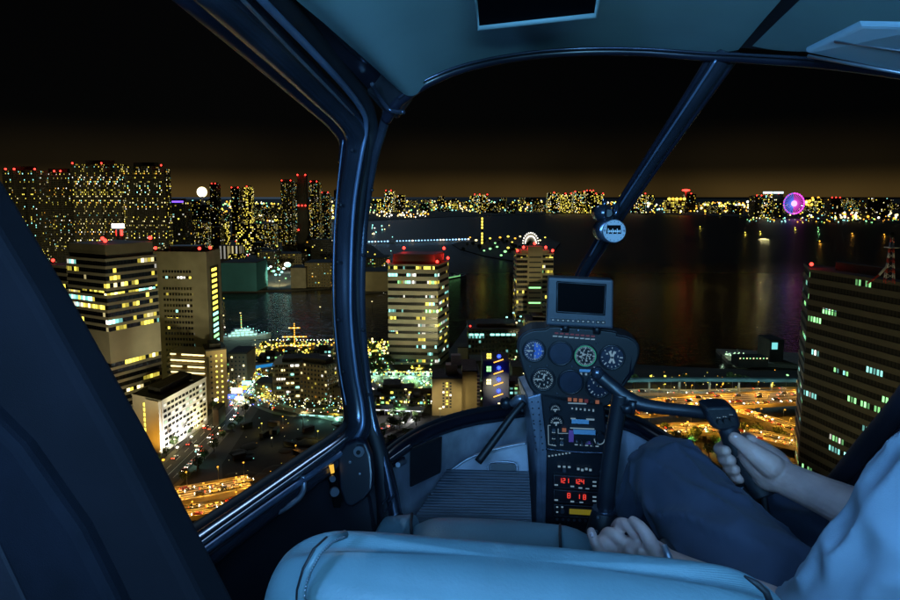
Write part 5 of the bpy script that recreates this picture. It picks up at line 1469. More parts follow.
b = MB(); ptube(b, [(348, 437, 1.385, 1.0), (318, 460, 1.285, 1.4), (262, 500, 1.125, 1.7), (205, 541, .975, 2.1), (140, 590, .835, 2.6)], 8); b.build('sill_highlight_bead', m_highlight, heli)
b = MB(); ptube(b, [(343, 140, 1.405, .8), (337, 195, 1.43, .9), (334, 250, 1.44, .9), (334, 310, 1.44, .9), (339, 365, 1.44, .9), (346, 405, 1.43, 1.0)], 8); b.build('pillar_highlight_bead', m_highlight2, heli)
b = MB(); ptube(b, [(716, 60, 1.37, 1.3), (688, 103, 1.435, 1.2), (650, 160, 1.54, 1.0), (614, 215, 1.655, .9), (590, 256, 1.755, .8)], 8); b.build('post_highlight_bead', m_highlight2, heli)
# dark seal between the door frame and the windscreen frame
seal = [(225, -60, .84, 16), (282, 6, 1.0, 14), (330, 60, 1.22, 11), (360, 96, 1.38, 9), (371, 124, 1.44, 7), (368, 150, 1.46, 6), (361, 195, 1.48, 5.5), (357, 250, 1.5, 5.5), (357, 310, 1.5, 5.5), (361, 365, 1.5, 6), (369, 415, 1.49, 7), (380, 455, 1.46, 9), (388, 500, 1.42, 12), (392, 545, 1.36, 14)]
b = MB(); ptube(b, seal, 12); b.build('pillar_seal', m_seal, heli)
wsf = [(268, -60, .86, 13), (318, 2, 1.02, 11), (356, 48, 1.24, 9), (380, 78, 1.38, 7.5), (388, 106, 1.42, 6), (383, 128, 1.45, 4.8), (374, 160, 1.47, 4.3), (366, 210, 1.5, 4), (362, 265, 1.5, 4), (362, 320, 1.5, 4), (366, 372, 1.5, 4.3), (374, 425, 1.48, 5), (386, 470, 1.44, 6), (396, 520, 1.38, 8)]
b = MB(); ptube(b, wsf, 12); b.build('windscreen_frame', m_frame, heli)
for k, (x, y, l) in enumerate(((352, 150, 1.40), (341, 205, 1.43), (338, 262, 1.44), (338, 320, 1.44), (343, 372, 1.44), (372, 190, 1.46), (363, 255, 1.47), (363, 330, 1.47), (368, 395, 1.46), (300, 66, 1.13), (262, 27, .99), (300, 478, 1.25), (250, 514, 1.10), (335, 452, 1.36))):
    b = MB(); b.ball(HP(x, y, l - .012), .0042, 8, 6); b.build('rivet', m_seal if k % 3 else m_trim, heli)
# windscreen header: arc across the top
arc = [(386, 120, 1.43, 5.5), (398, 102, 1.40, 6), (425, 84, 1.38, 5), (465, 68, 1.40, 4.2), (520, 57, 1.44, 3.8), (580, 52, 1.46, 3.8), (640, 52, 1.44, 4), (700, 56, 1.40, 4.5), (760, 59, 1.34, 5), (830, 64, 1.26, 5.5), (910, 75, 1.16, 6), (1000, 95, 1.02, 7)]
b = MB(); ptube(b, arc, 12); b.build('windscreen_header', m_paint, heli)
b = MB(); ptube(b, [(x, y - 3.6, l - .02, 1.5) for x, y, l, r in arc[1:]], 8); b.build('header_bead', m_frame, heli)
# corner gusset with its pocket, where rail, pillar and header meet
b = MB(); b.prism([HP(372, 74, 1.335), HP(394, 62, 1.335), HP(412, 96, 1.39), HP(396, 118, 1.42), HP(384, 112, 1.42), HP(366, 92, 1.35)], AX * .03); bevel(b.build('corner_gusset', m_seal, heli), .006)
b = MB(); ptube(b, [(372, 84, 1.31, 2.2), (380, 98, 1.36, 2.4), (390, 110, 1.385, 2.4), (404, 112, 1.37, 2.2)], 8); b.build('gusset_lip', m_frame, heli)
# windscreen centre post
post = [(728, 50, 1.385, 11), (700, 92, 1.44, 9.2), (662, 148, 1.54, 7.2), (622, 208, 1.66, 5.6), (598, 248, 1.76, 4.8), (580, 280, 1.85, 4.4), (568, 330, 1.94, 4.4)]
b = MB(); ptube(b, post, 16, 0, 6, .75); b.build('centre_post', m_frame, heli)
b = MB(); ptube(b, [(x - r * 1.05, y - 2, l + .012, r * .38) for x, y, l, r in post], 8); b.build('post_seal', m_paint, heli)
b = MB(); ptube(b, [(x + r * .95, y + 3, l + .014, r * .36) for x, y, l, r in post], 8); b.build('post_seal', m_paint, heli)
# ---- headliner: crowned ceiling from the windscreen header back over the seats
def ceil_pt(front, k, back):
    z = front.z + (back.z - front.z) * (1 - (1 - k) ** 2.6)
    p = front.lerp(back, k); return V((p.x, p.y, z))
fr = spline([(392, 84, 1.36), (412, 96, 1.375), (440, 76, 1.39), (480, 61, 1.42), (540, 52, 1.45), (600, 48, 1.46), (660, 49, 1.43), (715, 52, 1.39), (738, 50, 1.37)], 6)
rows = []
nf_ = len(fr)
for i, (x, y, l) in enumerate(fr):
    f_ = HP(x, y, l); lat = -.62 + (i / (nf_ - 1)) * 1.02
    bk = HL(lat, -.75, .43 - .05 * ((lat - .1) / .7) ** 2)
    rows.append([ceil_pt(f_, k / 14, bk) for k in range(15)])
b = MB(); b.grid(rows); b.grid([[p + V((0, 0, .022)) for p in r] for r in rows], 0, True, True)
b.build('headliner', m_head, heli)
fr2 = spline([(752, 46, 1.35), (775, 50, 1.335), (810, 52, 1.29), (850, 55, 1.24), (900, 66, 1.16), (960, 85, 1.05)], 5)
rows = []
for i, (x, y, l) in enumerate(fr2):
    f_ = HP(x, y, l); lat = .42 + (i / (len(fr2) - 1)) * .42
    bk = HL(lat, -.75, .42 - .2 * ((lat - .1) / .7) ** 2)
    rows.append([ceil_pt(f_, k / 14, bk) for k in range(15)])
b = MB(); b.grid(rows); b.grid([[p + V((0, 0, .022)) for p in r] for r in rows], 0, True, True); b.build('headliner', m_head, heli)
# dark roof beam between the two headliner panels, and outer roof skin
rows = []
for x, y, l, lat in ((728, 52, 1.40, .36), (745, 52, 1.38, .39), (764, 54, 1.36, .45)):
    f_ = HP(x, y, l); bk = HL(lat, -.75, .445)
    rows.append([ceil_pt(f_, k / 14, bk) + V((0, 0, .008)) for k in range(15)])
b = MB(); b.grid(rows); b.grid([[p + V((0, 0, .03)) for p in r] for r in rows], 0, True, True); b.build('roof_beam', m_trim, heli)
rows = []
for i in range(17):
    a = i / 16; x, y, l = 380 + a * 560, 0, 0
    lat = -.66 + a * 1.5
    ff = rows
    q = spline([(384, 112, 1.44), (440, 72, 1.46), (540, 50, 1.52), (620, 46, 1.52), (720, 52, 1.46), (830, 62, 1.31), (940, 78, 1.14)], 6)
    x, y, l = q[int(a * (len(q) - 1))]
    f_ = HP(x, y, l); bk = HL(lat, -.8, .53 - .08 * ((lat - .1) / .75) ** 2)
    rows.append([ceil_pt(f_, k / 8, bk) + V((0, 0, .012)) for k in range(9)])
b = MB(); b.grid(rows); b.build('roof_skin', m_paint, heli)
# skylight in the headliner: dark recess with a lip
def ceil_at(px, py):
    d = ray(px, py); return d
sk = [(474, -26), (602, -30), (596, 12), (478, 25)]
skp = [HP(x, y, 1.10 + (25 - y) * -.0022) for x, y in sk]
b = MB(); b.prism([p + V((0, 0, -.004)) for p in skp], V((0, 0, .006))); o = b.build('roof_window', m_screen, heli)
b = MB(); b.tube([p + V((0, 0, -.004)) for p in skp], .0055, 8, 0, True); b.build('roof_window_lip', m_head, heli)
# pale sun visor folded against the right header
vp = [HP(806, 53, 1.20), HP(862, 26, 1.03), HP(925, 28, .93), HP(930, 78, 1.05)]
b = MB(); b.prism(vp, V((0, 0, .012)) + AX * .01); o = bevel(b.build('sun_visor', surf('visor_plastic', (.32, .46, .55), .35, var=.1), loc=vp[0]), .004)
tag(o, 'pale blue translucent sun visor folded up at the right end of the header', 'sun visor')
b = MB(); b.tube([vp[0].lerp(vp[3], .02) + V((0, 0, -.004)), vp[3]], .003, 6); 
b.tube([vp[1].lerp(vp[0], .45) + V((0, 0, -.003)), vp[2].lerp(vp[3], .45) + V((0, 0, -.003))], .0016, 6); TM[o.name] = Matrix.Translation(vp[0]); b.build('seam', m_alu, o)

# ---- door: dark trim panel below the sill, with pull handle, latch slot and oval cover
dp = [(150, 588, .86), (205, 548, .99), (260, 509, 1.13), (310, 474, 1.28), (345, 448, 1.38), (362, 432, 1.44), (380, 458, 1.45), (392, 500, 1.40)]
dbot = [(120, 720, .80), (190, 700, .93), (250, 690, 1.06), (300, 660, 1.2), (345, 620, 1.3), (372, 570, 1.36), (388, 560, 1.38), (402, 560, 1.38)]
slot0, slot1 = None, None
rows = []
for (a, a2) in zip(dp, dbot):
    p, q = HP(*a) + LX * -.02, HP(*a2) + LX * -.02
    rows.append([p.lerp(q, k / 6) for k in range(7)])
b = MB(); b.grid(rows); b.grid([[p - LX * .03 for p in r] for r in rows], 0, True, True); b.build('door_panel', m_trim, heli)
b = MB(); ptube(b, [(303, 476, 1.23, 2.2), (304, 488, 1.22, 2.6), (299, 498, 1.20, 2.8), (286, 508, 1.17, 2.8), (277, 512, 1.15, 2.8), (275, 506, 1.16, 2.4)], 8); ptube(b, [(301, 474, 1.24, 1.8), (290, 482, 1.22, 1.8), (279, 491, 1.19, 1.8)], 8)
b.build('door_handle', m_alu, heli)
b = MB(); b.prism([HP(326, 468, 1.305), HP(333, 466, 1.315), HP(342, 500, 1.30), (HP(340, 508, 1.295)), HP(334, 508, 1.29)], AX * .01 - LX * .005); b.build('latch_plate', m_screen, heli)
for x, y, rr, mt in ((332, 478, 3.0, m_alu), (334, 491, 4.6, m_alu)):
    b = MB(); p = HP(x, y, 1.285); b.disc(p, (AX * -1 + LX * .6), HR(x, y, 1.285, rr), .008, 14); b.build('latch_bolt', mt, heli)
b = MB(); b.prism([HP(329, 466, 1.30), HP(333, 465, 1.30), HP(334, 473, 1.296), HP(331, 474, 1.296)], AX * .004); b.build('slot_light_glimpse', glow('glimpse_amber', (1, .55, .05), 1.0), heli)  # glowing piece stands for light glimpsed through the latch slot
ov = [(337, 455), (345, 444), (356, 440), (366, 443), (371, 455), (373, 475), (372, 490), (364, 500), (352, 508), (345, 506), (339, 490)]
b = MB(); b.prism([HP(x, y, 1.345 - (y - 440) * .0008) for x, y in ov], AX * .02); bevel(b.build('oval_cover', m_paint, heli), .006, 3)
b = MB(); p = HP(360, 450, 1.33); b.tube([p, p - AX * .012], [HR(0, 450, 1.33, 5)] * 2, 16); b.tube([p - AX * .012, p - AX * .016], [HR(0, 450, 1.33, 2)] * 2, 12, 1); b.build('cover_knob', [m_alu, m_black], heli)
for x, y in ((360, 474), (350, 462)):
    b = MB(); b.ball(HP(x, y, 1.32), .004, 8, 5); b.build('screw', m_alu, heli)
# ---- door post of the near side: wide cloth-covered slab and lower strap, seen out of the corner of the eye
def slab(pts, th, name, mat, ly):
    b = MB(); b.prism([HP(x, y, l) for x, y, l in pts], AX * -th); return bevel(b.build(name, mat, heli), .01, 3)
slab([(-240, -150, .60), (-60, 90, .60), (8, 184, .60), (70, 287, .60), (150, 430, .60), (243, 612, .60), (300, 720, .60), (215, 720, .60), (160, 606, .60), (148, 572, .60), (106, 512, .60), (40, 415, .60), (-240, 60, .60)], .05, 'door_post', m_cloth, .6)
slab([(-240, 50, .57), (-10, 372, .57), (50, 432, .57), (106, 512, .57), (136, 572, .57), (158, 620, .57), (200, 720, .57), (130, 720, .57), (60, 600, .57), (-5, 460, .57), (-240, 200, .57)], .04, 'door_post_strap', m_strap, .57)
slab([(-240, 180, .56), (-6, 455, .56), (64, 602, .56), (140, 740, .56), (-240, 760, .56)], .03, 'rear_door_trim', m_trim, .55)
for x, y, rr in ((20, 519, 2.2), (50, 569, 2.2), (61, 590, 2.0), (8, 470, 1.8)):
    b = MB(); b.ball(HP(x, y, .556), HR(x, y, .556, rr), 8, 6); b.build('press_stud', m_alu, heli)
b = MB(); b.tube([HP(33, 585, .55), HP(37, 598, .545), HP(44, 625, .54)], [HR(0, 590, .55, 3), HR(0, 590, .55, 5), HR(0, 590, .55, 6)], 10); b.build('trim_pull', m_frame, heli)
# sill continues behind the post gap
b = MB(); ptube(b, [(150, 540, .9, 4), (152, 552, .9, 4)], 8); b.build('sill_clip', m_alu, heli)

# ---- nose tub: rim, lining, side pad, floor, mat, pedals
rimL = [(372, 478, 1.45, 6), (392, 456, 1.55, 6), (415, 440, 1.68, 6), (440, 428, 1.80, 5.5), (470, 419, 1.92, 5), (500, 414, 2.02, 5), (530, 409, 2.1, 5), (580, 410, 2.12, 5), (630, 424, 2.08, 5), (660, 440, 1.98, 5.5), (690, 459, 1.84, 6), (720, 480, 1.68, 6.5), (745, 503, 1.52, 7), (790, 545, 1.3, 8), (850, 590, 1.1, 10)]
b = MB(); ptube(b, rimL, 12); b.build('nose_rim', m_paint, heli)
b = MB(); ptube(b, [(x + (1 if x < 560 else -2), y + 6, l - .02, 1.7) for x, y, l, r in rimL], 8); b.build('rim_bead', m_frame, heli)
b = MB(); ptube(b, [(x + (-3 if x < 560 else 4), y - 6, l + .04, 3.5) for x, y, l, r in rimL], 8); b.build('rim_seal', m_seal, heli)
s_ = spline(rimL, 5)
rows = []
zf = 150 - 1.05
for i, (x, y, l, r) in enumerate(s_):
    p = HP(x, y + 5, l - .01); a = i / (len(s_) - 1)
    # the lining falls inwards to the floor
    cen = HL(.12, max(.9, min(1.8, l - .22)), -1.05); cen.z = zf
    q = p.lerp(V((cen.x, cen.y, p.z)), .26); q.z = zf
    row = []
    for k in range(9):
        u = k / 8; w_ = 1 - (1 - u) ** 1.8
        c = p.lerp(q, u * u * .97 + u * .03); c.z = p.z + (q.z - p.z) * w_; row.append(c)
    rows.append(row)
b = MB(); b.grid(rows); b.grid([[c + (V((0, 0, -.02)) + (c - HL(.12, 1.2, -.9)).normalized() * .02) for c in r] for r in rows], 0, True, True); b.build('tub_lining', m_tub, heli)
# outer nose skin, floor
b = MB(); rows2 = [[c + (c - HL(.12, 1.2, -.8)).normalized() * .06 for c in r] for r in rows]; b.grid(rows2, 0, True, True); b.build('nose_skin', m_paint, heli)
b = MB(); b.prism([HL(-.62, -.6, -1.06), HL(.9, -.6, -1.06), HL(.86, 1.2, -1.06), HL(.55, 1.9, -1.06), HL(.12, 2.05, -1.06), HL(-.3, 1.9, -1.06), HL(-.6, 1.2, -1.06)], V((0, 0, -.04))); b.build('floor', m_trim, heli)
# the mat: real ridges, lying on a sloping footboard
def mp_(px, py):
    return HP(px, py, 1.78 - (py - 470) * .0082)
b = MB(); NR = 26
xl = lambda v: 447 - 50 * v; xr = lambda v: 529 + 4 * v
for k in range(NR * 2 + 1):
    v = k / (NR * 2)
rows = []
for k in range(NR * 4 + 1):
    v = k / (NR * 4); py = 473 + 75 * v
    h = .010 if k % 4 in (1, 2) else 0
    rows.append([mp_(xl(v) + (xr(v) - xl(v)) * j / 12, py + .02 * (j - 6) + 3.4 * (j / 12 - .5) * .6) + V((0, 0, h)) for j in range(13)])
b.grid(rows, 0, False); b.grid([[p - V((0, 0, .02)) for p in r] for r in rows], 0, False, True)
o = b.build('ribbed_mat', m_mat, loc=mp_(490, 510)); tag(o, 'ribbed dark rubber floor mat in the left footwell', 'floor mat')
# heel board above the mat with its slot and raised lip, side pad
b = MB(); b.prism([HP(452, 470, 1.77), HP(470, 458, 1.79), HP(497, 449, 1.81), HP(527, 443, 1.82), HP(529, 474, 1.77), HP(490, 473, 1.77)], AX * .02); bevel(b.build('heel_board', m_tub, heli), .004)
b = MB(); b.prism([HP(491, 464, 1.765), HP(515, 464, 1.765), HP(516, 474, 1.755), HP(490, 474, 1.755)], AX * .004); b.build('heel_slot', m_black, heli)
b = MB(); ptube(b, [(489, 475, 1.75, .9), (490, 463, 1.76, .9), (515, 463, 1.76, .9), (517, 475, 1.75, .9)], 6, 0, 3); b.build('heel_slot_rim', m_alu, heli)
b = MB(); ptube(b, [(450, 471, 1.76, 1.1), (470, 458, 1.78, 1.1), (497, 449, 1.80, 1.1), (527, 443, 1.81, 1.1)], 6); b.build('heel_board_lip', m_alu, heli)
pad = [HP(413, 443, 1.60), HP(444, 431, 1.72), HP(443, 466, 1.66), HP(413, 480, 1.54)]
b = MB(); b.prism([p - AX * .05 for p in pad], AX * .02); bevel(b.build('side_pad', m_black, heli), .004)
for x0, y0, x1, y1, r_ in ((387, 463, 411, 446, 2.2), (384, 472, 404, 458, 1.7), (398, 465, 404, 462, 2.6)):
    b = MB(); ptube(b, [(x0, y0, 1.50, r_), ((x0 + x1) / 2, (y0 + y1) / 2, 1.535, r_), (x1, y1, 1.57, r_)], 8); b.build('vent_lever', m_frame if r_ < 2.5 else m_alu, heli)
for x, y in ((386, 500), (392, 498), (388, 508)):
    b = MB(); ptube(b, [(x - 4, y + 4, 1.36, 1), (x, y, 1.37, 1.2), (x + 3, y - 5, 1.38, 1)], 6); b.build('door_hinge', m_frame, heli)
# left pedal strut, with pedal
def strut(pts, name, label, mt):
    c, r = px_path(pts, 5); o = MB().tube(c, r, 10).build(name, mt, loc=c[0]); return tag(o, label, 'pedal')
o = strut([(478, 462, 1.72, 4), (496, 438, 1.74, 4), (512, 416, 1.76, 3.6), (524, 402, 1.78, 3.2)], 'rudder_pedal', 'black pedal strut slanting down in the left footwell', m_black)
# ball vent and pipes left of the panel
o = thing('air_vent', 'chrome and black swivel air vent left of the instrument console', 'air vent', HP(508, 404, 1.86))
b = MB(); b.ball(HP(506, 403, 1.86), HR(0, 400, 1.86, 5.5), 14, 10); b.build('ball', m_blackp, o)
b = MB(); b.tube([HP(512, 404, 1.85), HP(519, 399, 1.84), HP(523, 398, 1.83)], [.012, .014, .009], 10); b.tube([HP(514, 412, 1.85), HP(520, 405, 1.83), HP(527, 400, 1.83)], .006, 8); b.tube([HP(516, 396, 1.85), HP(517, 406, 1.84), HP(523, 411, 1.84)], .004, 8); b.build('fitting', m_alu, o)

# ---- instrument console
con = thing('instrument_console', 'black instrument console with round dials, switches and red digit radios', 'instrument console', HL(.1, 1.7, -1.05))
LYP = 1.74
def fp(px, py, d=0.0):      # on the panel's face, d metres proud of it
    return HP(px, py, LYP) - AX * d
def fr_(rpx): return HR(580, 365, LYP, rpx)
out = [(518, 350), (519, 341), (524, 335), (533, 331), (546, 330), (556, 327), (612, 332), (617, 336), (627, 338), (636, 343), (639, 352), (636, 364), (629, 378), (622, 390), (615, 399), (607, 406), (580, 405), (550, 399), (537, 395), (529, 385), (523, 368)]
outs = spline([(x, y) for x, y in out] + [out[0]], 3)[:-1]
b = MB(); b.prism([fp(x, y) for x, y in outs], AX * .10); bevel(b.build('dial_panel', m_black, con), .006, 3)
b = MB(); b.prism([fp(577 + (x - 577) * 1.025, 364 + (y - 364) * 1.03, -.012) for x, y in outs], AX * .10); bevel(b.build('glare_shield', m_seal, con), .008, 3)
b = MB(); b.prism([fp(638, 345, -.006), fp(634, 342, -.004), fp(629, 372, .004), fp(608, 404, .004), fp(612, 404, -.006), fp(634, 374, -.006)], AX * .06); b.build('panel_edge', m_paint, con)
def tick(b, c, r0, r1, a, w, m, d):
    """a painted mark on a dial, slightly raised"""
    ca, sa = math.cos(a), math.sin(a); k = V((LX.x, LX.y, LX.z)); z = V((0, 0, 1))
    rad, tan = k * ca + z * sa, k * -sa + z * ca
    o = c - AX * d
    b.add([o + rad * r0 - tan * w, o + rad * r1 - tan * w, o + rad * r1 + tan * w, o + rad * r0 + tan * w], [(0, 1, 2, 3)], m)
def gauge(px, py, r, style, needle=None, ang=0.0):
    c = fp(px, py, .006); rr = fr_(r); seed = int(px)
    b = MB(); b.tube([c - AX * .003 + (LX * math.cos(w) + V((0, 0, 1)) * math.sin(w)) * rr * 1.07 for w in [k * math.pi / 18 for k in range(36)]], rr * .09, 8, 0, True); g = b.build('gauge', m_blackp, con)
    b = MB(); b.disc(c - AX * .002, -AX, rr * 1.02, .0015, 32); b.build('dial_face', {'blank': m_dial2, 'navy': m_dial, 'black': m_dblk, 'green': m_dblk, 'dim': m_dial2}[style], g)
    b = MB(); rn = random.Random(seed)
    if style == 'navy':
        b2 = MB()
        pts = [c - AX * .0042 + (LX * math.cos(w) + V((0, 0, 1)) * math.sin(w)) * rr * .8 for w in [(-.5 + k / 16) * math.pi for k in range(17)]]
        b2.add(pts, [tuple(range(17))]); b2.build('dial_arc', surf('dial_blue', (.05, .13, .45), .5, var=0), g)
    if style in ('navy', 'black', 'green', 'dim'):
        nt = {'navy': 26, 'black': 30, 'green': 40, 'dim': 16}[style]
        for k in range(nt):
            a = 2 * math.pi * k / nt
            if style == 'navy' and -1.0 < math.sin(a) and math.cos(a) > .75 and k % 3: continue
            if style == 'dim' and k % 2 and math.sin(a) > 0: continue
            tick(b, c, rr * (.78 if k % 5 else .66), rr * .93, a, rr * (.028 if k % 5 else .05), 0, .005)
        for k in range(8 if style != 'dim' else 4):
            a = 2 * math.pi * k / 8 + .2
            q = c + (LX * math.cos(a) + V((0, 0, 1)) * math.sin(a)) * rr * .52
            tick(b, q, -rr * .09, rr * .09, rn.choice([0, 1.57]), rr * .035, 0, .005)
            if rn.random() < .6: tick(b, q + V((0, 0, rr * .07)), -rr * .07, rr * .07, 0, rr * .03, 0, .005)
        if style == 'green':
            for k in range(22):
                a = rn.uniform(0, 6.28); q = c + (LX * math.cos(a) + V((0, 0, 1)) * math.sin(a)) * rr * rn.uniform(.1, .5)
                tick(b, q, -rr * .1, rr * .1, rn.choice([0, .8, 1.6, 2.4]), rr * .03, 0, .005)
            for k in range(40): tick(b, c, rr * .94, rr * 1.02, 2 * math.pi * k / 40, rr * .09, 1, .0055)
        b.build('dial_marks', [m_ink, m_dgrn], g)
    if needle:
        b = MB()
        for a, L_, w in needle: tick(b, c, -rr * .15, rr * L_, a, rr * w, 0, .0062)
        b.tube([c - AX * .005, c - AX * .0075], [rr * .1] * 2, 10, 1); b.build('needle', [m_ink, m_blackp], g)
    return g
gauge(534, 350, 10.2, 'navy', [(3.1, .75, .06)])
gauge(560.5, 352.5, 11, 'blank')
gauge(585, 355, 10.3, 'green', [(2.4, .6, .05)])
gauge(611.5, 356.5, 11.2, 'dim', [(1.2, .6, .09), (1.95, .6, .09), (-1.2, .55, .09), (-2.0, .55, .09)])
gauge(543, 378.5, 10.6, 'black', [(3.1, .7, .07), (1.3, .6, .08)])
gauge(570.5, 381, 11.2, 'blank')
gauge(598, 385, 11, 'dim', [(-.2, .5, .03)])
def bit(px, py, w, h, mt, d=.004, name='label_plate', par=None, th=.003):
    """small flat piece on the panel face, w x h pixels"""
    c = fp(px, py, d); hw, hh_ = fr_(w / 2), fr_(h / 2); z = V((0, 0, 1))
    b = MB(); b.prism([c - LX * hw - z * hh_, c + LX * hw - z * hh_, c + LX * hw + z * hh_, c - LX * hw + z * hh_], AX * th)
    return b.build(name, mt, par or con)
for k in range(8): bit(556.5 + k * 5.2, 333 + k * .45, 3.6, 1.4, m_darkred, name='warning_light')
for k in range(8): bit(555 + k * 5.4, 336 + k * .45, 3.8 if k % 3 else 4.6, 1.0, m_ink, name='label_plate')
for k in range(3): b = MB(); c = fp(561 + k * 17, 328.6 + k * .9, .01); b.ball(c, .0035, 8, 6); b.build('screw', m_alu, con)
for x, y in ((547, 365), (572, 366), (530, 366), (557, 393), (597, 343), (537, 340)): b = MB(); b.ball(fp(x, y, .004), .003, 8, 6); b.build('screw', m_grey, con)
bit(587, 370.4, 15, 2.6, m_paleb); bit(581, 373.6, 2, 2, m_ink); bit(586, 374, 2, 2, m_ink); bit(592, 374, 2, 2.4, m_ink)
# lower centre panel (slightly nearer), with pedestal sides
con_face = [(530, 396), (607, 404), (614, 432), (606, 445), (604, 458), (603, 536), (540, 530), (545, 452), (542, 400)]
b = MB(); b.prism([fp(x, y, .0) for x, y in [(540, 392), (604, 401), (608, 446), (606, 540), (539, 534), (546, 452)]], AX * .3); bevel(b.build('pedestal', m_blackp, con), .005)
# pale metal left flank, rivets along it
fl = [fp(527, 397, .004), fp(541, 393, .006), fp(547, 450, .012), fp(545, 545, .03), fp(535, 548, .03), fp(537, 452, .012)]
b = MB(); b.prism([p for p in fl], AX * .2 - LX * .03); bevel(b.build('side_flank', surf('flank_paint', (.2, .23, .3), .36, .5, var=.35, scale=14), con), .004)
for k in range(9):
    for x in (532 + k * .5, 538 + k * .6):
        b = MB(); b.ball(fp(x, 400 + k * 5.6 + (x % 3), .009 + k * .001), .0022, 6, 4); b.build('rivet', m_black, con)
LF = .010
def sbit(px, py, w, h, mt, name='label_plate', d=LF, par=None): return bit(px, py, w, h, mt, d, name, par)
for k, mt in enumerate((m_orange, m_orange, m_orange, m_darkred, m_black, m_orange)): sbit(569.5 + k * 5.5, 398.6 + k * .5, 3.6, 3.4, mt, 'annunciator')
sbit(577, 402.5, 18, .9, m_ink)
for k in range(6): sbit(572 + k * 4.2, 407.5 + k * .4, 1.6, 2.2 if k % 2 else 1.3, m_ink)
for cx, cy, r_ in ((555, 407, 5.5), (556, 420, 7)):
    b = MB(); c = fp(cx, cy, LF); rr = fr_(r_); b.tube([c, c - AX * .01], [rr, rr * .94], 20); g = b.build('gauge', m_blackp, con)
    b = MB(); b.disc(c - AX * .0102, -AX, rr * .82, .001, 20); b.build('dial_face', m_dblk, g)
    b = MB()
    for k in range(9): tick(b, c, rr * .55, rr * .8, math.pi * (k / 8), rr * .05, 0, .0125)
    tick(b, c, -rr * .4, rr * .4, .1, rr * .12, 0, .0125); tick(b, c, 0, -rr * .45, 1.5, rr * .1, 0, .0125); b.build('dial_marks', m_ink, g)
sbit(580, 420.5, 17, 4.4, m_paleb); sbit(573, 417.6, 5, 1, m_ink); sbit(590, 418.5, 8, 1.4, m_ink)
sbit(584, 431, 22, 4.6, m_paleb); sbit(571, 435, 5, 12, m_pink); sbit(588, 441.5, 5, 3, m_pink); sbit(564, 429, 4, 3.6, m_orange, 'annunciator')
sbit(582, 427.5, 24, .8, m_ink)
b = MB(); c = fp(600, 434, LF); b.tube([c, c - AX * .018], [fr_(4.2), fr_(3.6)], 16); b.build('rotary_knob', m_blackp, con)
b = MB()
for k in range(14): tick(b, fp(599, 438, LF), fr_(4.4), fr_(5.4), math.pi * (1.0 + k / 13), fr_(.5), 0, .002)
b.build('knob_scale', m_ink, con)
for k in range(5):
    x, y = 576 + k * 5.2, 439 + k * .4
    b = MB(); c = fp(x, y, LF); b.tube([c, c - AX * .004], fr_(1.7), 10, 1); b.tube([c - AX * .004, c - AX * .02 + V((0, 0, -.004 if k % 2 else .004))], [fr_(.8), fr_(1.0)], 8); b.build('toggle_switch', [m_grey, m_blackp], con)
    sbit(x, y + 4.6, 3, .8, m_ink)
for i in range(2):
    for k in range(3):
        x, y = 553.5 + i * 8, 428 + k * 6.2
        if i == 1 and k == 0: continue
        b = MB(); c = fp(x, y, LF); b.tube([c, c - AX * .012], [fr_(2.2), fr_(1.8)], 10); b.build('push_button', m_grey if (i + k) % 3 == 0 else m_blackp, con)
        sbit(x, y + 3.4, 3.2, .7, m_ink)
# engraved outline round the left switches
b = MB()
for x0, y0, x1, y1 in ((548, 424, 558, 424), (558, 424, 558, 432), (558, 432, 568, 432), (548, 424, 548.5, 443), (548.5, 443, 556, 444.5)):
    p, q = fp(x0, y0, LF + .001), fp(x1, y1, LF + .001); b.tube([p, q], fr_(.35), 4)
b.build('engraved_line', m_ink, con)
b = MB(); ptube(b, [(546, 449, LYP - .012, .9), (575, 452, LYP - .012, .9), (606, 453, LYP - .012, .9)], 6); b.build('panel_lip', m_frame, con)
for k in range(7): sbit(549 + k * 3.4, 455 - k * .55, 1.8, 1.2, m_ink)
# radios
def radio(y0, y1, label_rows, name='radio'):
    b = MB(); b.prism([fp(553, y0, .012), fp(605, y0 + 3, .012), fp(605, y1 + 3, .012), fp(553, y1, .012)], AX * .02); r = bevel(b.build(name, m_black, con), .002)
    b = MB()
    for p, q in (((554, y0 + .6), (604, y0 + 3.4)), ((554, y1 - .6), (604, y1 + 2.4)), ((554, y0 + .6), (554, y1 - .6))): b.tube([fp(p[0], p[1], .0135), fp(q[0], q[1], .0135)], fr_(.3), 4)
    b.build('radio_rim', m_grey, r); return r
SEG = {'0': 'abcdef', '1': 'bc', '2': 'abged', '4': 'fgbc', '5': 'afgcd', '8': 'abcdefg', '3': 'abgcd', '6': 'afgedc', '7': 'abc', '9': 'abcdfg'}
def digits(s, px, py, h, par, mt=None, step=None):
    b = MB(); x = px
    for ch in s:
        if ch != ' ':
            w = h * .52
            S_ = {'a': (x - w / 2, py - h / 2, x + w / 2, py - h / 2), 'g': (x - w / 2, py, x + w / 2, py), 'd': (x - w / 2, py + h / 2, x + w / 2, py + h / 2), 'f': (x - w / 2, py - h / 2, x - w / 2, py), 'b': (x + w / 2, py - h / 2, x + w / 2, py), 'e': (x - w / 2, py, x - w / 2, py + h / 2), 'c': (x + w / 2, py, x + w / 2, py + h / 2)}
            for k in SEG[ch]:
                a = S_[k]; b.tube([fp(a[0], a[1], .0165), fp(a[2], a[3], .0165)], fr_(.42), 4)
        x += step or h * .85; py += .16
    return b.build('digits', mt or m_led, par)
for k in range(3): sbit(559 + k * 5, 465 + k * .3, 2.6, 1.6, m_ink, d=.012)
for k in range(4): sbit(578 + k * 4, 467.5 + (k % 2), 2.4, 2.0, m_ink, d=.012)
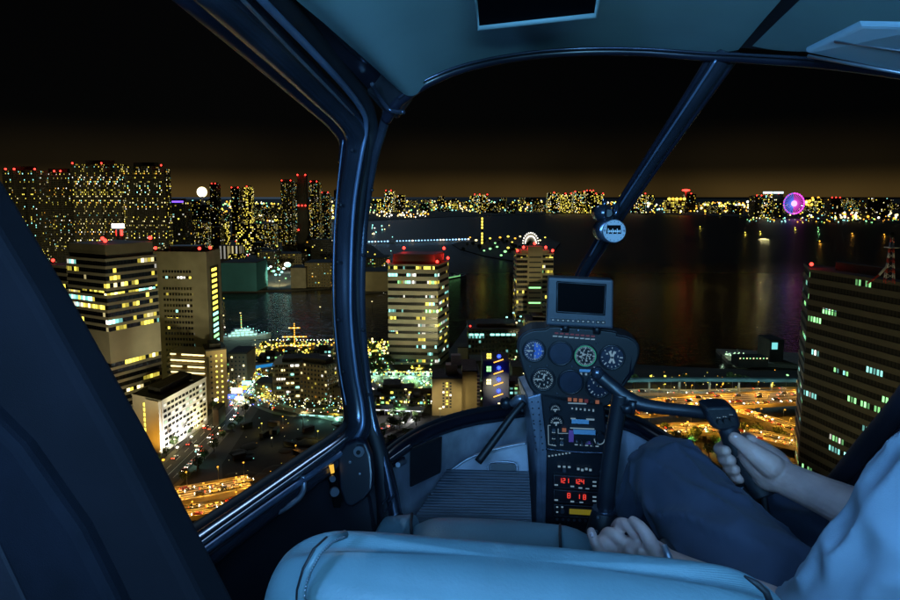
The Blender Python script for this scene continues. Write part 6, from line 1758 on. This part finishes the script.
b = MB(); c = fp(601, 469, .012); b.tube([c, c - AX * .012], fr_(2.4), 12); b.build('rotary_knob', m_grey, con)
b = MB(); c = fp(564, 467.5, .012); b.tube([c, c - AX * .012], fr_(1.8), 12); b.build('rotary_knob', m_grey, con)
r1 = radio(473, 486, 0); digits('121', 560, 478, 4.2, r1); digits('124', 575, 479, 4.2, r1)
for x, y in ((556, 483), (572, 484.5), (580, 486), (587, 487), (594, 480), (594, 484)): bit(x, y, 3.6, 1.3, m_ink, .0135, 'label_plate', r1)
r2_ = radio(487.5, 500, 0); digits('8', 568.5, 493, 4.6, r2_); digits('1', 578, 494, 4.2, r2_); digits('8', 584, 494.5, 4.4, r2_)
for x, y in ((556, 498), (572, 499.5), (581, 500.5), (594, 495), (594, 499)): bit(x, y, 3.6, 1.3, m_ink, .0135, 'label_plate', r2_)
r3 = radio(502, 514, 0, 'transponder'); bit(582, 510, 26, 5.4, m_lcd, .0138, 'lcd_window', r3)
for k in range(4): bit(557 + (k % 2) * 5, 505 + (k // 2) * 5, 2, 1.2, m_ink, .0135, 'label_plate', r3)
b = MB(); c = fp(562, 508, .0135); b.tube([c, c - AX * .01], fr_(2.2), 12); b.build('rotary_knob', m_grey, r3)
for k in range(8): b = MB(); c = fp(557 + k * 5.6, 516.5 + k * .3, .0125); b.tube([c, c - AX * .006], fr_(1.3), 8); b.build('push_button', m_grey, con)
# ---- monitor above the console
mon = thing('monitor', 'grey framed dark display screen mounted on top of the instrument console', 'monitor', HP(580, 328, 1.70))
LM = 1.70
mpx = lambda x, y, d=0.0: HP(x, y, LM) - AX * d
b = MB(); b.prism([mpx(548, 277), mpx(613.5, 280), mpx(613, 328.5), mpx(546, 325)], AX * .05); bevel(b.build('case', m_grey, mon), .005, 3)
b = MB(); b.prism([mpx(558, 282.5, .002), mpx(605, 285.5, .002), mpx(603.5, 314, .002), mpx(557.5, 311, .002)], AX * .001); b.build('screen', m_screen, mon)
b = MB()
fr4 = [(557, 281.5), (606, 284.5), (604.5, 315), (556.5, 312)]
for i in range(4): b.tube([mpx(*fr4[i], .002), mpx(*fr4[(i + 1) % 4], .002)], .0016, 6)
b.build('screen_rim', m_blackp, mon)
for k in range(11):
    x, y = 553 + k * 5, 319.6 + k * .26
    c = mpx(x, y, .0); h, w = HR(x, y, LM, 1.4), HR(x, y, LM, 1.9); z = V((0, 0, 1))
    b = MB(); b.prism([c - LX * w - z * h - AX * .004, c + LX * w - z * h - AX * .004, c + LX * w + z * h - AX * .004, c - LX * w + z * h - AX * .004], AX * .004); b.build('push_button', m_blackp if k % 4 else m_dial2, mon)
    b = MB(); b.prism([c - LX * w * .5 - z * h * .4 - AX * .0045, c + LX * w * .5 - z * h * .4 - AX * .0045, c + LX * w * .5 + z * h * .4 - AX * .0045, c - LX * w * .5 + z * h * .4 - AX * .0045], AX * .0004); b.build('button_mark', m_ink, mon)
b = MB(); b.prism([mpx(549, 324, .001), mpx(612, 327.5, .001), mpx(612, 328.4, .001), mpx(549, 325, .001)], AX * .001); b.build('case_seam', m_frame, mon)
b = MB(); b.tube([mpx(566, 326, -.03), mpx(566, 334, -.03)], .01, 8); b.tube([mpx(598, 328, -.03), mpx(598, 336, -.03)], .01, 8); b.build('bracket', m_black, mon)
# ---- compass on the centre post
cmp_ = thing('compass', 'round magnetic compass with pale face clamped to the windscreen post', 'compass', HP(608, 230, 1.60))
c = HP(614, 231, 1.56); r_ = HR(614, 231, 1.56, 12)
b = MB(); b.tube([c + AX * .055 - LX * .022, c + AX * .05 - LX * .02, c, c - AX * .004], [r_ * .7, r_ * 1.0, r_ * 1.02, r_ * .95], 28); b.build('case', m_frame, cmp_)
b = MB(); b.disc(c - AX * .0045, -AX, r_ * .9, .002, 28); b.build('face', surf('compass_face', (.33, .36, .4), .5, var=.1), cmp_)
b = MB(); k = c - AX * .0075; z = V((0, 0, 1))
b.prism([k - LX * r_ * .66 - z * r_ * .22, k + LX * r_ * .56 - z * r_ * .22, k + LX * r_ * .5 + z * r_ * .5, k - LX * r_ * .6 + z * r_ * .5], AX * .001); b.build('card_window', m_screen, cmp_)
b = MB()
for i in range(9): tick(b, c + LX * r_ * (-.5 + i * .12), -r_ * (.1 if i % 3 else .2), r_ * (.1 if i % 3 else .22), math.pi / 2, r_ * .025, 0, .0085)
tick(b, c + LX * -.0005, -r_ * .55, r_ * .42, 0, r_ * .02, 0, .0087); b.build('card_marks', m_white, cmp_)
b = MB()
for i in range(16): tick(b, c, r_ * .74, r_ * .85, math.pi * 2 * i / 16, r_ * .02, 0, .0068)
b.build('bezel_marks', m_black, cmp_)
for sx in (-1, 1): b = MB(); b.ball(c + LX * sx * r_ * .78 - AX * .006 + z * .002, r_ * .09, 8, 6); b.build('screw', m_alu, cmp_)
c2 = HP(607, 213, 1.60)
b = MB(); b.tube([c2 - LX * .018 + AX * .03, c2 - LX * .01, c2 - AX * .012 + LX * .002], [HR(0, 213, 1.6, 7), HR(0, 213, 1.6, 7.5), HR(0, 213, 1.6, 6)], 18); b.tube([c2 - AX * .0125 + LX * .002, c2 - AX * .016 + LX * .002], HR(0, 213, 1.6, 3.2), 14, 1); b.tube([HP(604, 206, 1.6), HP(605, 200, 1.61)], HR(0, 203, 1.6, 2.4), 10); b.tube([HP(613, 207, 1.6), HP(618, 203, 1.61), HP(615, 216, 1.59)], HR(0, 203, 1.6, 2.2), 10); b.build('clamp', [m_frame, m_black], cmp_)
# ---- cyclic control: post with boot, cross tube, grip head and grip
cyc = thing('cyclic_stick', 'black cyclic control stick with swinging cross tube and pilot grip', 'control stick', HP(606, 540, 1.28))
b = MB(); ptube(b, [(604, 528, 1.27, 9), (606, 500, 1.27, 8.5), (611, 455, 1.27, 8.2), (617, 415, 1.27, 8), (621, 394, 1.27, 8.5)], 16); b.build('post', m_blackp, cyc)
b = MB(); ptube(b, [(604, 508, 1.265, 11.5), (604, 511, 1.265, 12)], 18, 0, 3); b.build('collar', m_frame, cyc)
b = MB(); ptube(b, [(604, 512, 1.265, 12), (603, 522, 1.262, 14), (602, 532, 1.26, 15.5), (600, 545, 1.25, 16), (600, 600, 1.2, 18)], 18); b.build('boot', m_black, cyc)
for x, y in ((598, 518), (606, 530), (596, 532)): b = MB(); b.ball(HP(x, y, 1.215), .004, 8, 6); b.build('screw', m_grey, cyc)
b = MB(); ptube(b, [(596, 372, 1.29, 6.5), (601, 377, 1.285, 7), (614, 388, 1.28, 7.2), (626, 397, 1.27, 7.2), (640, 404, 1.26, 7), (662, 408, 1.245, 6.4), (690, 411, 1.225, 6.2), (712, 414, 1.205, 6.2)], 16); b.build('cross_tube', m_blackp, cyc)
b = MB(); b.tube([HP(626, 405, 1.25), HP(628, 412, 1.25)], [.012, .009], 10); b.tube([HP(633, 401, 1.25), HP(632, 413, 1.255)], [.008, .006], 8); b.build('pivot', m_blackp, cyc)
b = MB(); b.ball(HP(597, 373, 1.28), HR(0, 373, 1.28, 6.2), 12, 8); b.build('tube_cap', m_frame, cyc)
hd = [(705, 409), (714, 407.5), (731, 407), (737, 411), (741, 424), (740, 429), (735, 432), (722, 432), (713, 428), (708, 420)]
b = MB(); b.prism([HP(x, y, 1.17) for x, y in hd], AX * .055); hdo = bevel(b.build('grip_head', m_blackp, cyc), .006, 3)
b = MB(); b.prism([HP(708, 410.5, 1.168), HP(731, 409.5, 1.168), HP(736, 425, 1.168), HP(718, 429, 1.168)], AX * .003); b.build('switch_plate', m_black, hdo)
for k, (x, y) in enumerate(((719, 421), (725, 420), (731.5, 418))):
    b = MB(); p = HP(x, y, 1.165); b.tube([p, p - AX * .008], [HR(0, y, 1.165, 2.4), HR(0, y, 1.165, 2)], 12); b.build('grip_button', m_black, hdo)
    b = MB(); p = HP(x - .5, y - 3.2, 1.164)
    for dx in (-1.5, .5): b.tube([p + LX * dx * .0018, p + LX * (dx + 1.2) * .0018], .0007, 5)
    b.build('button_mark', m_ink, hdo)
b = MB(); ptube(b, [(727, 428, 1.18, 9), (735, 445, 1.17, 10.5), (746, 464, 1.155, 12), (757, 482, 1.14, 13), (764, 496, 1.13, 12.5)], 16); b.build('grip', m_seal, cyc)
b = MB(); ptube(b, [(763, 494, 1.13, 4), (768, 520, 1.12, 3.4), (775, 560, 1.1, 3.4)], 8); b.build('cable', m_black, cyc)
# ---- passenger seat: backrest close in front of the eye, cushion beyond it
seat = thing('passenger_seat', 'pale blue leather passenger seat, back of its backrest filling the foreground', 'seat', HL(-.03, .95, -1.05))
def superloft(b, axis_pts, hw, hh, up_, e=3.2, seg=28):
    secs = []
    for (c, s_) in axis_pts:
        d = s_; sec = []
        for k in range(seg):
            w = 2 * math.pi * k / seg; cw, sw = math.cos(w), math.sin(w)
            x = math.copysign(abs(cw) ** (2 / e), cw); y = math.copysign(abs(sw) ** (2 / e), sw)
            sec.append((x, y))
        secs.append((c, d, sec))
    return secs
# the backrest: rounded slab, sections stacked from the bottom to the top
Lp, Rp = HP(266, 590, .60), HP(798, 612, .60)
cx_lat = lambda p: (p - EYE).dot(LX)
l0, l1 = cx_lat(Lp), cx_lat(Rp)
ztop = HP(330, 532, .62).z - .020
mid, hw = (l0 + l1) / 2 + .004, (l1 - l0) / 2 + .024
secs = []
for z, k, th in ((-.62, .98, .06), (-.3, 1.0, .065), (-.12, 1.0, .066), (-.05, .995, .064), (-.02, .975, .055), (-.006, .93, .038), (0.0, .87, .018)):
    sec = []
    for i in range(64):
        w = 2 * math.pi * i / 64; cw, sw = math.cos(w), math.sin(w)
        x = math.copysign(abs(cw) ** .42, cw) * hw * k; y = math.copysign(abs(sw) ** .8, sw) * th
        dz = -.014 * (1 + x / hw) * .5 if z > -.2 else 0
        if z > -.2: dz -= .035 * max(0, abs(x / hw) - .72) ** 2 / .0784
        p = HL(mid + x, .645 + y - z * -.16, 0); p.z = ztop + z + dz
        sec.append(p)
    secs.append(sec)
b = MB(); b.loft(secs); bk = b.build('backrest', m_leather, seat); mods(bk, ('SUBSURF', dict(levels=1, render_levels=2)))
b = MB(); b.tube([HP(300, 640, .575), HP(302, 590, .572), HP(308, 570, .572), HP(318, 552, .58), HP(331, 540, .60), HP(345, 534.5, .625)], .0045, 8); b.build('piping', m_leather, bk)
b = MB(); b.tube([HP(296, 640, .574), HP(298, 590, .571), HP(304, 569, .571), HP(314, 550, .579), HP(327, 538, .60)], .0022, 6); b.build('seam', m_seal, bk)
b = MB()
cs_ = [V(p) for p in spline([tuple(HP(304, 640, .574)), tuple(HP(306, 592, .571)), tuple(HP(312, 572, .571)), tuple(HP(322, 554, .579)), tuple(HP(334, 542, .599)), tuple(HP(346, 537, .62))], 14)]
for i in range(0, len(cs_) - 1, 2): b.tube([cs_[i] - AX * .003 + V((0, 0, .002)), cs_[i + 1] - AX * .003 + V((0, 0, .002))], .0009, 5)
b.build('stitching', m_alu, bk)
b = MB(); b.tube([HP(744, 576, .553), HP(757, 584, .549), HP(766, 592, .548), HP(772, 606, .546)], [.001, .003, .0032, .003], 8); b.build('zip', m_seal, bk)
# the cushion: side bolster, middle, right bolster
def pillow(px0, px1, py0, py1, ly0, ly1, drop, name, sag=.012):
    lr = ly0 + (ly1 - ly0) * .8; p0, p1 = HP(px0, py0 - 6, lr), HP(px1, py1 - 6, lr)
    la, lb = cx_lat(p0), cx_lat(p1); za, zb = p0.z, p1.z
    b = MB(); rows = []
    n, m_ = 18, 20
    for i in range(n + 1):
        u = i / n; row = []
        for j in range(m_ + 1):
            v = j / m_
            eu, ev = 1 - abs(2 * u - 1) ** 5, 1 - abs(2 * v - 1) ** 7
            p = HL(la + (lb - la) * u, ly0 + (ly1 - ly0) * v + .0, 0); z = za + (zb - za) * u
            p.z = z - drop * (1 - min(1, eu * 1.1)) ** 1.2 * .5 - drop * (1 - ev) ** .8 + sag * (math.sin(math.pi * u) - 1)
            row.append(p)
        rows.append(row)
    b.grid(rows, 0, True, True)
    return b.build(name, m_leather, seat)
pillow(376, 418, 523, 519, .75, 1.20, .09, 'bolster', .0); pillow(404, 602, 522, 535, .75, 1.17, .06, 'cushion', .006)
b = MB(); b.prism([HL(-.32, .72, -.72), HL(.10, .72, -.72), HL(.10, 1.12, -.72), HL(-.32, 1.12, -.72)], V((0, 0, -.28))); bevel(b.build('seat_base', m_trim, seat), .01)
for pts in ([(560, 526, 1.12), (560, 535, 1.05), (560.5, 550, .97)], [(412, 515, 1.12), (411, 524, 1.05), (412, 540, .97)]):
    b = MB(); b.tube([HP(*p) + V((0, 0, .002)) for p in pts], .0028, 6); b.build('piping', m_seal, seat)
# ---- collective lever under the pilot's left hand, and the pilot's seat
colv = thing('collective_lever', 'black collective lever between the seats under the left hand', 'control lever', HP(660, 610, .95))
b = MB(); ptube(b, [(592, 545, 1.12, 7), (622, 562, 1.02, 8.5), (660, 580, .92, 10), (720, 620, .78, 11)], 12); b.build('lever', m_blackp, colv)
b = MB(); ptube(b, [(664, 544, 1.0, 6), (672, 560, .96, 8), (684, 600, .9, 9)], 12); b.build('grip', m_seal, colv)
ps = thing('pilot_seat', 'pilot seat of blue leather, mostly hidden beneath the pilot', 'seat', HL(.64, .85, -1.05))
b = MB(); rows = []
for i in range(13):
    u = i / 12; rows.append([HL(.41 + .46 * u, .35 + .75 * v / 10, -.70 - .05 * (abs(2 * u - 1) ** 5) - .05 * (abs(2 * v / 10 - 1) ** 8)) for v in range(11)])
b.grid(rows, 0, True, True); b.build('cushion', m_leather, ps)
b = MB(); b.prism([HL(.42, .35, -.76), HL(.86, .35, -.76), HL(.86, 1.0, -.76), HL(.42, 1.0, -.76)], V((0, 0, -.28))); bevel(b.build('seat_base', m_trim, ps), .01)
# ---- right-hand door frame, low in the corner, and far footwell parts
b = MB(); ptube(b, [(960, 330, .95, 16), (905, 404, 1.05, 13), (868, 448, 1.14, 12), (838, 484, 1.22, 11), (800, 530, 1.28, 11), (770, 570, 1.3, 11)], 14); b.build('right_door_frame', m_trim, heli)
b = MB(); ptube(b, [(985, 330, .92, 10), (915, 420, 1.03, 7), (876, 462, 1.12, 6), (846, 497, 1.2, 6)], 10); b.build('right_door_rail', m_paint, heli)
b = MB(); ptube(b, [(1000, 95, 1.02, 9), (1015, 160, 1.0, 14), (1000, 250, .98, 15), (960, 330, .95, 15)], 14); b.build('right_pillar', m_frame, heli)
for x0, y0, x1, y1, r_ in ((692, 500, 748, 488, 5), (700, 512, 752, 500, 5)):
    b = MB(); ptube(b, [(x0, y0, 1.5, r_), ((x0 + x1) / 2, (y0 + y1) / 2 - 1, 1.5, r_), (x1, y1, 1.5, r_)], 10); b.build('right_rail', m_frame, heli)
# rear bulkhead and rear roof posts behind the eye
b = MB(); b.prism([HL(-.66, -.82, -1.05), HL(.9, -.82, -1.05), HL(.9, -.82, -.3), HL(-.66, -.82, -.3)], AX * -.04); b.build('rear_bulkhead', m_trim, heli)
for lat in (-.64, .86): b = MB(); b.tube([HL(lat, -.8, -.4), HL(lat * .93, -.8, .4)], .035, 10); b.build('rear_post', m_paint, heli)
# ================================================================== THE PILOT
m_skin = NT('skin')
v = m_skin.coord()
m_skin.l.new(m_skin.ramp(m_skin.noise(v, 24.0, 4.0), [(.3, (.42, .25, .215, 1)), (.7, (.56, .35, .30, 1))]), m_skin.b.inputs['Base Color'])
m_skin.b.inputs['Roughness'].default_value = .5
m_skin.b.inputs['Subsurface Weight'].default_value = .12
m_skin.b.inputs['Subsurface Radius'].default_value = (.01, .004, .002)
m_skin.bump(m_skin.noise(v, 110.0, 5.0), .5, .002)
m_skin = m_skin.m
def clothmat(name, c, sc_, bs):
    t = NT(name); v = t.coord()
    t.l.new(t.ramp(t.noise(v, sc_, 4.0), [(.3, tuple(x * .85 for x in c) + (1,)), (.7, tuple(x * 1.12 for x in c) + (1,))]), t.b.inputs['Base Color'])
    t.b.inputs['Roughness'].default_value = .85; t.b.inputs['Specular IOR Level'].default_value = .25
    t.b.inputs['Sheen Weight'].default_value = .04
    t.bump(t.noise(v, bs, 2.0), .25, .0008)
    return t.m
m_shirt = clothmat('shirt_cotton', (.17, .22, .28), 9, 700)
m_trou = clothmat('trouser_cloth', (.034, .040, .066), 12, 800)
m_hair = surf('hair_dark', (.02, .015, .012), .6, var=.3, scale=90, bump=.5, bscale=220)
m_shoe = surf('shoe_leather', (.015, .013, .012), .4, var=.1)
pil = thing('person', 'pilot in a pale blue shirt and navy trousers, one hand on the control grip', 'person', HL(0.540, .72, -1.05))
def limb(b, pts, n=6, seg=16, fold=None, m=0):
    """tapered limb along a curve: points (Vector, radius); fold(s, angle) -> metres added"""
    s = spline([tuple(p) + (r,) for p, r in pts], n)
    P_ = [V(q[:3]) for q in s]; R0 = [q[3] for q in s]
    # round ends
    d0, d1 = (P_[0] - P_[1]).normalized(), (P_[-1] - P_[-2]).normalized()
    hp = [P_[0] + d0 * R0[0] * k for k in (.95, .75, .4)]; hr = [R0[0] * k for k in (.3, .66, .92)]
    tp = [P_[-1] + d1 * R0[-1] * k for k in (.4, .75, .95)]; tr = [R0[-1] * k for k in (.92, .66, .3)]
    o = len(b.v)
    b.tube(hp + P_ + tp, hr + R0 + tr, seg, m)
    if fold:
        allp = hp + P_ + tp; N = len(allp)
        for i in range(N):
            for k in range(seg):
                p = b.v[o + i * seg + k]; q = p - allp[i]
                if q.length > 1e-6: p += q.normalized() * fold(i / (N - 1), 2 * math.pi * k / seg, p)
    return b
b = MB()
# torso, neck, head
limb(b, [(HL(.58, .70, -.62), .115), (HL(.60, .67, -.48), .11), (HL(.60, .65, -.36), .11), (HL(.60, .65, -.25), .075)], 5, 24)
limb(b, [(HL(.50, .69, -.275), .045), (HL(.60, .66, -.24), .06), (HL(.70, .69, -.275), .045)], 5, 18)
limb(b, [(HL(.60, .66, -.21), .056), (HL(.60, .68, -.10), .054)], 4, 18)
hc = HL(.60, .70, -.015)
b.ball(hc + V((0, 0, .02)), .092, 24, 16, 0, (.82, 1.0, 1.12), Matrix.Rotation(-YAW, 3, 'Z'))
b.ball(hc + AX * .025 + V((0, 0, -.06)), .062, 20, 14, 0, (.9, 1.0, .95), Matrix.Rotation(-YAW, 3, 'Z'))
limb(b, [(hc + AX * .088 + V((0, 0, .02)), .009), (hc + AX * .104 + V((0, 0, -.012)), .013), (hc + AX * .092 + V((0, 0, -.022)), .015)], 4, 10)
for s_ in (-1, 1):
    limb(b, [(hc + LX * s_ * .078 + V((0, 0, .02)), .012), (hc + LX * s_ * .084 + V((0, 0, -.012)), .016), (hc + LX * s_ * .077 + V((0, 0, -.036)), .009)], 4, 10)
    b.ball(hc + LX * s_ * .031 + AX * .082 + V((0, 0, .036)), .016, 10, 8, 0, (1.3, .6, .5))
b.tube([hc + LX * -.024 + AX * .084 + V((0, 0, -.052)), hc + AX * .09 + V((0, 0, -.051)), hc + LX * .024 + AX * .084 + V((0, 0, -.052))], [.004, .007, .004], 10)
# left arm to the collective
LW, LE, LS = HP(664, 566, .955), HL(.355, .725, -.52), HL(.475, .70, -.285)
limb(b, [(LS, .045), (LS.lerp(LE, .5), .045), (LE, .041), (LE.lerp(LW, .35), .042), (LE.lerp(LW, .8), .03), (LW, .0265)], 6, 20)
limb(b, [(LW, .027), (HP(650, 559, .97), .031), (HP(632, 555, .985), .030), (HP(617, 557, 1.0), .022)], 5, 18)
limb(b, [(HP(646, 553, .975), .022), (HP(630, 549, .99), .020)], 4, 14)
for pts in ([(618, 569, .975, 7.2), (604, 558, .975, 6.6), (596, 545, .98, 5.6), (591, 532, .99, 4.6)],
            [(620, 558, .985, 6.8), (608, 546, .985, 6.6), (600, 541, 1.0, 5.6), (596, 546, 1.03, 4.6)],
            [(628, 549, .985, 7.0), (618, 537.5, .985, 6.8), (608, 533, 1.0, 5.8), (603, 538, 1.03, 4.8)],
            [(640, 542, .98, 6.8), (632, 529, .98, 6.6), (621, 523, 1.0, 5.6), (615, 527, 1.03, 4.6)],
            [(655, 553, .955, 8.5), (648, 538, .955, 7.4), (640, 527, .965, 6.2), (633, 521, .98, 5.0)]):
    limb(b, [(HP(x, y, l), HR(x, y, l, r)) for x, y, l, r in pts], 6, 14)
for x, y, l in ((641, 552, .955), (628, 551, .965)): b.ball(HP(x, y, l), .008, 10, 8)
# right arm to the grip
RW, RE, RS = HP(782, 477, 1.075), HL(.60, .90, -.495), HL(.73, .70, -.285)
limb(b, [(RS, .045), (RS.lerp(RE, .5), .045), (RE, .042), (RE.lerp(RW, .35), .040), (RE.lerp(RW, .75), .030), (RW, .0275)], 6, 20)
limb(b, [(RW, .028), (HP(770, 467, 1.095), .033), (HP(757, 456, 1.12), .030), (HP(750, 449, 1.15), .022)], 6, 18)
limb(b, [(HP(776, 478, 1.08), .024), (HP(768, 475, 1.10), .026), (HP(764, 470, 1.13), .022)], 4, 16)
limb(b, [(HP(771, 466, 1.07), HR(0, 460, 1.07, 11)), (HP(757, 455, 1.075), HR(0, 460, 1.07, 9)), (HP(745, 446, 1.09), HR(0, 450, 1.09, 6.8)), (HP(735, 438.5, 1.105), HR(0, 440, 1.1, 5.6))], 6, 14)
for i in range(4):
    cx, cy = 733 + 4.6 * i, 444 + 9.4 * i
    k = (1.0, 1.08, 1.0, .88)[i]
    limb(b, [(HP(cx + 18, cy - 2, 1.125), HR(0, cy, 1.13, 6.2 * k)), (HP(cx + 14, cy - 4, 1.19), HR(0, cy, 1.19, 6.4 * k)), (HP(cx - 1, cy, 1.222), HR(0, cy, 1.2, 5.9 * k)), (HP(cx - 11.5, cy + 4, 1.20), HR(0, cy, 1.2, 5.5 * k)), (HP(cx - 13, cy + 6, 1.165), HR(0, cy, 1.17, 5.2 * k)), (HP(cx - 7, cy + 7, 1.14), HR(0, cy, 1.14, 4.6 * k))], 6, 12)
# legs under the cloth
LH, LK, LA = HL(.39, .76, -.62), HL(.262, 1.215, -.520), HL(.235, 1.47, -.93)
RH, RK, RA = HL(.62, .76, -.62), HL(.49, 1.25, -.61), HL(.50, 1.55, -.95)
for h_, k_, a_ in ((LH, LK, LA), (RH, RK, RA)):
    limb(b, [(h_, .075), (h_.lerp(k_, .5), .06), (k_, .045)], 4, 14)
    limb(b, [(k_, .045), (k_.lerp(a_, .4), .045), (a_, .032)], 4, 14)
body = b.build('body', m_skin, pil)
mods(body, ('REMESH', dict(mode='VOXEL', voxel_size=.0026, use_smooth_shade=True)), ('SMOOTH', dict(factor=.5, iterations=2)))
# nails that show
m_nail = surf('nail', (.62, .42, .40), .3, var=0)
for x, y, l, r, ax_ in ((736.5, 438.5, 1.096, 3.2, V((-.6, .3, .7))), (592, 535, .979, 2.6, V((-.2, .2, .95))), (599, 545, 1.012, 2.2, V((.3, .3, -.8)))):
    d = ax_.normalized(); M_ = d.to_track_quat('X', 'Z').to_matrix()
    MB().ball(HP(x, y, l), HR(x, y, l, r), 10, 8, 0, (1.15, .45, .8), M_).build('nail', m_nail, pil)
# hair
b = MB()
b.ball(hc + V((0, 0, .042)) - AX * .012, .094, 24, 16, 0, (.88, 1.0, .95), Matrix.Rotation(-YAW, 3, 'Z'))
o = b.build('hair', m_hair, pil)
for p in o.data.vertices: p.co += p.normal * .004 * noise.noise(p.co * 60)
# eyes
for s_ in (-1, 1):
    MB().ball(hc + LX * s_ * .031 + AX * .0865 + V((0, 0, .026)), .0105, 12, 8).build('eye', m_white, pil)
# trousers: folds run across the bends
def fold_leg(a, seed):
    def f(s, w, p):
        n = noise.noise(V((p.x * 9 + seed, p.y * 9, p.z * 9)))
        r = noise.noise(V((s * 11 + seed + math.sin(w) * 1.2, math.cos(w) * 1.3, math.sin(w) * 1.3)))
        ridge = max(0, 1 - abs(r) * 4.5)
        hip = max(0, 1 - s * 2.2)
        h1 = max(0, math.sin(s * 46 + 2.4 * math.sin(w + seed) + 1.1 * noise.noise(p * 7))) ** 2
        knee = max(0, 1 - abs(s - .60) * 8)
        return n * .003 + h1 * (.013 * hip + .008 * knee) + ridge * (.011 + .012 * hip) * a + .003 * math.sin(w * 2 + s * 9)
    return f
b = MB()
limb(b, [(HL(.46, .70, -.62), .12), (LH, .108), (LH.lerp(LK, .35) + V((0, 0, .004)), .094), (LH.lerp(LK, .7), .079), (LK - (LK - LH).normalized() * .03, .067), (LK + V((0, 0, -.03)) + AX * .03, .062), (LK.lerp(LA, .4), .072), (LK.lerp(LA, .9), .064)], 14, 64, fold_leg(1.0, 3))
limb(b, [(HL(.56, .70, -.62), .12), (RH, .108), (RH.lerp(RK, .35), .098), (RH.lerp(RK, .7), .085), (RK - (RK - RH).normalized() * .03, .074), (RK + V((0, 0, -.03)) + AX * .03, .068), (RK.lerp(RA, .4), .072), (RK.lerp(RA, .9), .064)], 14, 64, fold_leg(1.3, 9))
limb(b, [(HL(.40, .68, -.61), .11), (HL(.62, .68, -.61), .11)], 6, 32)
o = b.build('trousers', m_trou, pil)
mods(o, ('REMESH', dict(mode='VOXEL', voxel_size=.004, use_smooth_shade=True)), ('SMOOTH', dict(factor=.5, iterations=4)))
# shirt: torso and short sleeves
def fold_shirt(a, seed):
    def f(s, w, p):
        r = noise.noise(V((s * 7 + seed + math.sin(w) * .8, math.cos(w) * 1.8, math.sin(w) * 1.8)))
        ridge = max(0, 1 - abs(r) * 4.5)
        return ridge * .013 * a + noise.noise(p * 11 + V((seed, 0, 0))) * .004
    return f
b = MB()
limb(b, [(HL(.58, .69, -.60), .150), (HL(.59, .68, -.50), .152), (HL(.60, .66, -.40), .150), (HL(.60, .655, -.31), .135), (HL(.60, .66, -.235), .085)], 12, 64, fold_shirt(1, 2))
limb(b, [(HL(.60, .655, -.27), .095), (HL(.53, .68, -.275), .085), (LS, .076), (LS.lerp(LE, .45), .073), (LS.lerp(LE, .85), .069), (LE.lerp(LW, .08), .064)], 12, 48, fold_shirt(1.0, 5))
limb(b, [(HL(.60, .655, -.27), .095), (HL(.67, .68, -.275), .085), (RS, .076), (RS.lerp(RE, .45), .073), (RS.lerp(RE, .72), .069)], 12, 48, fold_shirt(1.0, 8))
limb(b, [(HL(.55, .68, -.20), .030), (HL(.60, .72, -.20), .032), (HL(.65, .68, -.20), .030)], 8, 20)
o = b.build('shirt', m_shirt, pil)
mods(o, ('REMESH', dict(mode='VOXEL', voxel_size=.005, use_smooth_shade=True)), ('SMOOTH', dict(factor=.5, iterations=3)))
for a_ in (LA, RA):
    b = MB(); limb(b, [(a_ + V((0, 0, -.07)) - AX * .05, .036), (a_ + V((0, 0, -.075)) + AX * .08, .042), (a_ + V((0, 0, -.082)) + AX * .17, .032)], 6, 18); b.build('shoe', m_shoe, pil)
# lap belt buckle end by the left hand
o = MB(); o.tube([HP(664, 545, .94), HP(668, 556, .93), HP(671, 566, .92)], [.004, .006, .006], 8); o = o.build('belt_buckle', m_alu, loc=HP(668, 556, .93)); tag(o, 'small bright seat belt buckle beside the left hand', 'buckle')
